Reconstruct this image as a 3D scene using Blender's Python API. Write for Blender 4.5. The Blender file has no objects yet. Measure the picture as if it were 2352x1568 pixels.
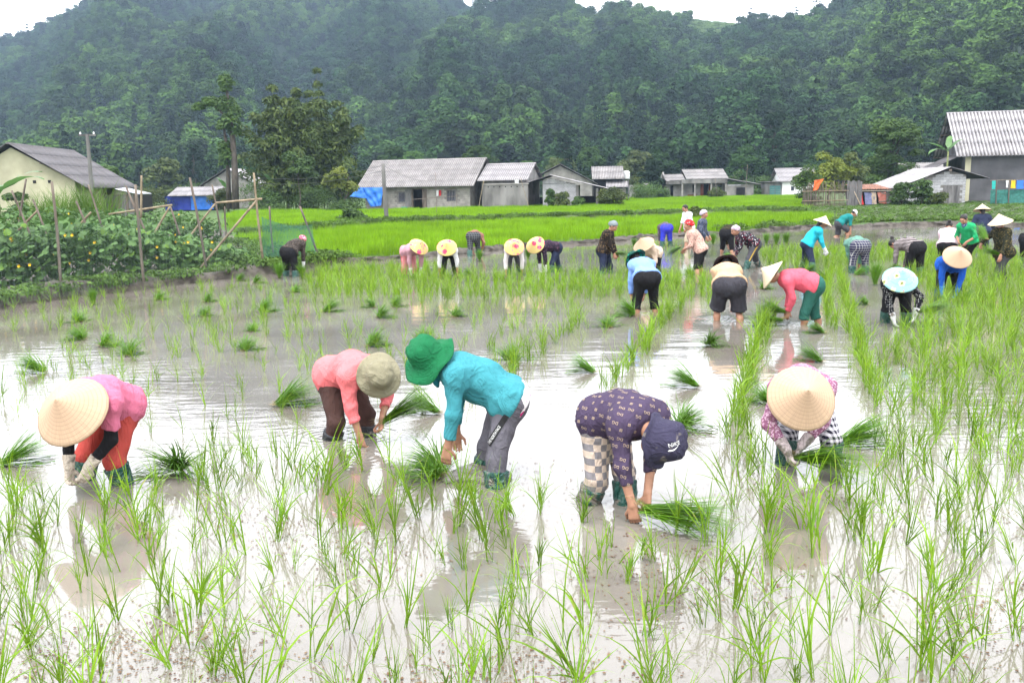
import bpy, bmesh, math, random
import numpy as np
from mathutils import Vector, Matrix
from mathutils.bvhtree import BVHTree

R = math.radians
S = bpy.context.scene
COL = S.collection

# ---------------------------------------------------------------- camera
FPX, CAMH, PITCH, ROLL = 2100.0, 2.05, math.atan((784 - 428) / 2100.0), R(1.0)
cam_d = bpy.data.cameras.new('camera')
cam_d.sensor_width = 36.0
cam_d.lens = 36.0 * FPX / 2352.0
cam_d.clip_start = 0.05
cam_d.clip_end = 6000.0
cam = bpy.data.objects.new('camera', cam_d)
COL.objects.link(cam)
_fw = Vector((0, math.cos(PITCH), -math.sin(PITCH)))
_u0 = Vector((0, math.sin(PITCH), math.cos(PITCH)))
_r0 = Vector((1, 0, 0))
_rt = _r0 * math.cos(ROLL) - _u0 * math.sin(ROLL)
_up = _r0 * math.sin(ROLL) + _u0 * math.cos(ROLL)
cam.matrix_world = Matrix(((_rt.x, _up.x, -_fw.x, 0), (_rt.y, _up.y, -_fw.y, 0),
                           (_rt.z, _up.z, -_fw.z, CAMH), (0, 0, 0, 1)))
S.camera = cam

# ---------------------------------------------------------------- overcast sky, soft sun, exposure
world = bpy.data.worlds.new('World')
S.world = world
world.use_nodes = True
wn, wl = world.node_tree.nodes, world.node_tree.links
SUN_EL, SUN_AZ = R(68), R(200)      # azimuth measured from +Y, clockwise
sky = wn.new('ShaderNodeTexSky')
sky.sky_type = 'NISHITA'
sky.sun_disc = False
sky.sun_elevation = SUN_EL
sky.sun_rotation = SUN_AZ
sky.air_density = 1.0
sky.dust_density = 4.0
hsv = wn.new('ShaderNodeHueSaturation')
hsv.inputs['Saturation'].default_value = 0.12
mixw = wn.new('ShaderNodeMix')
mixw.data_type = 'RGBA'
mixw.inputs[0].default_value = 0.6
mixw.inputs[7].default_value = (11.0, 11.2, 11.6, 1)
bg = wn['Background']
bg.inputs[1].default_value = 0.14
wl.new(sky.outputs[0], hsv.inputs['Color'])
wl.new(hsv.outputs[0], mixw.inputs[6])
wl.new(mixw.outputs[2], bg.inputs[0])
sun_d = bpy.data.lights.new('sun', 'SUN')
sun_d.energy = 1.3
sun_d.angle = R(40)
sun_d.color = (1.0, 0.97, 0.92)
sun = bpy.data.objects.new('sun', sun_d)
COL.objects.link(sun)
_sd = Vector((math.sin(SUN_AZ) * math.cos(SUN_EL), math.cos(SUN_AZ) * math.cos(SUN_EL), math.sin(SUN_EL)))
sun.rotation_euler = _sd.to_track_quat('Z', 'Y').to_euler()
S.view_settings.view_transform = 'Standard'
S.view_settings.look = 'None'
S.view_settings.gamma = 1.0
S.view_settings.use_curve_mapping = False
S.view_settings.exposure = 1.55
S.render.engine = 'CYCLES'
S.cycles.use_denoising = True
S.cycles.use_adaptive_sampling = True
S.cycles.adaptive_threshold = 0.02
S.cycles.max_bounces = 5
S.cycles.diffuse_bounces = 2
S.cycles.glossy_bounces = 2
S.cycles.transparent_max_bounces = 12
S.cycles.caustics_reflective = False
S.cycles.caustics_refractive = False

# ---------------------------------------------------------------- helpers
def ray(u, v):
    return _rt * ((u - 1176) / FPX) + _up * ((784 - v) / FPX) + _fw
def gp(u, v, z=0.0):
    d = ray(u, v)
    t = (z - CAMH) / d.z
    return Vector((d.x * t, d.y * t, z))
def at(u, v, Y):
    d = ray(u, v)
    t = Y / d.y
    return Vector((d.x * t, Y, CAMH + d.z * t))
def lin(r, g, b):
    f = lambda c: (c / 255.0 / 12.92) if c < 10.3 else ((c / 255.0 + 0.055) / 1.055) ** 2.4
    return (f(r), f(g), f(b), 1.0)

MATS = {}
def new_mat(name):
    m = bpy.data.materials.new(name)
    m.use_nodes = True
    return m, m.node_tree.nodes, m.node_tree.links, m.node_tree.nodes['Principled BSDF']
def pmat(name, col, rough=0.8, var=0.2, scale=6.0, bump=0.0, bscale=None, spec=0.3, col2=None, transl=0.0,
         rnd=0.0, detail=4.0, metal=0.0, stretch=None):
    """plain procedural material: two tones by noise, optional bump, optional per-object variation and translucency"""
    if name in MATS:
        return MATS[name]
    m, n, l, b = new_mat(name)
    c = tuple(col[:3])
    ca = tuple(x * (1 - var) for x in c) + (1,)
    cb = tuple(min(1, x * (1 + var)) for x in c) + (1,) if col2 is None else tuple(col2[:3]) + (1,)
    tc = n.new('ShaderNodeTexCoord')
    src = tc.outputs['Object']
    if stretch:
        mp = n.new('ShaderNodeMapping')
        mp.inputs['Scale'].default_value = stretch
        l.new(src, mp.inputs[0])
        src = mp.outputs[0]
    nz = n.new('ShaderNodeTexNoise')
    nz.inputs['Scale'].default_value = scale
    nz.inputs['Detail'].default_value = detail
    l.new(src, nz.inputs['Vector'])
    rm = n.new('ShaderNodeMapRange')
    rm.inputs[1].default_value, rm.inputs[2].default_value = 0.32, 0.68
    l.new(nz.outputs[0], rm.inputs[0])
    mx = n.new('ShaderNodeMix')
    mx.data_type = 'RGBA'
    mx.inputs[6].default_value, mx.inputs[7].default_value = ca, cb
    l.new(rm.outputs[0], mx.inputs[0])
    out = mx.outputs[2]
    if rnd > 0:
        oi = n.new('ShaderNodeObjectInfo')
        mr = n.new('ShaderNodeMapRange')
        mr.inputs[3].default_value, mr.inputs[4].default_value = 1 - rnd, 1 + rnd
        l.new(oi.outputs['Random'], mr.inputs[0])
        hs = n.new('ShaderNodeHueSaturation')
        l.new(mr.outputs[0], hs.inputs['Value'])
        mh = n.new('ShaderNodeMapRange')
        mh.inputs[3].default_value, mh.inputs[4].default_value = 0.5 - rnd * 0.07, 0.5 + rnd * 0.05
        w = n.new('ShaderNodeMath'); w.operation = 'FRACT'
        w2 = n.new('ShaderNodeMath'); w2.operation = 'MULTIPLY'; w2.inputs[1].default_value = 7.31
        l.new(oi.outputs['Random'], w2.inputs[0]); l.new(w2.outputs[0], w.inputs[0]); l.new(w.outputs[0], mh.inputs[0])
        l.new(mh.outputs[0], hs.inputs['Hue'])
        l.new(out, hs.inputs['Color'])
        out = hs.outputs[0]
    l.new(out, b.inputs['Base Color'])
    b.inputs['Roughness'].default_value = rough
    b.inputs['Specular IOR Level'].default_value = spec
    b.inputs['Metallic'].default_value = metal
    if bump > 0:
        nb = n.new('ShaderNodeTexNoise')
        nb.inputs['Scale'].default_value = bscale or scale * 4
        nb.inputs['Detail'].default_value = 5
        l.new(src, nb.inputs['Vector'])
        bp = n.new('ShaderNodeBump')
        bp.inputs['Strength'].default_value = bump
        bp.inputs['Distance'].default_value = 0.02
        l.new(nb.outputs[0], bp.inputs['Height'])
        l.new(bp.outputs[0], b.inputs['Normal'])
    if transl > 0:
        tr = n.new('ShaderNodeBsdfTranslucent')
        l.new(out, tr.inputs[0])
        ms = n.new('ShaderNodeMixShader')
        ms.inputs[0].default_value = transl
        l.new(b.outputs[0], ms.inputs[1]); l.new(tr.outputs[0], ms.inputs[2])
        l.new(ms.outputs[0], n['Material Output'].inputs[0])
    MATS[name] = m
    return m

def tag(o, label=None, cat=None, group=None, kind=None):
    if label: o['label'] = label
    if cat: o['category'] = cat
    if group: o['group'] = group
    if kind: o['kind'] = kind
    return o
def link(o, parent=None):
    COL.objects.link(o)
    if parent is not None:
        o.parent = parent
    return o
def empty(name, loc=(0, 0, 0), rz=0.0, label=None, cat=None, group=None):
    o = bpy.data.objects.new(name, None)
    o.location = loc
    o.rotation_euler = (0, 0, rz)
    o.empty_display_size = 0.1
    COL.objects.link(o)
    return tag(o, label, cat, group)
def mesh_np(name, verts, faces, mat=None, smooth=False):
    """verts (N,3) array, faces (M,3|4) array or list of tuples"""
    me = bpy.data.meshes.new(name)
    verts = np.asarray(verts, dtype=np.float32)
    if isinstance(faces, np.ndarray) and len(faces):
        nf, k = faces.shape
        me.vertices.add(len(verts)); me.vertices.foreach_set('co', verts.ravel())
        me.loops.add(nf * k); me.loops.foreach_set('vertex_index', faces.astype(np.int32).ravel())
        me.polygons.add(nf)
        me.polygons.foreach_set('loop_start', np.arange(0, nf * k, k, dtype=np.int32))
        me.update(calc_edges=True)
        me.validate()
    else:
        me.from_pydata([tuple(map(float, p)) for p in verts], [], [tuple(map(int, f)) for f in faces])
        me.update()
    if smooth:
        me.polygons.foreach_set('use_smooth', np.ones(len(me.polygons), dtype=bool))
    if mat is not None:
        for mm in (mat if isinstance(mat, (list, tuple)) else [mat]):
            me.materials.append(mm)
    return me
def obj_np(name, verts, faces, mat=None, parent=None, smooth=False):
    return link(bpy.data.objects.new(name, mesh_np(name, verts, faces, mat, smooth)), parent)
def copy_tree(o, parent=None):
    c = o.copy()
    COL.objects.link(c)
    c.parent = parent
    for ch in o.children:
        copy_tree(ch, c)
    return c

class MB:
    """collects boxes, tubes, lathes and quads into one mesh"""
    def __init__(s):
        s.v, s.f = [], []
    def add(s, verts, faces):
        k = len(s.v)
        s.v += [tuple(p) for p in verts]
        s.f += [tuple(i + k for i in f) for f in faces]
        return s
    def box(s, x0, x1, y0, y1, z0, z1, M=None):
        vs = [Vector(p) for p in ((x0, y0, z0), (x1, y0, z0), (x1, y1, z0), (x0, y1, z0),
                                  (x0, y0, z1), (x1, y0, z1), (x1, y1, z1), (x0, y1, z1))]
        if M is not None: vs = [M @ p for p in vs]
        return s.add(vs, [(0, 3, 2, 1), (4, 5, 6, 7), (0, 1, 5, 4), (1, 2, 6, 5), (2, 3, 7, 6), (3, 0, 4, 7)])
    def tube(s, pts, rad, n=6, cap=True):
        pts = [Vector(p) for p in pts]
        if not hasattr(rad, '__len__'): rad = [rad] * len(pts)
        vs, fs = [], []
        for i, p in enumerate(pts):
            d = (pts[min(i + 1, len(pts) - 1)] - pts[max(i - 1, 0)]).normalized()
            a = d.cross(Vector((0.31, 0.87, 0.22))).normalized() if abs(d.z) > 0.6 else d.cross(Vector((0, 0, 1))).normalized()
            b = d.cross(a)
            for k in range(n):
                t = 2 * math.pi * k / n
                vs.append(p + (a * math.cos(t) + b * math.sin(t)) * rad[i])
        for i in range(len(pts) - 1):
            for k in range(n):
                fs.append((i * n + k, i * n + (k + 1) % n, (i + 1) * n + (k + 1) % n, (i + 1) * n + k))
        if cap:
            fs.append(tuple(range(n - 1, -1, -1)))
            fs.append(tuple((len(pts) - 1) * n + k for k in range(n)))
        return s.add(vs, fs)
    def lathe(s, prof, n=32, fn=None):
        """prof [(r,z)...] round the z axis; fn(r,z,angle)->(r,z) deforms"""
        vs, fs = [], []
        for (r, z) in prof:
            for k in range(n):
                t = 2 * math.pi * k / n
                rr, zz = fn(r, z, t) if fn else (r, z)
                vs.append((rr * math.cos(t), rr * math.sin(t), zz))
        for i in range(len(prof) - 1):
            for k in range(n):
                fs.append((i * n + k, i * n + (k + 1) % n, (i + 1) * n + (k + 1) % n, (i + 1) * n + k))
        return s.add(vs, fs)
    def obj(s, name, mat, parent=None, smooth=False, bevel=0.0):
        o = link(bpy.data.objects.new(name, mesh_np(name, s.v, s.f, mat, smooth)), parent)
        if bevel > 0:
            md = o.modifiers.new('bevel', 'BEVEL'); md.width = bevel; md.segments = 1; md.limit_method = 'ANGLE'
        return o

def blades(base, az, L, lean, curve, width, nseg=4, roll=None, fold=0.0):
    """grass blades as tapered strips; arrays of length N. Angles from the vertical, in radians"""
    N = len(az)
    t = np.linspace(0, 1, nseg + 1)
    th = lean[:, None] + curve[:, None] * t[None, :] ** 1.6
    ds = (L / nseg)[:, None]
    hx = np.cumsum(np.concatenate([np.zeros((N, 1)), np.sin(th[:, :-1]) * ds], 1), 1)
    hz = np.cumsum(np.concatenate([np.zeros((N, 1)), np.cos(th[:, :-1]) * ds], 1), 1)
    ca, sa = np.cos(az)[:, None], np.sin(az)[:, None]
    P = np.stack([base[:, 0:1] + hx * ca, base[:, 1:2] + hx * sa, base[:, 2:3] + hz], -1)
    w = width[:, None] * 0.5 * np.minimum(1.0, (0.55 + 1.6 * t) * 1.0)[None, :] * (1 - t[None, :] ** 2.2 * 0.97)
    ra = az + math.pi / 2 + (roll if roll is not None else 0)
    side = np.stack([np.cos(ra), np.sin(ra), np.zeros(N)], -1)[:, None, :]
    A, B = P - side * w[..., None], P + side * w[..., None]
    V = np.stack([A, B], 2).reshape(-1, 3)
    i0 = (np.arange(N) * (nseg + 1) * 2)[:, None] + (np.arange(nseg) * 2)[None, :]
    F = np.stack([i0, i0 + 1, i0 + 3, i0 + 2], -1).reshape(-1, 4)
    return V, F

def proto_obj(name, me):
    return bpy.data.objects.new(name, me)
def scatter(name, pts, sc, rz, pick, protos, kind='stuff'):
    """one 'stuff' object: prototypes instanced on points"""
    c = bpy.data.collections.new(name + '_pieces')
    for i, p in enumerate(protos):
        p.name = '%s_%02d' % (name + '_piece', i)
        c.objects.link(p)
    me = bpy.data.meshes.new(name)
    me.vertices.add(len(pts)); me.vertices.foreach_set('co', np.asarray(pts, np.float32).ravel())
    for nm, ty, arr, key in (('sc', 'FLOAT', sc, np.float32), ('rz', 'FLOAT', rz, np.float32), ('pk', 'INT', pick, np.int32)):
        a = me.attributes.new(nm, ty, 'POINT')
        a.data.foreach_set('value', np.asarray(arr, key))
    o = bpy.data.objects.new(name, me)
    COL.objects.link(o)
    ng = bpy.data.node_groups.new(name, 'GeometryNodeTree')
    ng.interface.new_socket('Geometry', in_out='INPUT', socket_type='NodeSocketGeometry')
    ng.interface.new_socket('Geometry', in_out='OUTPUT', socket_type='NodeSocketGeometry')
    N, L = ng.nodes, ng.links
    gi, go = N.new('NodeGroupInput'), N.new('NodeGroupOutput')
    ip = N.new('GeometryNodeInstanceOnPoints')
    ci = N.new('GeometryNodeCollectionInfo')
    ci.inputs['Collection'].default_value = c
    ci.inputs['Separate Children'].default_value = True
    ci.inputs['Reset Children'].default_value = True
    ip.inputs['Pick Instance'].default_value = True
    def attr(nm, ty):
        a = N.new('GeometryNodeInputNamedAttribute'); a.data_type = ty; a.inputs['Name'].default_value = nm
        return [x for x in a.outputs if x.enabled and x.name == 'Attribute'][0]
    cx = N.new('ShaderNodeCombineXYZ')
    L.new(attr('rz', 'FLOAT'), cx.inputs[2])
    L.new(gi.outputs[0], ip.inputs['Points'])
    L.new(ci.outputs[0], ip.inputs['Instance'])
    L.new(attr('pk', 'INT'), ip.inputs['Instance Index'])
    L.new(cx.outputs[0], ip.inputs['Rotation'])
    L.new(attr('sc', 'FLOAT'), ip.inputs['Scale'])
    L.new(ip.outputs[0], go.inputs[0])
    md = o.modifiers.new('scatter', 'NODES'); md.node_group = ng
    return tag(o, kind=kind)
# ---------------------------------------------------------------- setting: water, banks, fields, hills
rs = np.random.default_rng(11)
def water_mat():
    m, n, l, b = new_mat('paddy_water')
    tc = n.new('ShaderNodeTexCoord'); P = tc.outputs['Object']
    def noise(sc, det=3, src=P, dist=0.0):
        x = n.new('ShaderNodeTexNoise'); x.inputs['Scale'].default_value = sc; x.inputs['Detail'].default_value = det
        x.inputs['Distortion'].default_value = dist; l.new(src, x.inputs['Vector']); return x.outputs[0]
    mx = n.new('ShaderNodeMix'); mx.data_type = 'RGBA'
    mx.inputs[6].default_value = (0.122, 0.107, 0.091, 1); mx.inputs[7].default_value = (0.182, 0.166, 0.147, 1)
    rm = n.new('ShaderNodeMapRange'); rm.inputs[1].default_value = 0.35; rm.inputs[2].default_value = 0.65
    l.new(noise(0.55, 5), rm.inputs[0]); l.new(rm.outputs[0], mx.inputs[0])
    l.new(mx.outputs[2], b.inputs['Base Color'])
    b.inputs['Roughness'].default_value = 0.035
    b.inputs['IOR'].default_value = 1.75
    mp = n.new('ShaderNodeMapping'); mp.inputs['Scale'].default_value = (0.55, 1.6, 1); l.new(P, mp.inputs[0])
    r1 = noise(5.5, 3, mp.outputs[0], 0.6)
    pm = n.new('ShaderNodeMapRange'); pm.inputs[1].default_value = 0.42; pm.inputs[2].default_value = 0.7; l.new(noise(0.35, 2), pm.inputs[0])
    mu = n.new('ShaderNodeMath'); mu.operation = 'MULTIPLY'; l.new(r1, mu.inputs[0]); l.new(pm.outputs[0], mu.inputs[1])
    r2 = noise(1.4, 2, mp.outputs[0])
    ad = n.new('ShaderNodeMath'); ad.operation = 'MULTIPLY_ADD'; l.new(r2, ad.inputs[0]); ad.inputs[1].default_value = 0.7; l.new(mu.outputs[0], ad.inputs[2])
    r3 = n.new('ShaderNodeMath'); r3.operation = 'MULTIPLY_ADD'; l.new(noise(30, 2), r3.inputs[0]); r3.inputs[1].default_value = 0.05; l.new(ad.outputs[0], r3.inputs[2])
    hgt = r3.outputs[0]
    # ripple rings round the nearest legs and hands
    for (u, v) in ((300, 1106), (188, 1100), (845, 1000), (745, 1003), (832, 1045), (1136, 1120), (1098, 1086), (1440, 1160), (1322, 1148), (1470, 1180), (1912, 1052), (1800, 1066), (1462, 720), (1508, 717), (1645, 736), (1703, 740), (1840, 745), (1889, 743)):
        c = gp(u, v)
        vd = n.new('ShaderNodeVectorMath'); vd.operation = 'DISTANCE'; l.new(P, vd.inputs[0]); vd.inputs[1].default_value = (c.x, c.y, 0)
        def mth(op, a, b_):
            x = n.new('ShaderNodeMath'); x.operation = op
            for i_, q in enumerate((a, b_)):
                if isinstance(q, (int, float)): x.inputs[i_].default_value = q
                else: l.new(q, x.inputs[i_])
            return x.outputs[0]
        ring = mth('MULTIPLY', mth('SINE', mth('MULTIPLY', vd.outputs['Value'], 85.0), 0.0), mth('POWER', 2.718, mth('MULTIPLY', vd.outputs['Value'], -6.5)))
        hgt = mth('ADD', hgt, mth('MULTIPLY', ring, 0.28))
    bp = n.new('ShaderNodeBump'); bp.inputs['Strength'].default_value = 0.30; bp.inputs['Distance'].default_value = 0.02
    l.new(hgt, bp.inputs['Height']); l.new(bp.outputs[0], b.inputs['Normal'])
    return m
WATER = water_mat()
MUD = pmat('mud', (0.105, 0.092, 0.08), 0.18, 0.3, 9, 0.5, 30, spec=0.6)
EARTH = pmat('bank_earth', (0.062, 0.054, 0.046), 0.9, 0.5, 5, 0.9, 18)
SOIL = pmat('field_soil', (0.045, 0.085, 0.014), 0.9, 0.35, 0.8, 0.3, 6)
GRASSY = pmat('grass_ground', (0.048, 0.064, 0.026), 0.95, 0.45, 1.6, 0.5, 9)
HILLM = pmat('hill_ground', (0.012, 0.026, 0.010), 1.0, 0.4, 0.03)
tag(obj_np('mud_bed', [(-120, -6, -0.32), (120, -6, -0.32), (120, 120, -0.32), (-120, 120, -0.32)], [(0, 1, 2, 3)], MUD), kind='structure')
tag(obj_np('paddy_water', [(-70, -5, 0), (70, -5, 0), (70, 110, 0), (-70, 110, 0)], [(0, 1, 2, 3)], WATER), kind='structure')

GL = [(-900, 860), (-300, 748), (0, 703), (95, 690), (222, 673), (317, 663), (413, 652), (540, 638), (628, 628)]
B1 = [(628, 628), (700, 614), (784, 603), (965, 593), (1133, 574), (1209, 568), (1308, 561), (1435, 552), (1554, 542), (1645, 539), (1732, 535), (1787, 528),
      (1842, 524), (1895, 521), (1958, 523), (2078, 517), (2218, 515), (2352, 518), (2700, 528)]
B2 = [(560, 548), (689, 538), (880, 520), (1070, 514), (1229, 509), (1435, 503), (1568, 498), (1732, 491), (1842, 494)]
gpl = lambda L, z=0: [gp(u, v, z) for u, v in L]
# one sheet for all the land behind the paddy
edge = gpl(GL)[:-1] + gpl(B1)
land = [(-260, 9, 0.05)] + [(p.x, p.y + 0.12, 0.05) for p in edge] + [(260, 40, 0.05)]
nE = len(land)
vs = list(land) + [(-1500 + 3000 * j / (nE - 1), 1500, 0.05) for j in range(nE)]
tag(obj_np('ground', vs, [(i, i + 1, nE + i + 1, nE + i) for i in range(nE - 1)], SOIL), kind='structure')

def ridge(name, pts, width, height, mat, seed=0, step=0.25, inner=0.0, top_only=False):
    """an earth bund along a line: uneven cross-section strip"""
    rng = np.random.default_rng(seed)
    P = [Vector(p) for p in pts]
    q = []
    for a, b in zip(P[:-1], P[1:]):
        n = max(1, int((b - a).length / step))
        q += [a.lerp(b, i / n) for i in range(n)]
    q.append(P[-1])
    prof = [(-0.55, -0.10), (-0.42, 0.45), (-0.22, 0.92), (0.05, 1.0), (0.3, 0.9), (0.46, 0.4), (0.6, -0.1)]
    V, F = [], []
    k = len(prof)
    wob = 0
    for i, p in enumerate(q):
        t = (q[min(i + 1, len(q) - 1)] - q[max(i - 1, 0)]); t.z = 0; t.normalize()
        nn = Vector((-t.y, t.x, 0))
        wob = 0.85 * wob + rng.normal() * 0.05
        for (x, z) in prof:
            j = rng.normal(size=3) * 0.055 * min(1, height / 0.15)
            V.append((p.x + nn.x * (x * width + wob + inner) + j[0], p.y + nn.y * (x * width + wob + inner) + j[1], max(-0.1, z * height * (1 + 0.25 * math.sin(i * 0.21 + seed)) + j[2] * (0.6 if z > 0 else 0))))
    for i in range(len(q) - 1):
        for j in range(k - 1):
            F.append((i * k + j + 1, i * k + j, (i + 1) * k + j, (i + 1) * k + j + 1))
    return tag(obj_np(name, V, np.array(F), mat, None, True), kind='structure')
ridge('paddy_bund', gpl(B1), 0.34, 0.13, EARTH, 1)
ridge('garden_bank', gpl(GL), 0.7, 0.24, EARTH, 2, inner=0.2)
ridge('field_bund', gpl(B2), 0.9, 0.34, GRASSY, 3, step=0.5)
# garden soil and the grassy plot by the right-hand shed
gs = gpl(GL)
V = [(p.x, p.y + 0.3, 0.17) for p in gs] + [(p.x - 8, p.y + 22, 0.2) for p in gs]
k = len(gs)
tag(obj_np('garden_soil', V, [(i, i + 1, k + i + 1, k + i) for i in range(k - 1)], EARTH), kind='structure')
gr = [gp(1850, 500), gp(1960, 517), gp(2080, 512), gp(2230, 510), gp(2352, 512), gp(2700, 520), gp(2700, 470), gp(2352, 468), gp(1990, 470), gp(1845, 478)]
V = [(p.x, p.y + (0.8 if i < 6 else 0), 0.16 if i < 6 else 0.20) for i, p in enumerate(gr)]
tag(obj_np('grass_verge', V, [tuple(range(len(V)))], GRASSY), kind='structure')

# ---- hills
def ridge_tab(L):
    a = []
    for (u, v, Y) in L:
        p = at(u, v, Y)
        a.append((math.atan2(p.x, p.y), math.hypot(p.x, p.y), p.z))
    a.sort()
    return np.array(a)
TA = ridge_tab([(-1400, 230, 560), (-900, 190, 600), (-300, 130, 640), (0, 126, 680), (60, 104, 690), (110, 77, 690), (175, 38, 700), (320, -55, 720), (560, -110, 740), (800, -70, 740), (960, -8, 720),
                (1060, 22, 700), (1180, 65, 680), (1400, 140, 640), (1700, 200, 600), (2352, 260, 600), (3600, 300, 600)])
TB = ridge_tab([(-900, 410, 380), (0, 395, 390), (600, 330, 420), (840, 215, 440), (960, 130, 460), (1060, 68, 480), (1130, 28, 500), (1200, 10, 510), (1270, 20, 510), (1311, 34, 510), (1366, 62, 510), (1416, 42, 500), (1476, 60, 500),
                (1546, 60, 500), (1591, 46, 500), (1711, 59, 520), (1776, 90, 500), (1900, 140, 460), (2100, 220, 420), (2400, 310, 380), (3600, 400, 380)])
TC = ridge_tab([(-900, 432, 300), (1200, 420, 300), (1500, 330, 330), (1620, 190, 380), (1711, 100, 430), (1776, 76, 440), (1851, 70, 440), (1876, 56, 440), (1911, 34, 440), (2000, -18, 440), (2150, -80, 430), (2352, -140, 420), (2700, -170, 420), (3600, -150, 420)])
def hills(x, y):
    a = np.arctan2(x, y); r = np.hypot(x, y)
    z = np.zeros_like(r)
    for T, B, k, ph in ((TA, 235, 9, 0.3), (TB, 190, 13, 1.7), (TC, 165, 11, 0.9)):
        Rr = np.interp(a, T[:, 0], T[:, 1]); zr = np.interp(a, T[:, 0], T[:, 2])
        t = (r - B) / np.maximum(Rr - B, 1)
        tt = np.clip(t, 0, 1)
        prof = np.where(t <= 1, tt ** 1.18, 1 - 0.35 * np.clip(t - 1, 0, 1.5))
        gul = 0.10 * np.sin(a * k * 2.3 + ph + r * 0.006) + 0.06 * np.sin(a * k * 5.1 + 2 * ph - r * 0.011) + 0.03 * np.sin(r * 0.05 + a * 30)
        z = np.maximum(z, zr * (prof + gul * tt * (1 - tt) * 3.0 * (t < 1)))
    return z
na, nr = 260, 90
A_ = np.linspace(R(-58), R(58), na); Rr_ = np.linspace(150, 1150, nr) 
AA, RR = np.meshgrid(A_, Rr_, indexing='ij')
X, Y = RR * np.sin(AA), RR * np.cos(AA)
Z = hills(X, Y) - 0.4
V = np.stack([X, Y, Z], -1).reshape(-1, 3)
i = np.arange(na - 1)[:, None] * nr + np.arange(nr - 1)[None, :]
F = np.stack([i, i + nr, i + nr + 1, i + 1], -1).reshape(-1, 4)
tag(obj_np('hills', V, F[:, ::-1].copy(), HILLM, None, True), kind='structure')

# ---- foliage building blocks
def leaf_quads(P, nrm, size, rng, asp=0.55, droop=0.0):
    """pointed leaf-like quads at points P"""
    N = len(P)
    d = rng.normal(size=(N, 3)); d[:, 2] -= droop
    d -= nrm * (d * nrm).sum(1, keepdims=True) * 0.7
    d /= np.linalg.norm(d, axis=1, keepdims=True)
    s = np.cross(nrm + rng.normal(size=(N, 3)) * 0.5, d); s /= np.maximum(np.linalg.norm(s, axis=1, keepdims=True), 1e-6)
    L = size[:, None]
    V = np.stack([P - d * L * 0.5, P + s * L * asp * 0.5, P + d * L * 0.5, P - s * L * asp * 0.5], 1).reshape(-1, 3)
    F = np.arange(4 * N).reshape(-1, 4)
    return V, F
def crown_cloud(rng, blobs, per, size, asp=0.55, droop=0.0, fill=0.25):
    """leaves spread over and inside lumpy clumps; blobs [(center, radii)]"""
    Ps, Ns = [], []
    for c, rad in blobs:
        n = rng.normal(size=(per, 3)); n /= np.linalg.norm(n, axis=1, keepdims=True)
        n[:, 2] = np.where(n[:, 2] < -0.35, -n[:, 2], n[:, 2])
        rr = np.where(rng.random(per) < fill, rng.uniform(0.4, 0.9, per), rng.uniform(0.82, 1.12, per))
        Ps.append(np.array(c) + n * rr[:, None] * np.array(rad)); Ns.append(n)
    P, Nn = np.concatenate(Ps), np.concatenate(Ns)
    Nn = Nn * 0.6 + np.array((0, 0, 0.4)); Nn /= np.linalg.norm(Nn, axis=1, keepdims=True)
    return leaf_quads(P, Nn, size * rng.uniform(0.6, 1.4, len(P)), rng, asp, droop)
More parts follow.
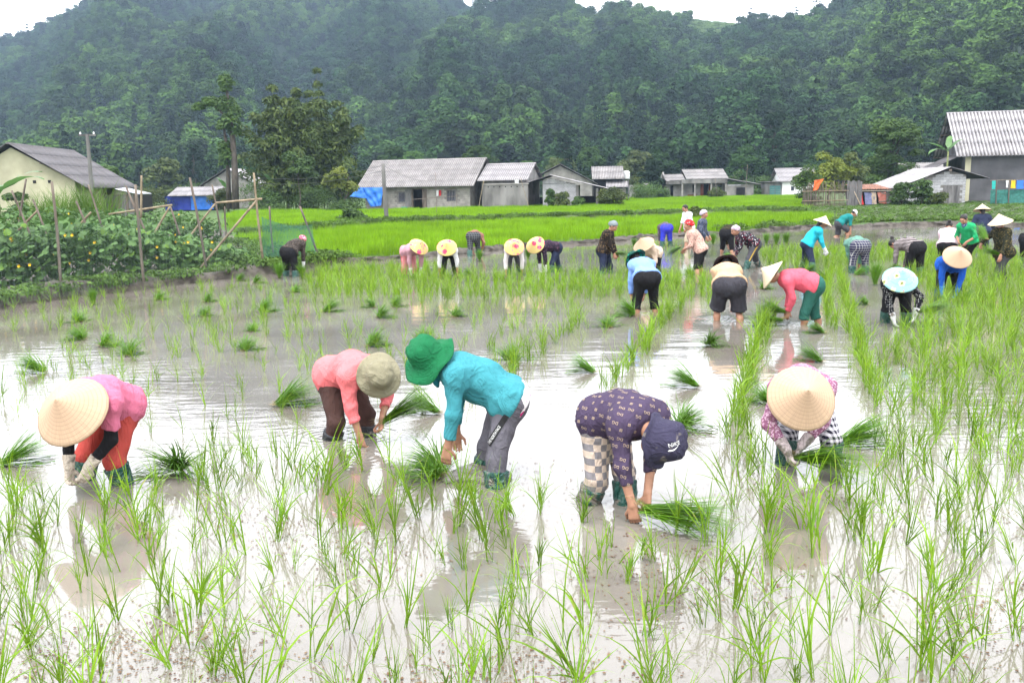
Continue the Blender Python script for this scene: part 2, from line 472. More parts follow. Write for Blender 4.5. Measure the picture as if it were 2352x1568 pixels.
def leaf_mat(name, c1, c2, transl=0.25, rnd=0.3, patch=None, spec=0.25, rough=0.6, ns=0.9, old=None):
    """leaf: two tones by a fine noise, per-plant change, optional large patches over the hillside"""
    m, n, l, b = new_mat(name)
    tc = n.new('ShaderNodeTexCoord')
    nz = n.new('ShaderNodeTexNoise'); nz.inputs['Scale'].default_value = ns; nz.inputs['Detail'].default_value = 6; l.new(tc.outputs['Object'], nz.inputs['Vector'])
    rm = n.new('ShaderNodeMapRange'); rm.inputs[1].default_value, rm.inputs[2].default_value = 0.3, 0.7; l.new(nz.outputs[0], rm.inputs[0])
    mx = n.new('ShaderNodeMix'); mx.data_type = 'RGBA'; mx.inputs[6].default_value = tuple(c1) + (1,); mx.inputs[7].default_value = tuple(c2) + (1,); l.new(rm.outputs[0], mx.inputs[0])
    out = mx.outputs[2]
    oi = n.new('ShaderNodeObjectInfo')
    if old:      # yellowed and browned leaves here and there
        on = n.new('ShaderNodeTexNoise'); on.inputs['Scale'].default_value = ns * 1.7; on.inputs['Detail'].default_value = 2; l.new(tc.outputs['Object'], on.inputs['Vector'])
        og = n.new('ShaderNodeMapRange'); og.inputs[1].default_value, og.inputs[2].default_value = 0.60, 0.70; l.new(on.outputs[0], og.inputs[0])
        mo = n.new('ShaderNodeMix'); mo.data_type = 'RGBA'; l.new(og.outputs[0], mo.inputs[0]); l.new(out, mo.inputs[6]); mo.inputs[7].default_value = tuple(old) + (1,)
        out = mo.outputs[2]
    if patch:
        pn = n.new('ShaderNodeTexNoise'); pn.inputs['Scale'].default_value = 0.011; pn.inputs['Detail'].default_value = 3; l.new(oi.outputs['Location'], pn.inputs['Vector'])
        pr = n.new('ShaderNodeMapRange'); pr.inputs[1].default_value, pr.inputs[2].default_value = 0.45, 0.62; l.new(pn.outputs[0], pr.inputs[0])
        m2 = n.new('ShaderNodeMix'); m2.data_type = 'RGBA'; l.new(pr.outputs[0], m2.inputs[0]); l.new(out, m2.inputs[6]); m2.inputs[7].default_value = tuple(patch) + (1,)
        out = m2.outputs[2]
    if rnd:
        mr = n.new('ShaderNodeMapRange'); mr.inputs[3].default_value, mr.inputs[4].default_value = 1 - rnd, 1 + rnd * 1.2; l.new(oi.outputs['Random'], mr.inputs[0])
        hs = n.new('ShaderNodeHueSaturation'); l.new(mr.outputs[0], hs.inputs['Value']); l.new(out, hs.inputs['Color']); out = hs.outputs[0]
    l.new(out, b.inputs['Base Color']); b.inputs['Roughness'].default_value = rough; b.inputs['Specular IOR Level'].default_value = spec
    tr = n.new('ShaderNodeBsdfTranslucent'); l.new(out, tr.inputs[0])
    ms = n.new('ShaderNodeMixShader'); ms.inputs[0].default_value = transl; l.new(b.outputs[0], ms.inputs[1]); l.new(tr.outputs[0], ms.inputs[2]); l.new(ms.outputs[0], n['Material Output'].inputs[0])
    MATS[name] = m
    return m
LEAF_FOREST = leaf_mat('leaf_forest', (0.007, 0.021, 0.007), (0.021, 0.052, 0.013), 0.10, 0.7, (0.042, 0.082, 0.014), spec=0.12, rough=0.8)
LEAF_DARK = leaf_mat('leaf_conifer', (0.006, 0.016, 0.009), (0.014, 0.032, 0.014), 0.06, 0.35, spec=0.12, rough=0.8)
LEAF_MID = leaf_mat('leaf_broad', (0.028, 0.062, 0.014), (0.065, 0.12, 0.022), 0.25, 0.15)
LEAF_OLIVE = leaf_mat('leaf_olive', (0.030, 0.050, 0.010), (0.075, 0.098, 0.018), 0.25, 0.15)
LEAF_YEL = leaf_mat('leaf_yellowish', (0.07, 0.10, 0.012), (0.14, 0.165, 0.02), 0.3, 0.15)
BARK = pmat('bark', (0.072, 0.060, 0.050), 0.95, 0.4, 6, 0.8, 20, stretch=(1, 1, 0.3))

# ---- forest on the hills: one mass
protos = []
for i in range(7):
    rng = np.random.default_rng(100 + i)
    nb = rng.integers(5, 9); H = rng.uniform(5.5, 8.5)
    bl = []
    for _ in range(nb):
        a, q = rng.uniform(0, 6.28), rng.uniform(0.0, 2.0)
        bl.append(((q * math.cos(a), q * math.sin(a), H * rng.uniform(0.45, 0.9)), rng.uniform(0.9, 1.9) * np.array((1, 1, rng.uniform(0.6, 0.95)))))
    bl.append(((0, 0, H * 0.85), np.array((1.4, 1.4, 1.1))))
    V, F = crown_cloud(rng, bl, 95, 0.62, 0.75)
    mb = MB(); mb.v = [tuple(p) for p in V]; mb.f = [tuple(q) for q in F]
    mb.tube([(0, 0, -1), (0.1, 0, H * 0.7)], [0.22, 0.1], 5)
    protos.append(proto_obj('t', mesh_np('t', mb.v, mb.f, LEAF_FOREST)))
for i in range(3):      # narrow conifers
    rng = np.random.default_rng(200 + i)
    H = rng.uniform(9, 13)
    bl = [((rng.normal() * 0.15, rng.normal() * 0.15, H * t), np.array((1, 1, 0.9)) * (1.75 * (1 - t) + 0.25)) for t in np.linspace(0.15, 0.98, 9)]
    V, F = crown_cloud(rng, bl, 60, 0.6, 0.5, 0.6)
    protos.append(proto_obj('t', mesh_np('t', V, F, LEAF_DARK)))
rng = np.random.default_rng(5)
N = 40000
a = rng.uniform(R(-34), R(34), N); r = np.sqrt(rng.uniform(160 ** 2, 790 ** 2, N))
x, y = r * np.sin(a), r * np.cos(a)
z = hills(x, y)
uu = 1176 + FPX * np.tan(a) / math.cos(PITCH)
TBr = np.interp(a, TB[:, 0], TB[:, 1])
keep = (z > 0.5) & ~((uu > 1585) & (uu < 1718) & (r > TBr - 45) & (r < TBr + 70))
x, y, z, r = x[keep], y[keep], z[keep], r[keep]
n = len(x)
con = (rng.random(n) < np.where(r < 300, 0.22, 0.05)) & (np.sin(x * 0.05) + np.sin(y * 0.041 + 1) > -0.2)
pick = np.where(con, 7 + rng.integers(0, 3, n), rng.integers(0, 7, n))
scatter('forest', np.stack([x, y, z - 0.5], 1), np.clip(rng.lognormal(-0.32, 0.34, n), 0.35, 1.5), rng.uniform(0, 6.28, n), pick, protos)
# grassy top between the trees
GRASS_HILL = leaf_mat('hill_grass', (0.07, 0.13, 0.03), (0.10, 0.17, 0.04), 0.2, 0.2)
rng = np.random.default_rng(6)
bl = [((0, 0, 0.3), np.array((1.8, 1.8, 0.5)))]
V, F = crown_cloud(rng, bl, 160, 0.6, 0.3)
gp_ = proto_obj('g', mesh_np('g', V, F, GRASS_HILL))
a = rng.uniform(math.atan((1560 - 1176) / FPX), math.atan((1735 - 1176) / FPX), 900); rr = np.interp(a, TB[:, 0], TB[:, 1]) + rng.uniform(-55, 30, 900)
x, y = rr * np.sin(a), rr * np.cos(a)
scatter('hilltop_grass', np.stack([x, y, hills(x, y) - 0.3], 1), rng.uniform(0.7, 1.3, 900), rng.uniform(0, 6, 900), np.zeros(900, int), [gp_])

# ---- standing rice in the fields behind
RICE_F = leaf_mat('rice_field_leaf', (0.105, 0.225, 0.003), (0.185, 0.33, 0.006), 0.35, 0.28, spec=0.2, ns=2.5)
def in_poly(px, py, poly):
    c = np.zeros(len(px), bool); n = len(poly)
    for i in range(n):
        x1, y1 = poly[i][0], poly[i][1]; x2, y2 = poly[i - 1][0], poly[i - 1][1]
        if y1 == y2: continue
        c ^= ((y1 > py) != (y2 > py)) & (px < (x2 - x1) * (py - y1) / (y2 - y1) + x1)
    return c
def fill_poly(poly, step, rng, jit=0.4):
    P = np.array([(p[0], p[1]) for p in poly]); lo, hi = P.min(0), P.max(0)
    gx, gy = np.meshgrid(np.arange(lo[0], hi[0], step), np.arange(lo[1], hi[1], step))
    x = gx.ravel() + rng.uniform(-jit, jit, gx.size) * step; y = gy.ravel() + rng.uniform(-jit, jit, gx.size) * step
    k = in_poly(x, y, P)
    return x[k], y[k]
def rice_patch(seed, w, n, h, wd):
    rng = np.random.default_rng(seed)
    base = np.stack([rng.uniform(-w / 2, w / 2, n), rng.uniform(-w / 2, w / 2, n), np.zeros(n)], 1)
    V, F = blades(base, rng.uniform(0, 6.28, n), h * rng.uniform(0.75, 1.15, n), rng.uniform(0.02, 0.25, n), rng.uniform(0.1, 0.8, n), wd * rng.uniform(0.7, 1.3, n), 3)
    return proto_obj('r', mesh_np('r', V, F, RICE_F))
rng = np.random.default_rng(21)
F2 = [gp(u, v + 0) for u, v in B1[1:14]] + [gp(1900, 505), gp(1842, 497)] + [gp(u, v + 5) for u, v in B2[::-1]]
F2 = [(p.x, p.y + (0.55 if i < 13 else -0.2)) for i, p in enumerate(F2)]
x, y = fill_poly(F2, 0.8, rng)
scatter('near_rice_field', np.stack([x, y, np.full(len(x), 0.05)], 1), rng.uniform(0.85, 1.15, len(x)), rng.integers(0, 4, len(x)) * 1.5708 + rng.normal(size=len(x)) * 0.1, rng.integers(0, 4, len(x)), [rice_patch(300 + i, 1.0, 170, 0.36, 0.012) for i in range(4)])
F3 = [gp(u, v - 5) for u, v in B2] + [gp(1848, 480), gp(1834, 454), gp(1540, 455), gp(1432, 460), gp(1400, 471), gp(1250, 477), gp(1100, 484), gp(830, 490), gp(690, 489), gp(540, 492)]
x, y = fill_poly(F3, 1.5, rng)
scatter('far_rice_field', np.stack([x, y, np.full(len(x), 0.05)], 1), rng.uniform(0.85, 1.15, len(x)), rng.integers(0, 4, len(x)) * 1.5708, rng.integers(0, 3, len(x)), [rice_patch(310 + i, 2.0, 330, 0.40, 0.02) for i in range(3)])
# weeds on the bunds, bank and verge
WEED = leaf_mat('weed_leaf', (0.045, 0.095, 0.012), (0.09, 0.16, 0.02), 0.3, 0.4)
wp = []
for i in range(4):
    rng = np.random.default_rng(330 + i)
    V, F = crown_cloud(rng, [((rng.normal() * 0.12, rng.normal() * 0.12, 0.12), np.array((0.22, 0.22, 0.14))) for _ in range(3)], 26, 0.10, 0.5)
    n = 14
    V2, F2_ = blades(np.stack([rng.normal(size=n) * 0.12, rng.normal(size=n) * 0.12, np.zeros(n)], 1), rng.uniform(0, 6.28, n), rng.uniform(0.15, 0.4, n), rng.uniform(0.1, 0.6, n), rng.uniform(0.1, 0.9, n), np.full(n, 0.012), 3)
    V, F = join_vf_([(V, F), (V2, F2_)]) if False else (np.concatenate([V, V2]), np.concatenate([F, F2_ + len(V)]))
    wp.append(proto_obj('w', mesh_np('w', V, F, WEED)))
rng = np.random.default_rng(41)
def along(L, n, spread, z, off=0.0):
    P = np.array([(p.x, p.y) for p in L]); seg = np.linalg.norm(np.diff(P, axis=0), axis=1); cs = np.concatenate([[0], np.cumsum(seg)])
    t = rng.uniform(0, cs[-1], n)
    x = np.interp(t, cs, P[:, 0]); y = np.interp(t, cs, P[:, 1])
    return np.stack([x + rng.normal(size=n) * spread, y + rng.normal(size=n) * spread + off, np.full(n, z)], 1)
gx, gy = fill_poly([(p.x, p.y) for p in gr], 0.5, rng)
W = np.concatenate([along(gpl(B2), 520, 0.3, 0.24), along(gpl(B1[:3]), 60, 0.2, 0.12, 0.2), along(gpl(B1[9:]), 60, 0.3, 0.1, 0.3), along(gpl(GL[1:]), 70, 0.2, 0.10, 0.25), np.array([(q.x, q.y, 0.15) for q in [gp(rng.uniform(440, 640), rng.uniform(565, 632)) for _ in range(90)]]), np.stack([gx, gy, np.full(len(gx), 0.10)], 1)])
n = len(W)
nv = len(gx)
scatter('bank_weeds', W, np.concatenate([rng.uniform(0.5, 1.2, n - nv), rng.uniform(0.25, 0.8, nv)]), rng.uniform(0, 6.28, n), rng.integers(0, 4, n), wp)

# ---- hazy air round everything
zt = float(hills(X, Y).max()) + 25
hz_ = MB(); hz_.box(-1400, 1400, -40, 1400, -1.4, zt)
hm = bpy.data.materials.new('haze'); hm.use_nodes = True
hn, hl = hm.node_tree.nodes, hm.node_tree.links
hn.remove(hn['Principled BSDF'])
pv = hn.new('ShaderNodeVolumePrincipled')
pv.inputs['Color'].default_value = (0.55, 0.74, 1.0, 1)
pv.inputs['Density'].default_value = 0.00028
pv.inputs['Anisotropy'].default_value = 0.2
hl.new(pv.outputs[0], hn['Material Output'].inputs['Volume'])
tag(hz_.obj('haze', hm), kind='stuff')
# ---------------------------------------------------------------- figures: smooth implicit surfaces meshed with surface nets
def V3(p): return np.array((p[0], p[1], p[2]), dtype=np.float64)
def surfnet(F, lo, vox):
    nx, ny, nz = F.shape
    neg = F < 0
    c = [neg[i:nx - 1 + i, j:ny - 1 + j, k:nz - 1 + k] for i in (0, 1) for j in (0, 1) for k in (0, 1)]
    s = sum(x.astype(np.int8) for x in c)
    act = (s > 0) & (s < 8)
    I, J, K = np.nonzero(act)
    n = len(I)
    if n == 0:
        return np.zeros((0, 3)), np.zeros((0, 4), int)
    idx = -np.ones(act.shape, dtype=np.int32)
    idx[I, J, K] = np.arange(n)
    off = [(i, j, k) for i in (0, 1) for j in (0, 1) for k in (0, 1)]
    val = np.stack([F[I + i, J + j, K + k] for i, j, k in off], 1)
    acc, cnt = np.zeros((n, 3)), np.zeros(n)
    for a in range(8):
        for ax in range(3):
            o = list(off[a])
            if o[ax]: continue
            o2 = o.copy(); o2[ax] = 1
            b = off.index(tuple(o2))
            va, vb = val[:, a], val[:, b]
            cr = (va < 0) != (vb < 0)
            t = np.where(cr, va / np.where(cr, va - vb, 1), 0)
            p = np.tile(np.array(o, float), (n, 1)); p[:, ax] = t
            acc += p * cr[:, None]; cnt += cr
    V = (np.stack([I, J, K], 1) + acc / cnt[:, None]) * vox + lo
    Fs = []
    for ax in range(3):
        b, d = (ax + 1) % 3, (ax + 2) % 3
        sl0 = [slice(None)] * 3; sl1 = [slice(None)] * 3
        sl0[ax] = slice(0, -1); sl1[ax] = slice(1, None)
        for q in (b, d):
            sl0[q] = slice(1, -1); sl1[q] = slice(1, -1)
        A, B = neg[tuple(sl0)], neg[tuple(sl1)]
        e = np.argwhere(A != B)
        if not len(e): continue
        fl = A[tuple(e.T)]
        g = e.copy(); g[:, b] += 1; g[:, d] += 1
        def cell(db, dd):
            h = g.copy(); h[:, b] += db; h[:, d] += dd
            return idx[h[:, 0], h[:, 1], h[:, 2]]
        q = np.stack([cell(-1, -1), cell(0, -1), cell(0, 0), cell(-1, 0)], 1)
        q[~fl] = q[~fl][:, ::-1]
        Fs.append(q)
    Q = np.concatenate(Fs)
    return V, Q[(Q >= 0).all(1)]

def cap(a, b, ra, rb, k=0.03, flat=0):      # tapered capsule; flat=1 cuts the b end square, 2 both ends
    return ('c', V3(a), V3(b), ra, rb, k, flat)
def ell(c, r, k=0.03, M=None):              # ellipsoid; M 3x3 whose columns are its axes
    return ('e', V3(c), np.array(r, float), np.eye(3) if M is None else np.array(M, float), k)
def sdf_mesh(prims, vox, folds=None, cuts=(), seed=0, infl=0.0):
    los, his = [], []
    for p in prims:
        if p[0] == 'c':
            r = max(p[3], p[4]) + infl
            los.append(np.minimum(p[1], p[2]) - r); his.append(np.maximum(p[1], p[2]) + r)
        else:
            r = p[2].max() + infl
            los.append(p[1] - r); his.append(p[1] + r)
    pad = 3 * vox + 0.03
    lo = np.min(los, 0) - pad; hi = np.max(his, 0) + pad
    dim = np.ceil((hi - lo) / vox).astype(int) + 1
    F = np.full(dim, 0.5)
    ax = [lo[i] + vox * np.arange(dim[i]) for i in range(3)]
    for p, l0, h0 in zip(prims, los, his):
        k = p[5] if p[0] == 'c' else p[4]
        m = k + 2.5 * vox
        i0 = np.maximum(np.floor((l0 - m - lo) / vox).astype(int), 0)
        i1 = np.minimum(np.ceil((h0 + m - lo) / vox).astype(int) + 1, dim)
        X, Y, Z = np.meshgrid(*[ax[i][i0[i]:i1[i]] for i in range(3)], indexing='ij')
        P = np.stack([X, Y, Z], -1)
        if p[0] == 'c':
            a, b = p[1], p[2]
            ab = b - a
            L2 = max(ab @ ab, 1e-9)
            t = np.clip(((P - a) @ ab) / L2, 0, 1)
            d = np.linalg.norm(P - a - t[..., None] * ab, axis=-1) - (p[3] + t * (p[4] - p[3])) - infl
            if p[6]:
                nrm = ab / math.sqrt(L2)
                d = np.maximum(d, (P - b) @ nrm)
                if p[6] == 2: d = np.maximum(d, (a - P) @ nrm)
        else:
            Q = (P - p[1]) @ p[3]
            rr = p[2] + infl
            k0 = np.linalg.norm(Q / rr, axis=-1); k1 = np.linalg.norm(Q / rr ** 2, axis=-1)
            d = k0 * (k0 - 1) / np.maximum(k1, 1e-6)
        sub = F[i0[0]:i1[0], i0[1]:i1[1], i0[2]:i1[2]]
        if k > 1e-6:
            h = np.maximum(k - np.abs(sub - d), 0) / k
            sub[...] = np.minimum(sub, d) - h * h * k * 0.25
        else:
            sub[...] = np.minimum(sub, d)
    if folds or cuts:
        X, Y, Z = np.meshgrid(*ax, indexing='ij')
        P = np.stack([X, Y, Z], -1)
        if folds:
            amp, freq = folds
            rng = np.random.default_rng(seed)
            nz = np.zeros(dim)
            for q in range(5):
                dr = rng.normal(size=3); dr[2] *= 0.7; dr /= np.linalg.norm(dr)
                w = rng.normal(size=3) * 4
                ph = rng.uniform(0, 6.28)
                fr = freq * rng.uniform(0.6, 1.8)
                nz += 0.9 * np.maximum(1 - np.sqrt(np.sin((P @ dr) * fr + 0.9 * np.sin(P @ w + ph) + ph) ** 2 + 0.02), 0) ** 1.5 - 0.22
            F -= amp * nz * 0.6
        for cfn in cuts:
            F = np.maximum(F, cfn(P))
    v, q = surfnet(F, lo, vox)
    return relax(v, q, 3 if folds else 1), q
def relax(v, q, it):
    """a few rounds of edge averaging take the voxel facets out"""
    if not len(v): return v
    e = np.concatenate([q[:, [0, 1]], q[:, [1, 2]], q[:, [2, 3]], q[:, [3, 0]]])
    for _ in range(it):
        acc = np.stack([np.bincount(e[:, 0], v[e[:, 1], c], len(v)) + np.bincount(e[:, 1], v[e[:, 0], c], len(v)) for c in range(3)], 1)
        cnt = np.bincount(e.ravel(), minlength=len(v))
        v = v * 0.5 + 0.5 * acc / np.maximum(cnt, 1)[:, None]
    return v
def join_vf(parts):
    V, Q, k = [], [], 0
    for v, q in parts:
        V.append(v); Q.append(q + k); k += len(v)
    return np.concatenate(V), np.concatenate(Q)
def unit(v):
    v = np.asarray(v, float); return v / max(np.linalg.norm(v), 1e-9)
def ik(a, b, l1, l2, pole):
    """middle joint of a two-bone chain from a towards b; also the reached end"""
    d = b - a; D = np.linalg.norm(d); dn = d / max(D, 1e-9)
    if D > (l1 + l2) * 0.995:
        D = (l1 + l2) * 0.995; b = a + dn * D
    D = max(D, abs(l1 - l2) + 0.02)
    x = (l1 * l1 - l2 * l2 + D * D) / (2 * D)
    h = math.sqrt(max(l1 * l1 - x * x, 0))
    pl = pole - dn * (pole @ dn)
    return a + dn * x + unit(pl) * h, b
# ---------------------------------------------------------------- cloth, skin, straw
def cloth(name, col, pat=None, c2=(1, 1, 1), scale=40.0, c3=None, rough=0.9, size=0.3, wrinkle=0.35, dirt=0.0):
    if name in MATS: return MATS[name]
    m, n, l, b = new_mat(name)
    tc = n.new('ShaderNodeTexCoord')
    P = tc.outputs['Object']
    def math_(op, a, bb=None, v=None):
        x = n.new('ShaderNodeMath'); x.operation = op
        l.new(a, x.inputs[0])
        if bb is not None: l.new(bb, x.inputs[1])
        if v is not None: x.inputs[1].default_value = v
        return x.outputs[0]
    def mix(fac, a, bb):
        x = n.new('ShaderNodeMix'); x.data_type = 'RGBA'
        l.new(fac, x.inputs[0])
        for sock, val in ((6, a), (7, bb)):
            if isinstance(val, (tuple, list)): x.inputs[sock].default_value = tuple(val[:3]) + (1,)
            else: l.new(val, x.inputs[sock])
        return x.outputs[2]
    nz = n.new('ShaderNodeTexNoise'); nz.inputs['Scale'].default_value = 7; nz.inputs['Detail'].default_value = 3
    l.new(P, nz.inputs['Vector'])
    base = mix(nz.outputs[0], tuple(x * 0.82 for x in col[:3]), tuple(min(1, x * 1.15) for x in col[:3]))
    if pat in ('dots', 'floral', 'camo'):
        vo = n.new('ShaderNodeTexVoronoi'); vo.inputs['Scale'].default_value = scale
        vo.inputs['Randomness'].default_value = 0.35 if pat == 'dots' else 1.0
        if pat != 'dots':
            dn = n.new('ShaderNodeTexNoise'); dn.inputs['Scale'].default_value = scale * 1.3
            mm = n.new('ShaderNodeMix'); mm.data_type = 'VECTOR'; mm.inputs[0].default_value = 0.04 if pat == 'floral' else 0.09
            l.new(P, dn.inputs['Vector']); l.new(P, mm.inputs[4]); l.new(dn.outputs[1], mm.inputs[5])
            l.new(mm.outputs[1], vo.inputs['Vector'])
        else:
            l.new(P, vo.inputs['Vector'])
        f = math_('LESS_THAN', vo.outputs['Distance'], v=size)
        tone = c2
        if c3 is not None:
            sp = n.new('ShaderNodeSeparateColor'); l.new(vo.outputs['Color'], sp.inputs[0])
            tone = mix(math_('GREATER_THAN', sp.outputs[0], v=0.55), c2, c3)
        base = mix(f, base, tone)
    elif pat in ('plaid', 'gingham', 'stripe', 'check'):
        sx = n.new('ShaderNodeSeparateXYZ'); l.new(P, sx.inputs[0])
        xx = math_('ADD', sx.outputs[0], math_('MULTIPLY', sx.outputs[1], v=0.6))
        fx = math_('FRACT', math_('MULTIPLY', xx, v=scale)); fz = math_('FRACT', math_('MULTIPLY', sx.outputs[2], v=scale))
        lx, lz = math_('LESS_THAN', fx, v=size), math_('LESS_THAN', fz, v=size)
        if pat == 'stripe': base = mix(lz, base, c2)
        elif pat == 'plaid': base = mix(math_('MAXIMUM', lx, lz), base, c2)
        elif pat == 'check': 
            d = math_('ABSOLUTE', math_('SUBTRACT', lx, lz)); base = mix(d, base, c2)
        else:
            s_ = math_('MULTIPLY', math_('ADD', lx, lz), v=0.5); base = mix(s_, base, c2)
    if dirt > 0:
        dz = n.new('ShaderNodeTexNoise'); dz.inputs['Scale'].default_value = 14; dz.inputs['Detail'].default_value = 6
        l.new(P, dz.inputs['Vector'])
        mr = n.new('ShaderNodeMapRange'); mr.inputs[1].default_value = 0.62 - dirt * 0.2; mr.inputs[2].default_value = 0.72 - dirt * 0.2
        l.new(dz.outputs[0], mr.inputs[0])
        base = mix(mr.outputs[0], base, (0.17, 0.15, 0.13))
    l.new(base, b.inputs['Base Color'])
    b.inputs['Roughness'].default_value = rough
    b.inputs['Specular IOR Level'].default_value = 0.15 if rough > 0.6 else 0.5
    bn = n.new('ShaderNodeTexNoise'); bn.inputs['Scale'].default_value = 22; bn.inputs['Detail'].default_value = 4
    bn.inputs['Distortion'].default_value = 1.5
    l.new(P, bn.inputs['Vector'])
    # sharp creases: ridges of a warped, stretched noise
    mp = n.new('ShaderNodeMapping'); mp.inputs['Scale'].default_value = (1.0, 1.0, 0.55); mp.inputs['Rotation'].default_value = (0.4, 0.5, 0.3); l.new(P, mp.inputs[0])
    cr = n.new('ShaderNodeTexNoise'); cr.inputs['Scale'].default_value = 6; cr.inputs['Detail'].default_value = 3; cr.inputs['Distortion'].default_value = 2.2
    l.new(mp.outputs[0], cr.inputs['Vector'])
    ridge_ = math_('POWER', math_('SUBTRACT', math_('MULTIPLY', math_('ABSOLUTE', math_('SUBTRACT', cr.outputs[0], v=0.5)), v=-5.0), v=-1.0), v=3.0)
    mxr = math_('MAXIMUM', ridge_, v=0.0)
    hsum = math_('ADD', math_('MULTIPLY', bn.outputs[0], v=0.5), math_('MULTIPLY', mxr, v=0.55))
    bp = n.new('ShaderNodeBump'); bp.inputs['Strength'].default_value = min(1.0, wrinkle * 1.25); bp.inputs['Distance'].default_value = 0.03
    l.new(hsum, bp.inputs['Height']); l.new(bp.outputs[0], b.inputs['Normal'])
    MATS[name] = m
    return m

SKIN = pmat('skin', (0.30, 0.155, 0.10), 0.55, 0.12, 25, 0.1, 90)
SKIN_PALE = pmat('skin_pale', (0.40, 0.23, 0.16), 0.55, 0.12, 25, 0.1, 90)
HAIR = pmat('hair', (0.012, 0.010, 0.009), 0.45, 0.4, 60, 0.4, 140, stretch=(1, 1, 0.25))
EYE = pmat('eye_dark', (0.02, 0.015, 0.012), 0.2, 0.1)
LIP = pmat('lips', (0.25, 0.08, 0.07), 0.5, 0.1)
BOOT = cloth('boot_green', (0.010, 0.065, 0.052), rough=0.38, wrinkle=0.9, dirt=0.12)
BOOT_MUD = cloth('boot_muddy', (0.012, 0.07, 0.055), rough=0.5, wrinkle=0.9, dirt=0.95)
BOOT_BLACK = cloth('boot_black', (0.008, 0.009, 0.014), rough=0.6, wrinkle=0.6, dirt=0.1)
GLOVE = cloth('glove_cream', (0.50, 0.43, 0.36), rough=0.8, wrinkle=0.5, dirt=0.25)
GLOVE_W = cloth('glove_white', (0.62, 0.62, 0.63), rough=0.8, wrinkle=0.5, dirt=0.1)
GLOVE_G = cloth('glove_grey', (0.42, 0.35, 0.35), rough=0.7, wrinkle=0.6, dirt=0.5)
GLOVE_B = cloth('glove_blue', (0.05, 0.22, 0.5), rough=0.7, wrinkle=0.5)
BLACKC = cloth('cloth_black', (0.010, 0.010, 0.012))

def straw(name, col, hoops=60.0, floral=None, rough=0.75):
    if name in MATS: return MATS[name]
    m, n, l, b = new_mat(name)
    tc = n.new('ShaderNodeTexCoord'); P = tc.outputs['Object']
    sx = n.new('ShaderNodeSeparateXYZ'); l.new(P, sx.inputs[0])
    def M(op, a, bb=None, v=None):
        x = n.new('ShaderNodeMath'); x.operation = op; l.new(a, x.inputs[0])
        if bb is not None: l.new(bb, x.inputs[1])
        if v is not None: x.inputs[1].default_value = v
        return x.outputs[0]
    ang = M('ARCTAN2', sx.outputs[1], sx.outputs[0])
    ca = n.new('ShaderNodeCombineXYZ'); l.new(M('MULTIPLY', ang, v=14.0), ca.inputs[0]); l.new(M('MULTIPLY', sx.outputs[2], v=6.0), ca.inputs[1])
    nz = n.new('ShaderNodeTexNoise'); nz.inputs['Scale'].default_value = 1.6; nz.inputs['Detail'].default_value = 3; l.new(ca.outputs[0], nz.inputs['Vector'])
    mx = n.new('ShaderNodeMix'); mx.data_type = 'RGBA'
    mx.inputs[6].default_value = tuple(x * 0.58 for x in col[:3]) + (1,); mx.inputs[7].default_value = tuple(min(1, x * 1.12) for x in col[:3]) + (1,)
    l.new(nz.outputs[0], mx.inputs[0])
    fr = M('FRACT', M('MULTIPLY', sx.outputs[2], v=hoops))
    ring = M('LESS_THAN', fr, v=0.16)
    m2 = n.new('ShaderNodeMix'); m2.data_type = 'RGBA'; l.new(M('MULTIPLY', ring, v=0.6), m2.inputs[0])
    l.new(mx.outputs[2], m2.inputs[6]); m2.inputs[7].default_value = tuple(x * 0.5 for x in col[:3]) + (1,)
    out = m2.outputs[2]
    if floral:
        for (sc, sz, cc, off) in floral:
            vo = n.new('ShaderNodeTexVoronoi'); vo.inputs['Scale'].default_value = sc
            mp = n.new('ShaderNodeVectorMath'); mp.operation = 'ADD'; oi = n.new('ShaderNodeObjectInfo'); oc = n.new('ShaderNodeMath'); oc.operation = 'MULTIPLY_ADD'; oc.inputs[1].default_value = 9.0; oc.inputs[2].default_value = off; l.new(oi.outputs['Random'], oc.inputs[0]); l.new(oc.outputs[0], mp.inputs[1])
            dn = n.new('ShaderNodeTexNoise'); dn.inputs['Scale'].default_value = 45
            ad = n.new('ShaderNodeMix'); ad.data_type = 'VECTOR'; ad.inputs[0].default_value = 0.05
            l.new(P, dn.inputs['Vector']); l.new(P, ad.inputs[4]); l.new(dn.outputs[1], ad.inputs[5])
            l.new(ad.outputs[1], mp.inputs[0]); l.new(mp.outputs[0], vo.inputs['Vector'])
            lt = M('LESS_THAN', vo.outputs['Distance'], v=sz)
            m3 = n.new('ShaderNodeMix'); m3.data_type = 'RGBA'; l.new(lt, m3.inputs[0]); l.new(out, m3.inputs[6]); m3.inputs[7].default_value = tuple(cc) + (1,)
            out = m3.outputs[2]
    l.new(out, b.inputs['Base Color']); b.inputs['Roughness'].default_value = rough; b.inputs['Specular IOR Level'].default_value = 0.25
    bp = n.new('ShaderNodeBump'); bp.inputs['Strength'].default_value = 0.4; bp.inputs['Distance'].default_value = 0.006
    l.new(fr, bp.inputs['Height']); l.new(bp.outputs[0], b.inputs['Normal'])
    MATS[name] = m
    return m
STRAW = straw('straw', (0.47, 0.33, 0.22))
STRAW_L = straw('straw_pale', (0.62, 0.52, 0.36))
YELLOW_HAT = straw('yellow_hat', (0.60, 0.47, 0.17), floral=[(6.5, 0.36, (0.50, 0.05, 0.12), 0.3), (15, 0.30, (0.55, 0.2, 0.25), 1.3)])
BLUE_HAT = straw('blue_floral_hat', (0.26, 0.52, 0.56), hoops=20, floral=[(9, 0.34, (0.55, 0.6, 0.3), 0.2), (9, 0.16, (0.14, 0.16, 0.05), 0.2), (7, 0.14, (0.5, 0.1, 0.14), 2.2)])

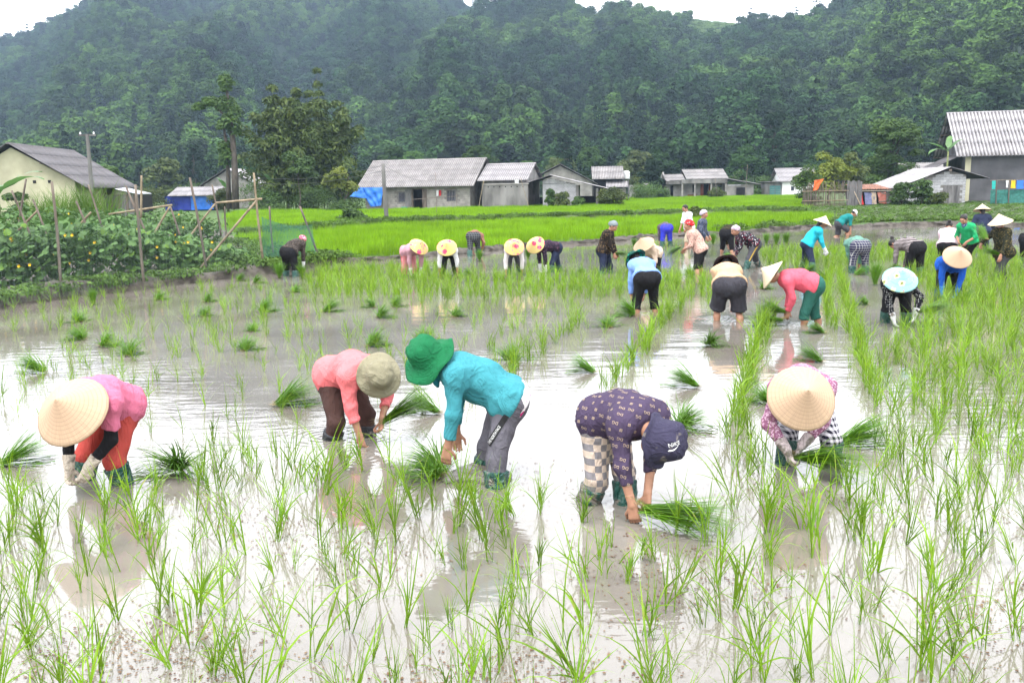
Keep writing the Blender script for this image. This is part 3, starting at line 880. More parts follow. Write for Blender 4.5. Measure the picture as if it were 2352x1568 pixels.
# ---------------------------------------------------------------- person
def rotz(v, a):
    c, s = math.cos(a), math.sin(a)
    return np.array((v[0] * c - v[1] * s, v[0] * s + v[1] * c, v[2]))
def frame_mat(o, x, z):
    z = unit(z); x = unit(np.asarray(x) - z * (np.asarray(x) @ z)); y = np.cross(z, x)
    M = Matrix.Identity(4)
    for i in range(3):
        M[i][0], M[i][1], M[i][2], M[i][3] = x[i], y[i], z[i], o[i]
    return M
def hand_prims(W, d, n, side, curl=40, fist=0.0, s=1.0):
    d = unit(d); n = unit(n - d * (n @ d)); sd = np.cross(d, n) * side
    P = []
    for o in (-0.026, -0.009, 0.009, 0.026):
        P.append(cap(W + sd * o * 0.55 * s, W + (d * 0.082 + sd * o) * s, 0.017 * s, 0.0135 * s, 0.012))
    for o, L in zip((-0.03, -0.0105, 0.0105, 0.03), (0.056, 0.072, 0.078, 0.068)):
        p = W + (d * 0.086 + sd * o) * s
        a = curl * 0.55 + o * 90
        for q, fr in enumerate((0.42, 0.32, 0.26)):
            aa = R(a)
            e = p + (d * math.cos(aa) + n * math.sin(aa)) * L * fr * s
            P.append(cap(p, e, (0.0098 - q * 0.0009) * s, (0.0092 - q * 0.001) * s, 0.004))
            p = e; a += curl * 0.85
    p = W + (d * 0.028 + sd * 0.026) * s
    e = p + unit(d * 0.62 + sd * 0.62 + n * 0.38) * 0.045 * s
    g = e + unit(d * 0.85 + sd * 0.1 + n * 0.5) * 0.04 * s
    P += [cap(p, e, 0.0135 * s, 0.011 * s, 0.01), cap(e, g, 0.0105 * s, 0.0085 * s, 0.004)]
    return P

def person(label, feet, yaw, hz=0.56, lean=80, hipoff=(0, 0), hands=None, headp=None, heady=0.0, knees=(0, 0), s=0.96, sunk=0.27,
           shirt=None, sleeve=1.9, trousers=None, tlen=1.15, boots=BOOT, boot_h=0.62, gloves=None, armc=None, hat=None, hatm=None,
           hair=True, face=False, skin=SKIN, front=False, px=None, belly=0.0, curl=40, hem=0.0, wide=1.0, seed=0, name='person',
           curve=14, scarf=None, hat_r=0.235, roll=0.0, group='people planting rice seedlings', bootm=None, rolled=None, brim=0.19, hsz=1.08):
    """feet: two pixel waterline points (left foot, right foot); yaw: facing in degrees, 0 = +X, 90 = away from the camera"""
    fl, fr_ = gp(*feet[0]), gp(*feet[1])
    pos = (fl + fr_) / 2
    ya = R(yaw)
    root = empty(name, (pos.x, pos.y, 0), 0, label, 'person', group)
    O = np.array((pos.x, pos.y, 0.0))
    f = np.array((math.cos(ya), math.sin(ya), 0)); lf = np.array((-f[1], f[0], 0)); up = np.array((0, 0, 1.0))
    def loc(t): return f * t[0] + lf * t[1] + up * t[2]
    def pt(t):
        if len(t) == 4: return V3(at(t[1], t[2], pos.y + t[3])) - O
        return loc(t)
    px = px or {}
    pel = loc((hipoff[0], hipoff[1], hz)) if 'hip' not in px else pt(('w',) + px['hip'])
    if 'neck' in px:
        neck = pt(('w',) + px['neck'])
        sp = neck - pel; TL = np.linalg.norm(sp); sp = sp / TL
        neck = pel + sp * min(max(TL, 0.42 * s), 0.52 * s)
        bk_ = unit(np.cross(sp, lf)); bk_ = bk_ if bk_[2] > 0 else -bk_
        mid = (pel + neck) / 2 + bk_ * (0.055 if lean > 40 else 0.0)
        fv = unit(np.array((sp[0], sp[1], 0)) + f * 0.4)
    else:
        a1, a2 = R(lean - curve), R(lean + curve)
        rl = lf * math.sin(R(roll))
        mid = pel + (f * math.sin(a1) + up * math.cos(a1) + rl) * 0.23 * s
        neck = mid + (f * math.sin(a2) + up * math.cos(a2) + rl) * 0.25 * s
    sp = unit(neck - pel)
    up2 = unit(neck - mid)
    back = unit(np.cross(sp, lf)) * -1      # points out of the back
    if back @ (up - f * 0.3) < 0 and lean > 30: back = -back
    if lean <= 30 and back @ f > 0: back = -back
    chest = -back
    # head
    hp = headp if headp is not None else lean + 25
    hf = rotz(f, R(heady))
    crown = unit(hf * math.sin(R(hp)) + up * math.cos(R(hp)))
    face_d = unit(hf * math.cos(R(hp)) - up * math.sin(R(hp)))
    hb = neck + unit(up2 * 0.5 + crown * 0.5) * 0.075 * s
    headc = hb + crown * 0.105 * s + face_d * 0.012
    if 'head' in px:
        headc = pt(('w',) + px['head']); dv = headc - neck
        headc = neck + unit(dv) * min(max(np.linalg.norm(dv), 0.16), 0.22); hb = headc - crown * 0.09
    hside = np.cross(crown, face_d) * -1
    # arms
    across = unit(np.cross(back, up2)); across = across if across @ lf > 0 else -across
    shl = [neck - up2 * 0.045 * s + across * 0.158 * s * k + chest * 0.0 for k in (1, -1)]
    hands = hands or ((0.42, 0.10, 0.05), (0.42, -0.10, 0.05))
    arms = []
    for k in (0, 1):
        t = pt(hands[k]); sg = 1 if k == 0 else -1
        wr_t = t + up * 0.05
        pole = across * sg * 0.7 - f * 0.5 + back * 0.25 + up * 0.15
        el, wr = ik(shl[k], wr_t, 0.275 * s, 0.245 * s, pole)
        arms.append((shl[k], el, wr, t))
    # legs
    legs = []
    for k in (0, 1):
        sg = 1 if k == 0 else -1
        ft = V3(fl if k == 0 else fr_) - O
        ank = ft + up * (-sunk + 0.07) - f * 0.0
        hj = pel + lf * sg * 0.088 * s * wide
        kn, an = ik(hj, ank, 0.40 * s, 0.40 * s, f + lf * sg * 0.12 + up * 0.25)
        legs.append((hj, kn, an))
    w = s * wide
    vb = 0.013 if front else 0.02
    vf_ = 0.0065 if front else 0.010
    # --- skin
    tor = [cap(legs[0][0], legs[1][0], 0.098 * w, 0.098 * w, 0.05),
           cap(pel + sp * 0.03, mid, 0.118 * w, 0.112 * w, 0.06),
           cap(mid, neck - up2 * 0.10 * s, 0.115 * w, 0.112 * w, 0.06),
           cap(neck - up2 * 0.075 * s + across * 0.085 * s, neck - up2 * 0.075 * s - across * 0.085 * s, 0.088 * w, 0.088 * w, 0.06),
           cap(shl[0], shl[1], 0.062 * s, 0.062 * s, 0.05)]
    butt = [ell(legs[k][0] + (back * 0.045 - sp * 0.0) * s, (0.108 * w,) * 3, 0.06) for k in (0, 1)]
    sk = list(tor)
    for k in (0, 1):
        a = arms[k]; g = legs[k]
        sk += [cap(a[0], a[1], 0.048 * s, 0.038 * s, 0.03), cap(a[1], a[2], 0.039 * s, 0.026 * s, 0.02)]
        calf = g[1] + (g[2] - g[1]) * 0.32 - f * 0.016
        sk += [cap(g[0], g[1], 0.082 * w, 0.055 * s, 0.04), cap(g[1], calf, 0.052 * s, 0.056 * s, 0.02), cap(calf, g[2], 0.055 * s, 0.034 * s, 0.02),
               cap(g[2] - up * 0.035, g[2] + f * 0.13 - up * 0.05, 0.034 * s, 0.026 * s, 0.02)]
    parts = [sdf_mesh(sk, vb)]
    Hm = np.stack([hside, face_d, crown], 1)
    hd = [ell(headc + crown * 0.018 - face_d * 0.008, (0.074 * s, 0.094 * s, 0.095 * s), 0.02, Hm),
          ell(headc - crown * 0.045 + face_d * 0.028, (0.057 * s, 0.066 * s, 0.072 * s), 0.03, Hm),
          cap(neck - up2 * 0.03, headc - crown * 0.03 - face_d * 0.02, 0.053 * s, 0.05 * s, 0.03),
          cap(headc + face_d * 0.086 + crown * 0.008, headc + face_d * 0.108 - crown * 0.03, 0.009, 0.0145, 0.014),
          ell(headc + face_d * 0.088 - crown * 0.058, (0.026, 0.012, 0.012), 0.015, Hm),
          ell(headc + face_d * 0.083 + crown * 0.030, (0.05, 0.012, 0.012), 0.02, Hm)]
    for k in (1, -1):
        hd.append(ell(headc + hside * k * 0.077 - crown * 0.012 - face_d * 0.01, (0.009, 0.02, 0.032), 0.012, Hm))
        hd.append(ell(headc + hside * k * 0.04 + face_d * 0.072 - crown * 0.025, (0.022, 0.016, 0.02), 0.02, Hm))
    parts.append(sdf_mesh(hd, vf_))
    gl = []
    for k in (0, 1):
        sh, el, wr, t = arms[k]
        d = unit(unit(wr - el) * 0.75 + unit(t - wr) * 0.5)
        sg = 1 if k == 0 else -1
        nrm = unit(-lf * sg * 0.9 + (-f) * 0.25 + up * 0.1)
        hp_ = hand_prims(wr, d, nrm, sg, curl=curl, s=s)
        if gloves:
            gp_ = hp_ + [cap(wr + (el - wr) * 0.0, wr + unit(el - wr) * 0.085, 0.034 * s, 0.044 * s, 0.01, 1)]
            gl.append(sdf_mesh(gp_, 0.0055 if front else 0.008, infl=0.0035))
        else:
            parts.append(sdf_mesh(hp_ + [cap(wr, wr + (el - wr) * 0.25, 0.026 * s, 0.03 * s, 0.01)], 0.005 if front else 0.008))
    v, q = join_vf(parts)
    obj_np('body', v, q, skin, root, True)
    for g in gl:
        obj_np('glove', g[0], g[1], gloves, root, True)
    # --- shirt
    out = {}
    I = 0.024
    if shirt:
        pr = list(tor[1:])
        pr = [(p[0], p[1], p[2], p[3] + I, p[4] + I, p[5], 0) if p[0] == 'c' else p for p in pr]
        hemp = pel - sp * (0.01 + hem) * s
        pr += [(p[0], p[1], p[2] + 0.028, p[3], p[4]) for p in butt]
        pr.append((tor[0][0], tor[0][1], tor[0][2], tor[0][3] + 0.028, tor[0][4] + 0.028, 0.05, 0))
        def hemcut(P):
            return np.where(np.linalg.norm(P - pel, axis=-1) < 0.27, (hemp - P) @ sp, -1.0)
        pr[0] = cap(mid, hemp, 0.128 * w, 0.136 * w, 0.06, 1)
        pr.append(cap(mid + across * 0.04, hemp + across * 0.075 * w, 0.105 * w, 0.112 * w, 0.05, 1))
        pr.append(cap(mid - across * 0.04, hemp - across * 0.075 * w, 0.105 * w, 0.112 * w, 0.05, 1))
        if belly: pr.append(ell(mid + chest * 0.07, (belly,) * 3, 0.08))
        pr.append(cap(neck - up2 * 0.03, neck + up2 * 0.035, 0.072 * s, 0.062 * s, 0.03, 1))
        for k in (0, 1):
            sh, el, wr, t = arms[k]
            if sleeve <= 1:
                e = sh + (el - sh) * sleeve
                pr.append(cap(sh, e, 0.064 * s, 0.066 * s, 0.045, 1))
            else:
                e = el + (wr - el) * (sleeve - 1)
                pr.append(cap(sh, el, 0.066 * s, 0.054 * s, 0.045)); pr.append(cap(el, e, 0.053 * s, 0.042 * s, 0.02, 1))
                if rolled:
                    pr.append(cap(e - unit(wr - el) * 0.03, e + unit(wr - el) * 0.004, 0.05 * s, 0.05 * s, 0.01, 2))
        v, q = sdf_mesh(pr, 0.010 if front else 0.016, folds=(0.011 if front else 0.012, 26), cuts=[hemcut], seed=seed)
        out['shirt'] = obj_np('shirt', v, q, shirt, root, True)
    if armc:
        for k in (0, 1):
            sh, el, wr, t = arms[k]
            v, q = sdf_mesh([cap(sh + (el - sh) * 0.5, el, 0.05 * s, 0.046 * s, 0.02), cap(el, wr - (wr - el) * 0.04, 0.046 * s, 0.035 * s, 0.02, 1)],
                            0.009 if front else 0.014, folds=(0.004, 40), seed=seed + k)
            obj_np('arm_sleeve', v, q, armc, root, True)
    if trousers:
        if boots and tlen > 0.9: tlen = max(tlen, 1.4)
        pr = [(p[0], p[1], p[2], p[3] + 0.012, p[4] + 0.012, p[5], 0) if p[0] == 'c' else (p[0], p[1], p[2] + 0.012, p[3], p[4]) for p in [tor[0]] + butt]
        wb = pel + sp * 0.10 * s
        pr.append(cap(pel - sp * 0.02, wb, 0.126 * w, 0.124 * w, 0.05, 1))
        pr.append(cap(pel - sp * 0.02 + across * 0.05, wb + across * 0.045, 0.105 * w, 0.104 * w, 0.04, 1))
        pr.append(cap(pel - sp * 0.02 - across * 0.05, wb - across * 0.045, 0.105 * w, 0.104 * w, 0.04, 1))
        for k in (0, 1):
            hj, kn, an = legs[k]
            if tlen <= 1:
                e = hj + (kn - hj) * tlen
                pr.append(cap(hj, e, 0.106 * w, 0.092 * w, 0.05, 1))
                eend, dd, rr = e, unit(kn - hj), 0.096 * w
            else:
                e = kn + (an - kn) * (tlen - 1)
                pr.append(cap(hj, kn, 0.104 * w, 0.074 * s, 0.05)); pr.append(cap(kn, e, 0.074 * s, 0.070 * s, 0.03, 1))
                eend, dd, rr = e, unit(an - kn), 0.074 * s
            if rolled == 'legs':
                pr.append(cap(eend - dd * 0.045, eend + dd * 0.006, rr + 0.006, rr + 0.008, 0.01, 2))
        v, q = sdf_mesh(pr, 0.010 if front else 0.016, folds=(0.008, 24), seed=seed + 5)
        out['trousers'] = obj_np('trousers', v, q, trousers, root, True)
    if boots:
        for k in (0, 1):
            hj, kn, an = legs[k]
            top = an + (kn - an) * boot_h
            bd = unit(kn - an)
            pr = [cap(an, top, 0.058 * s, 0.09 * s, 0.03, 1), cap(an - up * 0.03, an + f * 0.13 - up * 0.045, 0.046 * s, 0.042 * s, 0.03)]
            v, q = sdf_mesh(pr, 0.008 if front else 0.014, folds=(0.009, 30), seed=seed + 9 + k)
            obj_np('boot', v, q, (bootm[k] if bootm else boots), root, True)
    # --- hair, scarf, hat
    HB = headc + crown * 0.02 - face_d * 0.012
    if hair:
        def cutf(P): return ((P - (headc + face_d * 0.055 + crown * 0.05)) @ unit(face_d * 0.85 - crown * 0.5))
        pr = [ell(HB, (0.085 * s, 0.104 * s, 0.101 * s), 0.02, Hm)]
        if hair == 'bun': pr.append(ell(headc + crown * 0.06 - face_d * 0.13, (0.042,) * 3, 0.02))
        if hair == 'long': pr.append(cap(headc - face_d * 0.06, headc - face_d * 0.11 - crown * 0.24, 0.06, 0.035, 0.03))
        if hair == 'tied': pr.append(ell(headc + crown * 0.02 - face_d * 0.115, (0.035, 0.035, 0.05), 0.03, Hm))
        if hair not in ('bun',): pass
        v, q = sdf_mesh(pr, vf_ * 1.2, folds=(0.004, 60), cuts=[cutf], seed=seed)
        obj_np('hair', v, q, HAIR, root, True)
    if face:
        for k in (1, -1):
            v, q = sdf_mesh([ell(headc + hside * k * 0.031 + face_d * 0.0845 * s + crown * 0.008, (0.015, 0.009, 0.0065), 0.0, Hm)], 0.003)
            obj_np('eye', v, q, EYE, root, True)
            v, q = sdf_mesh([cap(headc + hside * k * 0.015 + face_d * 0.0925 * s + crown * 0.026, headc + hside * k * 0.048 + face_d * 0.083 * s + crown * 0.028, 0.0045, 0.0035, 0)], 0.003)
            obj_np('eyebrow', v, q, HAIR, root, True)
        v, q = sdf_mesh([ell(headc + face_d * 0.096 * s - crown * 0.058, (0.022, 0.007, 0.008), 0.0, Hm)], 0.003)
        obj_np('mouth', v, q, LIP, root, True)
    if scarf:
        kind, sm = scarf
        if kind == 'head':
            def cutf(P): return ((P - (headc + face_d * 0.07 + crown * 0.055)) @ unit(face_d * 0.6 - crown * 0.8))
            pr = [ell(HB + crown * 0.008, (0.094 * s, 0.112 * s, 0.105 * s), 0.02, Hm), ell(headc - face_d * 0.11 - crown * 0.0, (0.035, 0.03, 0.05), 0.03, Hm)]
            v, q = sdf_mesh(pr, vf_ * 1.1, folds=(0.009, 45), cuts=[cutf], seed=seed + 3)
            obj_np('headscarf', v, q, sm, root, True)
        elif kind == 'neck':
            pr = [cap(neck + across * 0.05 + chest * 0.03, neck - across * 0.05 + chest * 0.03, 0.055, 0.055, 0.03), cap(neck + chest * 0.07, neck + chest * 0.1 - up2 * 0.06, 0.05, 0.03, 0.04)]
            v, q = sdf_mesh(pr, 0.012, folds=(0.012, 50), seed=seed + 3)
            obj_np('neck_scarf', v, q, sm, root, True)
        elif kind == 'drape':
            pr = [ell(headc - face_d * 0.02 - crown * 0.05, (0.092, 0.105, 0.115), 0.02, Hm), cap(headc - crown * 0.1 - face_d * 0.03, neck - up2 * 0.02, 0.085, 0.09, 0.03),
                  cap(headc - crown * 0.1 + face_d * 0.04, headc - crown * 0.2 + face_d * 0.09, 0.05, 0.014, 0.03)]
            def cutf(P): return ((P - (headc + face_d * 0.05)) @ unit(face_d * 0.95 + crown * 0.3))
            v, q = sdf_mesh(pr, vf_ * 1.2, folds=(0.006, 40), cuts=[], seed=seed + 3)
            obj_np('neck_flap', v, q, sm, root, True)
        elif kind == 'mask':
            pr = [ell(headc - crown * 0.045 + face_d * 0.045, (0.064, 0.066, 0.058), 0.02, Hm)]
            v, q = sdf_mesh(pr, 0.01); obj_np('face_mask', v, q, sm, root, True)
    if hat == 'cone':
        mb = MB(); H = hat_r * 0.80; n = 40; prof = []
        for i in range(15):
            t = i / 14
            prof.append((max(0.002, hat_r * t), H * (1 - t) + 0.012 * math.sin(t * math.pi) * -0.6))
        prof += [(hat_r - 0.001, -0.007), (hat_r - 0.008, -0.005)] + [(max(0.002, hat_r * t - 0.006), H * (1 - t) - 0.012) for t in (0.75, 0.4, 0.0)]
        ph = seed * 1.3
        mb.lathe(prof, n, lambda r, z, a: (r * (1 + 0.012 * math.sin(a * 3 + ph) + 0.006 * math.sin(a * 16)), z + 0.006 * math.sin(a * 2 + ph) * r / hat_r))
        o = mb.obj('conical_hat', hatm or STRAW, root, True)
        o.matrix_local = frame_mat(headc + crown * (0.118 * s - H + 0.062) - face_d * 0.01, face_d, crown)
        mb = MB(); mb.tube([(hat_r * 0.5, 0, 0.07), (0.1, 0, -0.02), (0.09, 0, -0.08)], 0.004, 4)
        out['hat'] = o
    elif hat == 'bucket':
        mb = MB(); br = brim
        rr = random.Random(seed); p1, p2 = rr.uniform(0, 6), rr.uniform(0, 6)
        prof = [(0.002, 0.118), (0.04, 0.116), (0.072, 0.108), (0.088, 0.092), (0.096, 0.06), (0.102, 0.025), (0.106, 0.0), (0.13, -0.010), (br * .8, -0.02), (br * .92, -0.028), (br, -0.036), (br, -0.041), (br * .8, -0.027), (0.112, -0.008), (0.100, 0.012)]
        prof = [(r * hsz if r < 0.12 else r, z * hsz) for r, z in prof]
        def fn(r, z, a):
            e = max(0, (r - 0.105) / 0.08)
            return (r * (1 + 0.05 * abs(math.cos(a)) * 1) * (1 + 0.03 * e * math.sin(3 * a + p1)), z + e * 0.022 * math.sin(2 * a + p2) + e * 0.012 * math.sin(5 * a + p1) + (0.005 * math.sin(7 * a + p1) if r > 0.06 and z > 0 else 0))
        mb.lathe(prof, 48, fn)
        o = mb.obj('bucket_hat', hatm, root, True)
        o.matrix_local = frame_mat(headc + crown * 0.026 - face_d * 0.004, face_d, crown)
        out['hat'] = o
    elif hat == 'cap':
        def cutf(P): return ((headc + crown * 0.028) - P) @ crown
        v, q = sdf_mesh([ell(HB + crown * 0.012, (0.09, 0.11, 0.103), 0.02, Hm)], vf_, cuts=[cutf])
        o = obj_np('cap', v, q, hatm, root, True)
        mb = MB(); vs = []
        for i in range(9):
            a = math.pi * (i / 8)
            for r in (0.085, 0.165):
                p = headc + crown * (0.036 - (r - 0.085) * 0.35) + hside * math.cos(a) * min(r, 0.1) + face_d * math.sin(a) * r
                vs.append(p)
        n0 = len(vs); vs += [p - crown * 0.006 for p in vs]
        fs = []
        for i in range(8):
            a0 = 2 * i
            fs += [(a0, a0 + 1, a0 + 3, a0 + 2), (n0 + a0 + 2, n0 + a0 + 3, n0 + a0 + 1, n0 + a0), (a0 + 1, n0 + a0 + 1, n0 + a0 + 3, a0 + 3)]
        mb.add(vs, fs); mb.obj('cap_brim', hatm, o, True)
        out['hat'] = o
    out.update(root=root, O=O, arms=arms, legs=legs, head=headc, crown=crown, face=face_d, f=f, lf=lf, sp=sp, back=back, pel=pel, neck=neck, pos=pos)
    if front:
        print('PERSON', label[:30], 'pel z %.2f torso %.2f armreach %.2f/%.2f' % (pel[2], np.linalg.norm(neck - pel), np.linalg.norm(arms[0][2] + up * 0 - arms[0][3]), np.linalg.norm(arms[1][2] - arms[1][3])))
    return out
# ---------------------------------------------------------------- the five nearest planters
C = cloth
P1 = person('bent planter in pink tee and red trousers with black arm sleeves, conical straw hat', [(300, 1106), (188, 1100)], -122,
    px=dict(hip=(268, 935, 0.12), neck=(198, 918, -0.28), head=(162, 944, -0.42)), lean=85, headp=52, heady=22,
    hands=(('w', 205, 1088, -0.30), ('w', 160, 1096, -0.28)), shirt=C('tee_pink', (0.50, 0.13, 0.21)), sleeve=0.72, armc=BLACKC, trousers=C('trousers_red', (0.36, 0.055, 0.045)),
    tlen=1.05, boot_h=0.92, gloves=GLOVE, hat='cone', hatm=STRAW, hat_r=0.25, front=True, wide=1.08, seed=1, curl=45)
P2 = person('bent planter in salmon long sleeves, brown trousers and khaki bucket hat', [(845, 1000), (745, 1003)], -42,
    px=dict(hip=(776, 863, 0.10), neck=(842, 858, -0.26), head=(868, 862, -0.36)), lean=85, headp=72, heady=-34, brim=0.175,
    hands=(('w', 878, 975, -0.22), ('w', 832, 1040, -0.34)), shirt=C('shirt_salmon', (0.62, 0.15, 0.16)), sleeve=1.5, trousers=C('trousers_brown', (0.055, 0.030, 0.026)),
    tlen=1.22, boots=BOOT_BLACK, boot_h=0.75, hat='bucket', hatm=C('hat_khaki', (0.20, 0.185, 0.125)), front=True, wide=1.08, seed=2, curl=50, rolled='sleeves')
P3 = person('bent planter in teal jacket and grey trousers with wide green hat, facing left', [(1136, 1120), (1098, 1086)], 183,
    px=dict(hip=(1165, 922, 0.05), neck=(1030, 848, 0.0), head=(998, 830, -0.02)), lean=62, headp=42, heady=36, brim=0.2, hsz=1.15,
    hands=(('w', 1026, 1068, -0.16), ('w', 1052, 1060, 0.22)), shirt=C('jacket_teal', (0.040, 0.205, 0.24)), sleeve=1.75, hem=0.02, trousers=C('trousers_grey', (0.105, 0.10, 0.12)),
    tlen=1.2, boot_h=0.78, hat='bucket', hatm=C('hat_green', (0.008, 0.105, 0.040)), scarf=('drape', C('flap_teal', (0.02, 0.17, 0.22))), front=True, wide=1.08, seed=3, curl=30, belly=0.10)
P4 = person('bent planter in dark purple monogram shirt, checked trousers and navy bucket hat', [(1440, 1160), (1322, 1148)], -38,
    px=dict(hip=(1388, 962, 0.12), neck=(1478, 968, -0.22), head=(1512, 1012, -0.36)), lean=85, headp=84, heady=6, brim=0.165, hsz=1.2,
    hands=(('w', 1486, 1160, -0.30), ('w', 1452, 1178, -0.38)), shirt=C('shirt_purple', (0.050, 0.036, 0.068)), sleeve=1.45, trousers=C('trousers_check', (0.46, 0.37, 0.31), 'check', (0.16, 0.15, 0.16), 11, size=0.5),
    tlen=1.08, boot_h=0.88, bootm=(BOOT, BOOT_MUD), hat='bucket', hatm=C('hat_navy', (0.035, 0.032, 0.060), dirt=0.05), front=True, wide=1.08, seed=4, curl=60)
P5 = person('bent planter in mauve print shirt and gingham trousers under a conical hat, facing camera', [(1912, 1052), (1800, 1066)], -96,
    px=dict(hip=(1842, 905, 0.22), neck=(1842, 893, -0.22), head=(1842, 915, -0.36)), lean=85, headp=60, heady=4,
    hands=(('w', 1842, 1036, -0.26), ('w', 1806, 1048, -0.30)), shirt=C('shirt_mauve', (0.22, 0.085, 0.15), 'floral', (0.5, 0.33, 0.42), 55, size=0.42), sleeve=1.62,
    trousers=C('trousers_gingham', (0.50, 0.48, 0.52), 'gingham', (0.01, 0.01, 0.02), 26, size=0.5), tlen=0.98, boot_h=1.0, gloves=GLOVE_G, hat='cone', hatm=STRAW, hat_r=0.235, front=True, wide=1.08, seed=5, curl=50)

# ---- prints and logos on their clothes
def text_vf(body, size=1.0):
    cu = bpy.data.curves.new('lettering', 'FONT')
    cu.body = body; cu.size = size; cu.align_x = 'CENTER'; cu.align_y = 'CENTER'; cu.resolution_u = 2
    o = bpy.data.objects.new('lettering', cu)
    COL.objects.link(o)
    bpy.context.view_layer.update()
    me = bpy.data.meshes.new_from_object(o.evaluated_get(bpy.context.evaluated_depsgraph_get()))
    v = [tuple(x.co) for x in me.vertices]; fc = [tuple(p.vertices) for p in me.polygons]
    bpy.data.objects.remove(o); bpy.data.curves.remove(cu); bpy.data.meshes.remove(me)
    return v, fc
def bvh_of(o):
    me = o.data; M = o.matrix_local
    return BVHTree.FromPolygons([M @ v.co for v in me.vertices], [tuple(p.vertices) for p in me.polygons])
def project(parts, tree, origin, xdir, ydir, name, mat, parent, off=0.003, reach=0.2):
    """lay flat pieces [(verts, faces)] given in x/y metres on a surface, pressed along -normal"""
    xd, yd = Vector(unit(V3(xdir))), Vector(unit(V3(ydir)))
    nd = xd.cross(yd).normalized()
    V, Fc = [], []
    for vs, fs in parts:
        k = len(V)
        for p in vs:
            w = Vector(origin) + xd * p[0] + yd * p[1]
            h = tree.ray_cast(w + nd * reach, -nd, reach * 2.5)
            if h[0] is None:
                h = tree.find_nearest(w)
            V.append(h[0] + nd * off)
        Fc += [tuple(i + k for i in q) for q in fs]
    mb = MB(); mb.add(V, Fc)
    o = mb.obj(name, mat)
    o.parent = parent
    o.matrix_parent_inverse = parent.matrix_local.inverted()
    return o
def grid_vf(w, h, nx, ny):
    vs = [(-w / 2 + w * i / nx, -h / 2 + h * j / ny, 0) for j in range(ny + 1) for i in range(nx + 1)]
    return vs, [(j * (nx + 1) + i, j * (nx + 1) + i + 1, (j + 1) * (nx + 1) + i + 1, (j + 1) * (nx + 1) + i) for j in range(ny) for i in range(nx)]
WHITE_PRINT = pmat('white_print', (0.72, 0.72, 0.72), 0.7, 0.05)
GOLD_PRINT = pmat('beige_print', (0.36, 0.27, 0.19), 0.7, 0.1)
BLACK_BAND = pmat('black_band', (0.012, 0.012, 0.014), 0.7, 0.1)
camv = lambda p: V3(-_fw)
def rel(P, u, v, dy): return V3(at(u, v, P['pos'].y + dy)) - P['O']
# strip with lettering down the grey trouser leg
t3 = bvh_of(P3['trousers'])
a_, b_ = rel(P3, 1165, 950, -0.1), rel(P3, 1122, 1018, -0.1)
yd = unit(b_ - a_); nd = camv(a_); xd_ = yd * -1; yy = np.cross(nd, xd_)
mid_ = (a_ + b_) / 2
Lb = np.linalg.norm(b_ - a_)
band = project([grid_vf(Lb * 1.02, 0.040, 14, 3)], t3, mid_, xd_, yy, 'leg_stripe', BLACK_BAND, P3['trousers'], 0.004)
tv, tf = text_vf('THE NORTH FACE', 0.034)
tw = max(p[0] for p in tv) - min(p[0] for p in tv)
tv = [(p[0] * Lb * 0.62 / tw - Lb * 0.16, p[1] * 0.85, 0) for p in tv]
project([(tv, tf)], t3, mid_, xd_, yy, 'lettering', WHITE_PRINT, P3['trousers'], 0.007)
# navy hat: swoosh and name
th = bvh_of(P4['hat'])
o_ = rel(P4, 1546, 1026, -0.5); nd = camv(o_); nd = V3(-_fw); xd_ = V3(_rt) * math.cos(R(16)) + V3(_up) * math.sin(R(16)); yy = np.cross(nd, xd_)
tv, tf = text_vf('NIKE', 0.034); tv = [(p[0] + 0.008, p[1] + 0.016, 0) for p in tv]
sw, n_ = [], 14
for i in range(n_ + 1):
    t = i / n_
    x = -0.034 + 0.075 * t; yb = -0.018 + 0.030 * t ** 2.2 - 0.006 * math.sin(t * math.pi); th_ = 0.013 * (1 - t) ** 0.8 * min(1, t * 5 + 0.35)
    sw += [(x, yb, 0), (x - 0.004 * (1 - t), yb + th_, 0)]
sf = [(2 * i, 2 * i + 2, 2 * i + 3, 2 * i + 1) for i in range(n_)]
project([(tv, tf), (sw, sf)], th, o_, xd_, yy, 'hat_logo', WHITE_PRINT, P4['hat'], 0.003)
# interlocked rings on the pink sleeve
ts_ = bvh_of(P1['shirt'])
o_ = rel(P1, 247, 998, -0.2); nd = camv(o_); xd_ = unit(np.array((0.75, 0, 0.65))); xd_ = unit(xd_ - nd * (xd_ @ nd)); yy = np.cross(nd, xd_)
rings = []
for sg in (1, -1):
    vs = []
    for i in range(17):
        a = R(48) + (R(360 - 96)) * i / 16
        for r in (0.015, 0.020):
            vs.append((sg * (r * math.cos(a)) + sg * 0.008, r * math.sin(a), 0))
    fs = [(2 * i, 2 * i + 1, 2 * i + 3, 2 * i + 2) for i in range(16)]
    rings.append((vs, fs))
project(rings, ts_, o_, xd_, yy, 'sleeve_logo', WHITE_PRINT, P1['shirt'], 0.004)
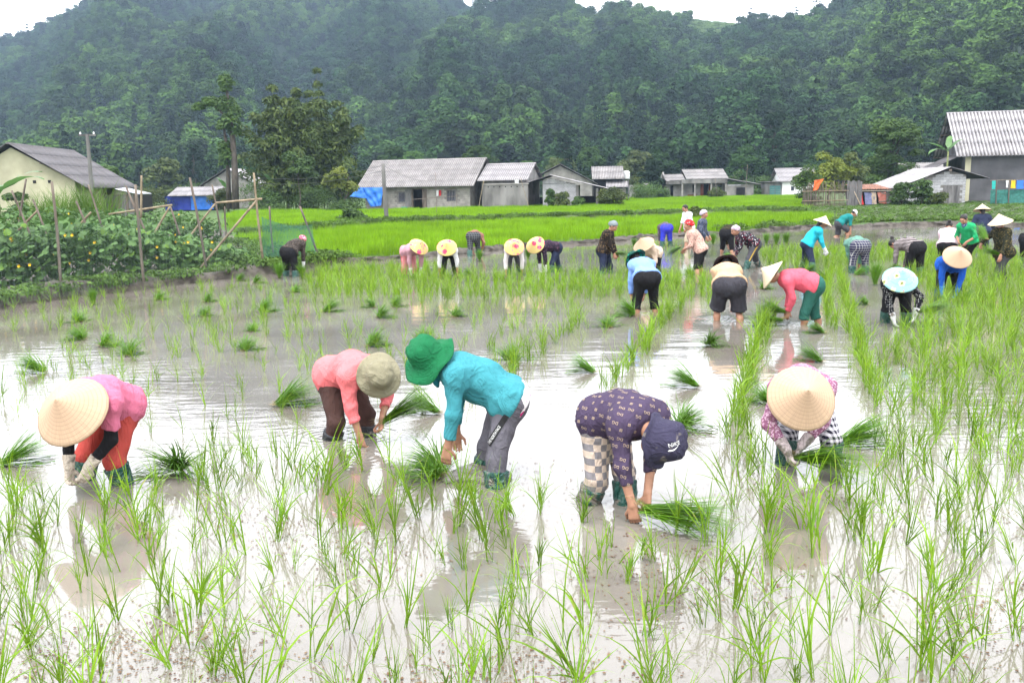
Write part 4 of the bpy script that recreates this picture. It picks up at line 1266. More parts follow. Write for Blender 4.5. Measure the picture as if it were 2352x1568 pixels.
# monogram print all over the purple shirt
me4 = P4['shirt'].data
rng = random.Random(7)
pts4, picked = [v for v in me4.vertices], []
rng.shuffle(pts4)
dg_v, dg_f = text_vf('DG', 0.03)
V_, F_ = [], []
for v in pts4:
    if all((v.co - q).length > 0.052 for q in picked):
        picked.append(v.co.copy())
        n_ = v.normal; x_ = n_.cross(Vector((0.3, 0.2, 1))).normalized(); y_ = n_.cross(x_)
        k = len(V_)
        if len(picked) % 2:
            vs, fs = dg_v, dg_f
        else:
            vs = [(0.013 * math.cos(i * math.pi / 2 + math.pi / 4) * q, 0.013 * math.sin(i * math.pi / 2 + math.pi / 4) * q, 0) for q in (1.0, 0.68, 0.3) for i in range(4)]
            fs = [(i, (i + 1) % 4, 4 + (i + 1) % 4, 4 + i) for i in range(4)] + [(8, 9, 10, 11)]
        V_ += [v.co + x_ * p[0] * 0.9 + y_ * p[1] * 0.9 + n_ * 0.004 for p in vs]
        F_ += [tuple(i + k for i in q) for q in fs]
mb = MB(); mb.add(V_, F_); tag(mb.obj('monogram_print', GOLD_PRINT, P4['shirt']), kind='stuff')
# white undershirt showing between jacket and trousers
pe, sp_ = P3['pel'], P3['sp']
ac = unit(P3['lf'])
pr = [cap(pe - sp_ * 0.11, pe + sp_ * 0.06, 0.14, 0.13, 0.05, 2), cap(pe - sp_ * 0.11 + ac * 0.05, pe + sp_ * 0.06 + ac * 0.05, 0.118, 0.11, 0.04, 2),
      cap(pe - sp_ * 0.11 - ac * 0.05, pe + sp_ * 0.06 - ac * 0.05, 0.118, 0.11, 0.04, 2)]
pr += [ell(P3['legs'][k][0] + P3['back'] * 0.045, (0.131,) * 3, 0.06) for k in (0, 1)]
v_, q_ = sdf_mesh(pr, 0.010, folds=(0.004, 40), cuts=[lambda P: ((pe - sp_ * 0.10) - P) @ sp_, lambda P: (P - (pe + sp_ * 0.03)) @ sp_], seed=44)
obj_np('undershirt', v_, q_, cloth('undershirt_white', (0.66, 0.62, 0.64), 'floral', (0.45, 0.02, 0.16), 9, size=0.3), P3['root'], True)
# ---------------------------------------------------------------- the planters farther off
NAVY = C('cloth_navy', (0.018, 0.024, 0.05))
GREYC = C('cloth_grey', (0.05, 0.05, 0.058))
down = ((0.36, 0.10, 0.03), (0.36, -0.10, 0.03))
PP = {}
PP[6] = person('planter seen from behind in light blue shirt and rolled black trousers, dark green hat', [(1462, 720), (1508, 717)], 96, lean=60, headp=65, heady=22, hands=((0.4, 0.16, 0.12), (0.38, -0.02, 0.05)),
    shirt=C('shirt_sky', (0.17, 0.29, 0.62)), trousers=BLACKC, tlen=1.35, boots=None, hat='bucket', hatm=C('hat_dark', (0.01, 0.05, 0.04), 'floral', (0.0, 0.22, 0.14), 14, size=0.35), wide=1.12, seed=6, rolled='legs', hz=0.54)
PP[7] = person('planter seen from behind in beige jacket and dark grey knee shorts, brown hat', [(1645, 736), (1703, 740)], 84, lean=62, headp=62, heady=-6, hands=((0.38, 0.10, 0.06), (0.36, -0.12, 0.12)),
    shirt=C('jacket_beige', (0.46, 0.31, 0.19)), sleeve=1.9, trousers=C('shorts_dark', (0.035, 0.034, 0.042)), tlen=0.98, boots=None, hat='bucket', hatm=C('hat_brown', (0.02, 0.012, 0.014)), wide=1.25, seed=7, rolled='legs', hz=0.52)
PP[8] = person('planter in coral pink shirt and bottle green trousers with conical hat, facing left', [(1840, 745), (1889, 743)], 174, lean=76, headp=58, heady=-6, hands=((0.36, 0.08, 0.14), (0.34, -0.12, 0.16)),
    shirt=C('shirt_coral', (0.56, 0.09, 0.13)), trousers=C('trousers_bottle', (0.022, 0.095, 0.075)), tlen=1.28, boots=None, hat='cone', hatm=STRAW_L, wide=1.15, seed=8, rolled='legs', hz=0.55)
PP[9] = person('planter in black dotted top with white gloves under a blue floral conical hat', [(2084, 744), (2030, 740)], -112, lean=84, headp=42, heady=12, hands=((0.34, 0.24, 0.14), (0.42, -0.02, 0.0)),
    shirt=C('shirt_dotted', (0.012, 0.012, 0.016), 'dots', (0.5, 0.5, 0.5), 42, size=0.28), trousers=BLACKC, tlen=1.0, boot_h=1.0, gloves=GLOVE_W, hat='cone', hatm=BLUE_HAT, wide=1.05, seed=9)
PP[10] = person('planter in royal blue jacket and blue gloves under a pale conical hat', [(2200, 684), (2152, 688)], -106, lean=74, headp=48, heady=10, hands=((0.40, 0.06, 0.03), (0.40, -0.16, 0.03)),
    shirt=C('jacket_blue', (0.012, 0.075, 0.38)), trousers=BLACKC, tlen=1.0, boot_h=0.95, gloves=GLOVE_B, hat='cone', hatm=STRAW, wide=1.1, seed=10, hz=0.56)
PP[11] = person('standing planter in dark mottled shirt and face mask with conical hat, holding seedlings', [(2283, 642), (2316, 640)], 196, lean=10, headp=16, hz=0.55, hands=((0.26, 0.20, 0.42), (0.36, -0.22, 0.66)),
    shirt=C('shirt_camo', (0.016, 0.018, 0.012), 'camo', (0.16, 0.12, 0.035), 30, size=0.3), hem=0.1, trousers=GREYC, tlen=1.9, boots=None, hat='cone', hatm=STRAW_L, scarf=('mask', C('mask', (0.3, 0.2, 0.26))), wide=1.12, seed=11, curve=3)
PP[12] = person('bent planter in black at the right edge of the paddy', [(2344, 604), (2368, 606)], 28, lean=66, hands=down, shirt=BLACKC, trousers=BLACKC, tlen=1.1, boot_h=0.9, seed=12, hz=0.56, scarf=('head', C('scarf_red', (0.4, 0.03, 0.05))))
PP[13] = person('standing planter in navy top and trousers seen from behind, pale conical hat', [(2243, 580), (2264, 578)], 78, lean=14, headp=14, hz=0.56, hands=((0.16, 0.24, 0.5), (0.16, -0.26, 0.5)), shirt=NAVY, hem=0.04, trousers=NAVY, tlen=1.2, boot_h=0.8, hat='cone', hatm=STRAW_L, wide=1.15, seed=13, curve=3, hair='long')
PP[14] = person('planter in green tee with patterned neck scarf, holding a seedling bunch', [(2212, 606), (2234, 608)], 212, lean=24, headp=36, hz=0.54, hands=((0.28, 0.10, 0.50), (0.30, -0.10, 0.54)), shirt=C('tee_green', (0.015, 0.27, 0.10)), sleeve=1.3, trousers=BLACKC, tlen=1.1, boot_h=0.9,
    scarf=('neck', C('scarf_blue', (0.03, 0.05, 0.14), 'floral', (0.4, 0.4, 0.42), 45, size=0.3)), face=True, hair='tied', seed=14, curve=4, skin=SKIN)
PP[15] = person('crouching planter in pale pink tee seen from behind, black hair tied up', [(2160, 604), (2186, 606)], 62, lean=38, headp=34, hz=0.42, hands=((0.35, 0.1, 0.2), (0.3, -0.2, 0.2)), shirt=C('tee_palepink', (0.62, 0.46, 0.52)), sleeve=0.85, trousers=BLACKC, tlen=1.1, boot_h=0.8, hair='bun', seed=15, wide=1.15)
PP[16] = person('bent planter in striped brown top and black trousers, hair in a bun', [(2084, 630), (2120, 631)], 112, lean=80, headp=82, heady=28, hands=((0.40, 0.20, 0.06), (0.38, -0.06, 0.05)), shirt=C('shirt_stripe', (0.03, 0.02, 0.022), 'stripe', (0.4, 0.36, 0.36), 34, size=0.3), trousers=BLACKC, tlen=1.08, boot_h=0.95, hair='bun', seed=16, wide=1.12)
PP[17] = person('bent planter in sage green top and navy plaid trousers, seen from behind', [(1955, 627), (1991, 626)], 88, lean=82, hands=((0.40, 0.05, 0.05), (0.38, -0.12, 0.05)), shirt=C('shirt_sage', (0.10, 0.21, 0.17)), trousers=C('trousers_plaid', (0.022, 0.022, 0.055), 'plaid', (0.30, 0.30, 0.30), 18, size=0.14), tlen=1.12, boot_h=0.9, seed=17, wide=1.18, hz=0.57)
PP[18] = person('planter in turquoise shirt and navy jeans with pale conical hat and white gloves', [(1838, 614), (1867, 619)], -8, lean=34, headp=22, hz=0.55, hands=((0.46, 0.02, 0.30), (0.44, -0.10, 0.24)), shirt=C('shirt_turquoise', (0.02, 0.36, 0.46)), trousers=NAVY, tlen=1.1, boot_h=0.9, gloves=GLOVE_W, hat='cone', hatm=STRAW_L, hair='long', seed=18, curve=8)
PP[19] = person('man in dark teal shirt and grey shorts striding through water, white cap', [(1905, 544), (1944, 544)], 2, lean=54, headp=44, hz=0.46, hipoff=(0.03, 0), hands=((0.36, 0.12, 0.14), (0.40, -0.16, 0.10)), shirt=C('shirt_dteal', (0.012, 0.15, 0.15)), sleeve=1.05, trousers=GREYC, tlen=0.95, boots=None, hat='cap', hatm=GLOVE_W, seed=19, s=1.04)
PP[20] = person('planter in black floral shirt and grey side-striped trousers with white headscarf', [(1708, 618), (1752, 611)], 188, lean=58, headp=22, hz=0.54, hands=((0.50, 0.04, 0.26), (0.44, -0.14, 0.3)), shirt=C('shirt_blackfloral', (0.012, 0.012, 0.018), 'floral', (0.62, 0.6, 0.62), 30, size=0.3, c3=(0.3, 0.02, 0.05)), trousers=GREYC, tlen=1.15, boot_h=0.85, bootm=(BOOT, BOOT_MUD),
    scarf=('head', C('scarf_lilac', (0.40, 0.33, 0.38), 'floral', (0.3, 0.12, 0.32), 24, size=0.28)), face=True, seed=20, wide=1.12, hair=True)
PP[21] = person('bent planter in black trousers and dark plaid shirt, seen from behind', [(1656, 581), (1682, 583)], 62, lean=72, hands=((0.38, 0.05, 0.05), (0.38, -0.2, 0.04)), shirt=C('shirt_dplaid', (0.04, 0.035, 0.012), 'plaid', (0.01, 0.01, 0.01), 16, size=0.3), trousers=BLACKC, tlen=1.3, boots=None, seed=21, wide=1.12)
PP[22] = person('planter in red headscarf, brown print blouse and black capri trousers', [(1600, 634), (1614, 628)], 166, lean=26, headp=14, hz=0.55, hands=((0.36, 0.06, 0.52), (0.34, -0.14, 0.54)), shirt=C('blouse_brown', (0.46, 0.30, 0.25), 'floral', (0.12, 0.035, 0.03), 38, size=0.33), sleeve=1.55, hem=0.04, trousers=BLACKC, tlen=1.05, boots=None, scarf=('head', C('scarf_redgrey', (0.52, 0.02, 0.025), 'floral', (0.25, 0.25, 0.25), 16, size=0.3)), seed=22, wide=1.15, curve=5)
PP[23] = person('standing woman in navy speckled top and white headscarf, facing right', [(1602, 590), (1616, 588)], -24, lean=6, headp=6, hz=0.56, hands=((0.2, 0.2, 0.5), (0.2, -0.2, 0.5)), shirt=C('shirt_speckled', (0.03, 0.04, 0.07), 'dots', (0.3, 0.32, 0.38), 34, size=0.3), trousers=GREYC, tlen=1.3, scarf=('head', C('scarf_white', (0.40, 0.36, 0.42), 'floral', (0.28, 0.16, 0.4), 24, size=0.25)), face=True, seed=23, curve=2, hair='tied')
PP[24] = person('standing boy in white shirt with short black hair, facing left', [(1572, 566), (1590, 563)], 200, lean=8, headp=24, hz=0.60, hands=((0.18, 0.14, 0.52), (0.22, -0.2, 0.48)), shirt=C('shirt_white', (0.60, 0.64, 0.66)), sleeve=1.1, hem=0.04, trousers=C('trousers_khaki', (0.36, 0.30, 0.22)), tlen=1.3, boots=None, face=True, seed=24, curve=3, s=1.0, skin=SKIN)
PP[25] = person('bent planter in bright blue leggings by the earth bank, seen from behind', [(1520, 565), (1541, 564)], 92, lean=84, hands=((0.36, 0.16, 0.05), (0.36, -0.1, 0.05)), shirt=C('shirt_greyprint', (0.06, 0.05, 0.06), 'dots', (0.25, 0.2, 0.25), 50, size=0.3), trousers=C('leggings_blue', (0.03, 0.04, 0.40), 'dots', (0.2, 0.05, 0.3), 22, size=0.2), tlen=1.05, boot_h=0.95, seed=25, wide=1.08)
PP[26] = person('bent planter in cream print shirt with tan conical hat behind the light blue shirt', [(1512, 642), (1488, 643)], -118, lean=72, headp=40, heady=-16, hands=((0.40, 0.16, 0.03), (0.40, -0.04, 0.03)), shirt=C('shirt_cream', (0.55, 0.43, 0.34), 'dots', (0.4, 0.28, 0.22), 40, size=0.3), sleeve=1.2, trousers=BLACKC, tlen=1.1, boots=None, hat='cone', hatm=STRAW, seed=26)
PP[27] = person('standing planter in black gold-dotted blouse and grey headscarf, holding a bundle', [(1400, 626), (1375, 629)], -22, lean=15, headp=36, hz=0.52, hands=((0.30, 0.02, 0.40), (0.28, -0.10, 0.40)), shirt=C('blouse_golddot', (0.014, 0.011, 0.010), 'dots', (0.26, 0.17, 0.08), 26, size=0.24), hem=0.03, trousers=NAVY, tlen=1.15, boot_h=0.8, scarf=('head', C('scarf_grey', (0.17, 0.20, 0.21))), face=True, seed=27, curve=6, wide=1.1, sunk=0.3)
PP[28] = person('bent planter in black floral shirt under a yellow floral conical hat, facing left', [(1262, 626), (1293, 622)], -158, lean=84, headp=56, heady=40, hands=((0.36, 0.16, 0.05), (0.40, -0.06, 0.05)), shirt=C('shirt_plumfloral', (0.016, 0.012, 0.022), 'dots', (0.2, 0.1, 0.16), 36, size=0.28), trousers=NAVY, tlen=1.05, boot_h=0.9, gloves=GLOVE_W, hat='cone', hatm=YELLOW_HAT, seed=28)
PP[29] = person('bent planter in white shirt under a yellow floral conical hat, beside the upright bundle', [(1196, 628), (1164, 630)], -88, lean=84, headp=52, hands=((0.38, 0.18, 0.04), (0.38, -0.2, 0.04)), shirt=C('shirt_offwhite', (0.60, 0.56, 0.56)), trousers=GREYC, tlen=1.05, boot_h=0.9, hat='cone', hatm=YELLOW_HAT, seed=29)
PP[30] = person('bent planter in bright white shirt and black trousers, second yellow conical hat from left', [(1050, 632), (1014, 634)], -90, lean=82, headp=50, hands=((0.38, 0.22, 0.05), (0.38, -0.2, 0.05)), shirt=GLOVE_W, sleeve=1.6, trousers=BLACKC, tlen=1.3, boots=BOOT_BLACK, boot_h=0.6, hat='cone', hatm=YELLOW_HAT, seed=30)
PP[31] = person('bent planter in dusty pink shirt and red trousers, leftmost yellow conical hat', [(952, 634), (926, 634)], -58, lean=80, headp=48, heady=6, hands=((0.34, 0.14, 0.05), (0.34, -0.1, 0.04)), shirt=C('shirt_dustypink', (0.40, 0.22, 0.26)), trousers=C('trousers_redcheck', (0.45, 0.05, 0.07), 'gingham', (0.5, 0.3, 0.3), 40, size=0.5), tlen=1.2, boots=BOOT_BLACK, boot_h=0.7, gloves=GLOVE_W, hat='cone', hatm=YELLOW_HAT, seed=31)
PP[32] = person('bent planter in black plaid trousers against the green field, seen from behind', [(1077, 590), (1100, 586)], 80, lean=88, hands=((0.32, 0.1, 0.08), (0.30, -0.18, 0.1)), shirt=C('shirt_rust', (0.20, 0.10, 0.07)), trousers=C('trousers_blackplaid', (0.018, 0.02, 0.024), 'plaid', (0.08, 0.085, 0.09), 15, size=0.3), tlen=1.1, boot_h=0.9, seed=32, wide=1.12)
PP[33] = person('bent planter in black trousers and pink headscarf by the vegetable bank', [(655, 634), (678, 636)], 66, lean=62, headp=60, hands=((0.38, 0.2, 0.08), (0.36, -0.14, 0.06)), shirt=C('shirt_darkspeck', (0.03, 0.025, 0.022), 'dots', (0.2, 0.16, 0.14), 44, size=0.28), trousers=BLACKC, tlen=1.12, boot_h=0.9, gloves=GLOVE_W, scarf=('head', C('scarf_pink', (0.55, 0.10, 0.17), 'floral', (0.6, 0.45, 0.48), 26, size=0.35)), seed=33, wide=1.15)
# yellow stripe down the grey trousers
for kk in (0,):
    hj, kn, an = PP[20]['legs'][0]
    n_ = PP[20]['lf']
    tr = bvh_of(PP[20]['trousers'])
    a_, b_ = hj + n_ * 0.1, kn + n_ * 0.1
    project([grid_vf(np.linalg.norm(b_ - a_) * 1.25, 0.03, 10, 2)], tr, (a_ + b_) / 2 + (b_ - a_) * 0.1, b_ - a_, np.cross(n_, unit(b_ - a_)), 'side_stripe', pmat('stripe_yellow', (0.30, 0.20, 0.04), 0.8, 0.1), PP[20]['trousers'], 0.005)
# ---------------------------------------------------------------- rice seedlings in the paddy
def to_px(p):
    d = Vector(p) - Vector((0, 0, CAMH))
    w = d.dot(_fw)
    return 1176 + FPX * d.dot(_rt) / w, 784 - FPX * d.dot(_up) / w
RICE = leaf_mat('rice_leaf', (0.082, 0.185, 0.006), (0.20, 0.33, 0.014), 0.40, 0.28, spec=0.35, rough=0.45, ns=9.0, old=(0.20, 0.20, 0.03))
RICE_DARK = leaf_mat('bundle_leaf', (0.046, 0.135, 0.008), (0.115, 0.24, 0.012), 0.25, 0.15, spec=0.35, rough=0.45)
ROOT = leaf_mat('bundle_root', (0.16, 0.12, 0.06), (0.30, 0.26, 0.10), 0.1, 0.1)
def tuft_mesh(seed, h=0.38, thin=1.0):
    rng = np.random.default_rng(seed)
    ns = rng.integers(3, 6)
    B, A, L, LN, CV, WD, RL = [], [], [], [], [], [], []
    lean_az = rng.uniform(0, 6.28); lean_m = rng.uniform(0.0, 0.28)
    for s_ in range(ns):
        bx, by = rng.normal(size=2) * 0.014
        saz = lean_az + rng.normal() * 0.9; sl = max(0.02, lean_m + rng.normal() * 0.1)
        SL = h * rng.uniform(0.35, 0.6)
        B.append((bx, by, -0.05)); A.append(saz); L.append(h * rng.uniform(0.8, 1.15) + 0.05); LN.append(sl); CV.append(rng.uniform(0.0, 0.35)); WD.append(rng.uniform(0.006, 0.0095) * thin); RL.append(rng.normal() * 0.8)
        for k in range(rng.integers(2, 4)):
            t = rng.uniform(0.25, 1.0); q = SL * t
            az = saz + rng.choice((-1, 1)) * rng.uniform(0.5, 2.4)
            B.append((bx + q * math.sin(sl) * math.cos(saz), by + q * math.sin(sl) * math.sin(saz), q * math.cos(sl) - 0.05)); A.append(az)
            L.append(h * rng.uniform(0.4, 1.0)); LN.append(rng.uniform(0.15, 0.8))
            CV.append(rng.uniform(0.1, 0.7) if rng.random() < 0.5 else rng.uniform(0.9, 2.2)); WD.append(rng.uniform(0.006, 0.012) * thin); RL.append(rng.normal() * 0.8)
    return blades(np.array(B), np.array(A), np.array(L), np.array(LN), np.array(CV), np.array(WD), 5, np.array(RL))
NT = 30
tufts = []
for i in range(NT):
    V, F = tuft_mesh(500 + i)
    tufts.append(mesh_np('rice_seedling', V, F, RICE))
thin = []
for i in range(6):
    V, F = tuft_mesh(560 + i, 0.30, 0.7)
    thin.append(mesh_np('rice_seedling', V, F, RICE))
rng = np.random.default_rng(77)
rd = np.array((math.sin(R(17.8)), math.cos(R(17.8)))); rn = np.array((rd[1], -rd[0]))
pts = []
feet_xy = []
for P in [P1, P2, P3, P4, P5] + list(PP.values()):
    for lg in P['legs']:
        feet_xy.append((P['O'] + lg[2])[:2])
    feet_xy.append(P['O'][:2])
feet_xy = np.array(feet_xy)
R_FG = [(-250, 1130), (330, 1130), (480, 1015), (720, 1062), (900, 1055), (950, 1125), (1200, 1135), (1290, 1060), (1330, 1190), (1480, 1235), (1640, 1200), (1640, 1010), (1720, 960), (1760, 1095), (1950, 1115),
        (2025, 940), (2012, 800), (2090, 760), (2140, 690), (2070, 640), (2100, 615), (2352, 625), (2700, 640), (2700, 1900), (-400, 1900)]
R_LEFT = [(-100, 715), (300, 672), (650, 648), (1000, 680), (1420, 690), (1390, 770), (1180, 900), (700, 985), (-100, 1010)]
R_MID = [(690, 652), (740, 622), (1000, 612), (1010, 640), (1660, 638), (1650, 705), (1560, 690), (1300, 690), (1000, 692), (730, 692)]
R_BACK = [(1740, 580), (1925, 572), (2060, 566), (2250, 572), (2352, 588), (2352, 625), (1990, 605), (1930, 640), (1900, 660), (1880, 625), (1760, 625)]
R_BACK2 = [(1010, 625), (1340, 590), (1560, 565), (1600, 600), (1340, 640)]
rows = [((1395, 905), (1570, 690), 0.13), ((1675, 1010), (1768, 720), 0.11), ((1150, 880), (1340, 735), 0.2), ((1905, 760), (1900, 640), 0.16), ((2012, 940), (1925, 640), 0.12)]
ss = np.arange(-14, 16, 0.235); tt = np.arange(1.5, 34, 0.205)
SS, TT = np.meshgrid(ss, tt)
XY = SS.ravel()[:, None] * rn + TT.ravel()[:, None] * rd
XY = XY + rng.normal(size=XY.shape) * 0.07
PX = np.array([to_px((x, y, 0)) if y > 1.2 else (-9999, 0) for x, y in XY])
rnd_ = rng.random(len(XY))
def inp(poly): return in_poly(PX[:, 0], PX[:, 1], poly)
fg, lf_, md, bk, bk2 = inp(R_FG), inp(R_LEFT), inp(R_MID), inp(R_BACK), inp(R_BACK2)
dense = fg & (PX[:, 0] > 1900) & (PX[:, 1] < 1050)
keep = (fg & (rnd_ < 0.82)) | (dense & (rnd_ < 0.97)) | (lf_ & (rnd_ < 0.25)) | (md & (rnd_ < 0.85)) | (bk & (rnd_ < 0.65)) | (bk2 & (rnd_ < 0.2))
thinm = (lf_ | bk2) & ~fg & ~md
XYk, tk = XY[keep], thinm[keep]
ex = []
for a, b, st in rows:
    A_, B_ = gp(*a), gp(*b)
    n = int((B_ - A_).length / st)
    for i in range(n):
        p = A_.lerp(B_, i / n); ex.append((p.x + rng.normal() * 0.05, p.y + rng.normal() * 0.04))
XYk = np.concatenate([XYk, np.array(ex)]); tk = np.concatenate([tk, np.zeros(len(ex), bool)])
d2 = ((XYk[:, None, :] - feet_xy[None]) ** 2).sum(-1).min(1)
ok = (d2 > 0.15 ** 2)
# keep the hands and arms of the nearest planters clear
for P in (P1, P2, P3, P4, P5):
    for a in P['arms']:
        c = (P['O'] + a[3])[:2]; ok &= ((XYk - c) ** 2).sum(1) > 0.10 ** 2
XYk, tk = XYk[ok], tk[ok]
dist = np.hypot(XYk[:, 0], XYk[:, 1])
pxk = np.array([to_px((x, y, 0.1)) for x, y in XYk])
vis = (pxk[:, 0] > -40) & (pxk[:, 0] < 2392) & (pxk[:, 1] < 1700)
order = np.argsort(np.where(vis, dist, 1e6))
near = order[:300]
for k, i in enumerate(near):
    o = bpy.data.objects.new('rice_seedling', tufts[int(rng.integers(0, NT))])
    o.location = (XYk[i, 0], XYk[i, 1], 0.0)
    o.rotation_euler = (rng.normal() * 0.15, rng.normal() * 0.15, rng.uniform(0, 6.28))
    sc = rng.uniform(0.55, 1.25); o.scale = (sc, sc, sc)
    COL.objects.link(o)
    tag(o, 'slender green rice seedling standing in the foreground muddy water', 'rice seedling', 'planted seedlings in the foreground')
rest = np.setdiff1d(order, near)
n = len(rest)
pk = np.where(tk[rest], NT + rng.integers(0, 6, n), rng.integers(0, NT, n))
scatter('planted_rice', np.stack([XYk[rest, 0], XYk[rest, 1], np.zeros(n)], 1), rng.uniform(0.7, 1.2, n), rng.uniform(0, 6.28, n), pk, [proto_obj('r', m) for m in tufts + thin])
print('TUFTS', len(XYk), n)

# ---- tiny floating water weed
N = 26000
U, W_ = rng.uniform(-100, 2450, N), 700 + 900 * rng.random(N) ** 0.75
fx, fy = [], []
P = np.array([gp(u, v) for u, v in zip(U, W_)])
cl = np.sin(P[:, 0] * 3.1 + np.sin(P[:, 1] * 2.3) * 1.7) + np.sin(P[:, 1] * 4.2 + P[:, 0] * 1.3) + rng.normal(size=N) * 0.9
P = P[cl > 0.95]
N = len(P)
r = rng.uniform(0.0035, 0.0085, N); ph = rng.uniform(0, 6.28, N)
ang = ph[:, None] + np.arange(5)[None] * 2 * math.pi / 5
rr = r[:, None] * rng.uniform(0.6, 1.2, (N, 5))
V = np.stack([P[:, 0:1] + rr * np.cos(ang), P[:, 1:2] + rr * np.sin(ang), np.full((N, 5), 0.004) + rng.random((N, 5)) * 0.002], -1).reshape(-1, 3)
F = np.arange(5 * N).reshape(-1, 5)
tag(obj_np('floating_weed', V, F, pmat('water_weed', (0.12, 0.045, 0.03), 0.7, 0.5, 3, col2=(0.16, 0.10, 0.045))), kind='stuff')

# ---------------------------------------------------------------- uprooted bundles
def bundle_mesh(seed, mode):
    rng = np.random.default_rng(seed)
    n = 230
    base = np.stack([rng.normal(size=n) * 0.012, rng.normal(size=n) * 0.03, np.abs(rng.normal(size=n)) * 0.02 + 0.008], 1)
    if mode == 'lie':
        az = rng.normal(size=n) * 0.36; lean = R(66) + rng.normal(size=n) * 0.22; cur = rng.uniform(0.1, 0.7, n); L = rng.uniform(0.24, 0.43, n)
    elif mode == 'mound':
        az = rng.normal(size=n) * 0.85; lean = R(60) + rng.normal(size=n) * 0.3; cur = rng.uniform(0.4, 1.5, n); L = rng.uniform(0.2, 0.36, n)
    elif mode == 'up':
        base[:, 1] *= 0.6
        az = rng.uniform(0, 6.28, n); lean = np.abs(rng.normal(size=n)) * 0.22 + 0.05; cur = rng.uniform(0.2, 1.0, n); L = rng.uniform(0.28, 0.46, n)
    else:   # held out sideways
        base[:, 2] = rng.normal(size=n) * 0.012
        az = rng.normal(size=n) * 0.17; lean = R(74) + rng.normal(size=n) * 0.14; cur = rng.uniform(0.05, 0.5, n); L = rng.uniform(0.32, 0.55, n)
    V, F = blades(base, az, L, np.clip(lean, 0.0, 1.62 if mode != 'held' else 2.0), cur, rng.uniform(0.007, 0.0125, n), 5, rng.normal(size=n) * 0.9)
    if mode in ('lie', 'mound'): V[:, 2] = np.maximum(V[:, 2], 0.006 + rng.random(len(V)) * 0.012)
    m = 60
    b2 = np.stack([rng.normal(size=m) * 0.012, rng.normal(size=m) * 0.026, np.abs(rng.normal(size=m)) * 0.012 + 0.008], 1)
    if mode == 'up':
        raz, rl = rng.uniform(0, 6.28, m), rng.uniform(1.2, 1.6, m)
        b2[:, 2] += 0.02
    else:
        raz, rl = math.pi + rng.normal(size=m) * 0.5, rng.uniform(1.25, 1.75, m)
    V2, F2_ = blades(b2, raz, rng.uniform(0.05, 0.11, m), rl, rng.uniform(0, 0.4, m), rng.uniform(0.003, 0.006, m), 3, rng.normal(size=m))
    if mode != 'held': V2[:, 2] = np.maximum(V2[:, 2], 0.005)
    return mesh_np('leaf_bunch', V, F, RICE_DARK), mesh_np('root_tuft', V2, F2_, ROOT)
BM = {md_: [bundle_mesh(700 + i + 10 * j, md_) for i in range(4)] for j, md_ in enumerate(('lie', 'mound', 'up', 'held'))}
_bn = 0
def bundle(label, u, v, az, mode='lie', sc=1.0, Y=None, tilt=0.0, group='bundles of rice seedlings'):
    global _bn
    _bn += 1
    p = gp(u, v) if Y is None else at(u, v, Y)
    e = empty('seedling_bundle', p, 0, label, 'seedling bundle', group)
    e.rotation_euler = (0, R(tilt), R(az))
    e.scale = (sc, sc, sc)
    a, b = BM[mode][_bn % 4]
    link(bpy.data.objects.new('leaf_bunch', a), e)
    link(bpy.data.objects.new('root_tuft', b), e)
    return e
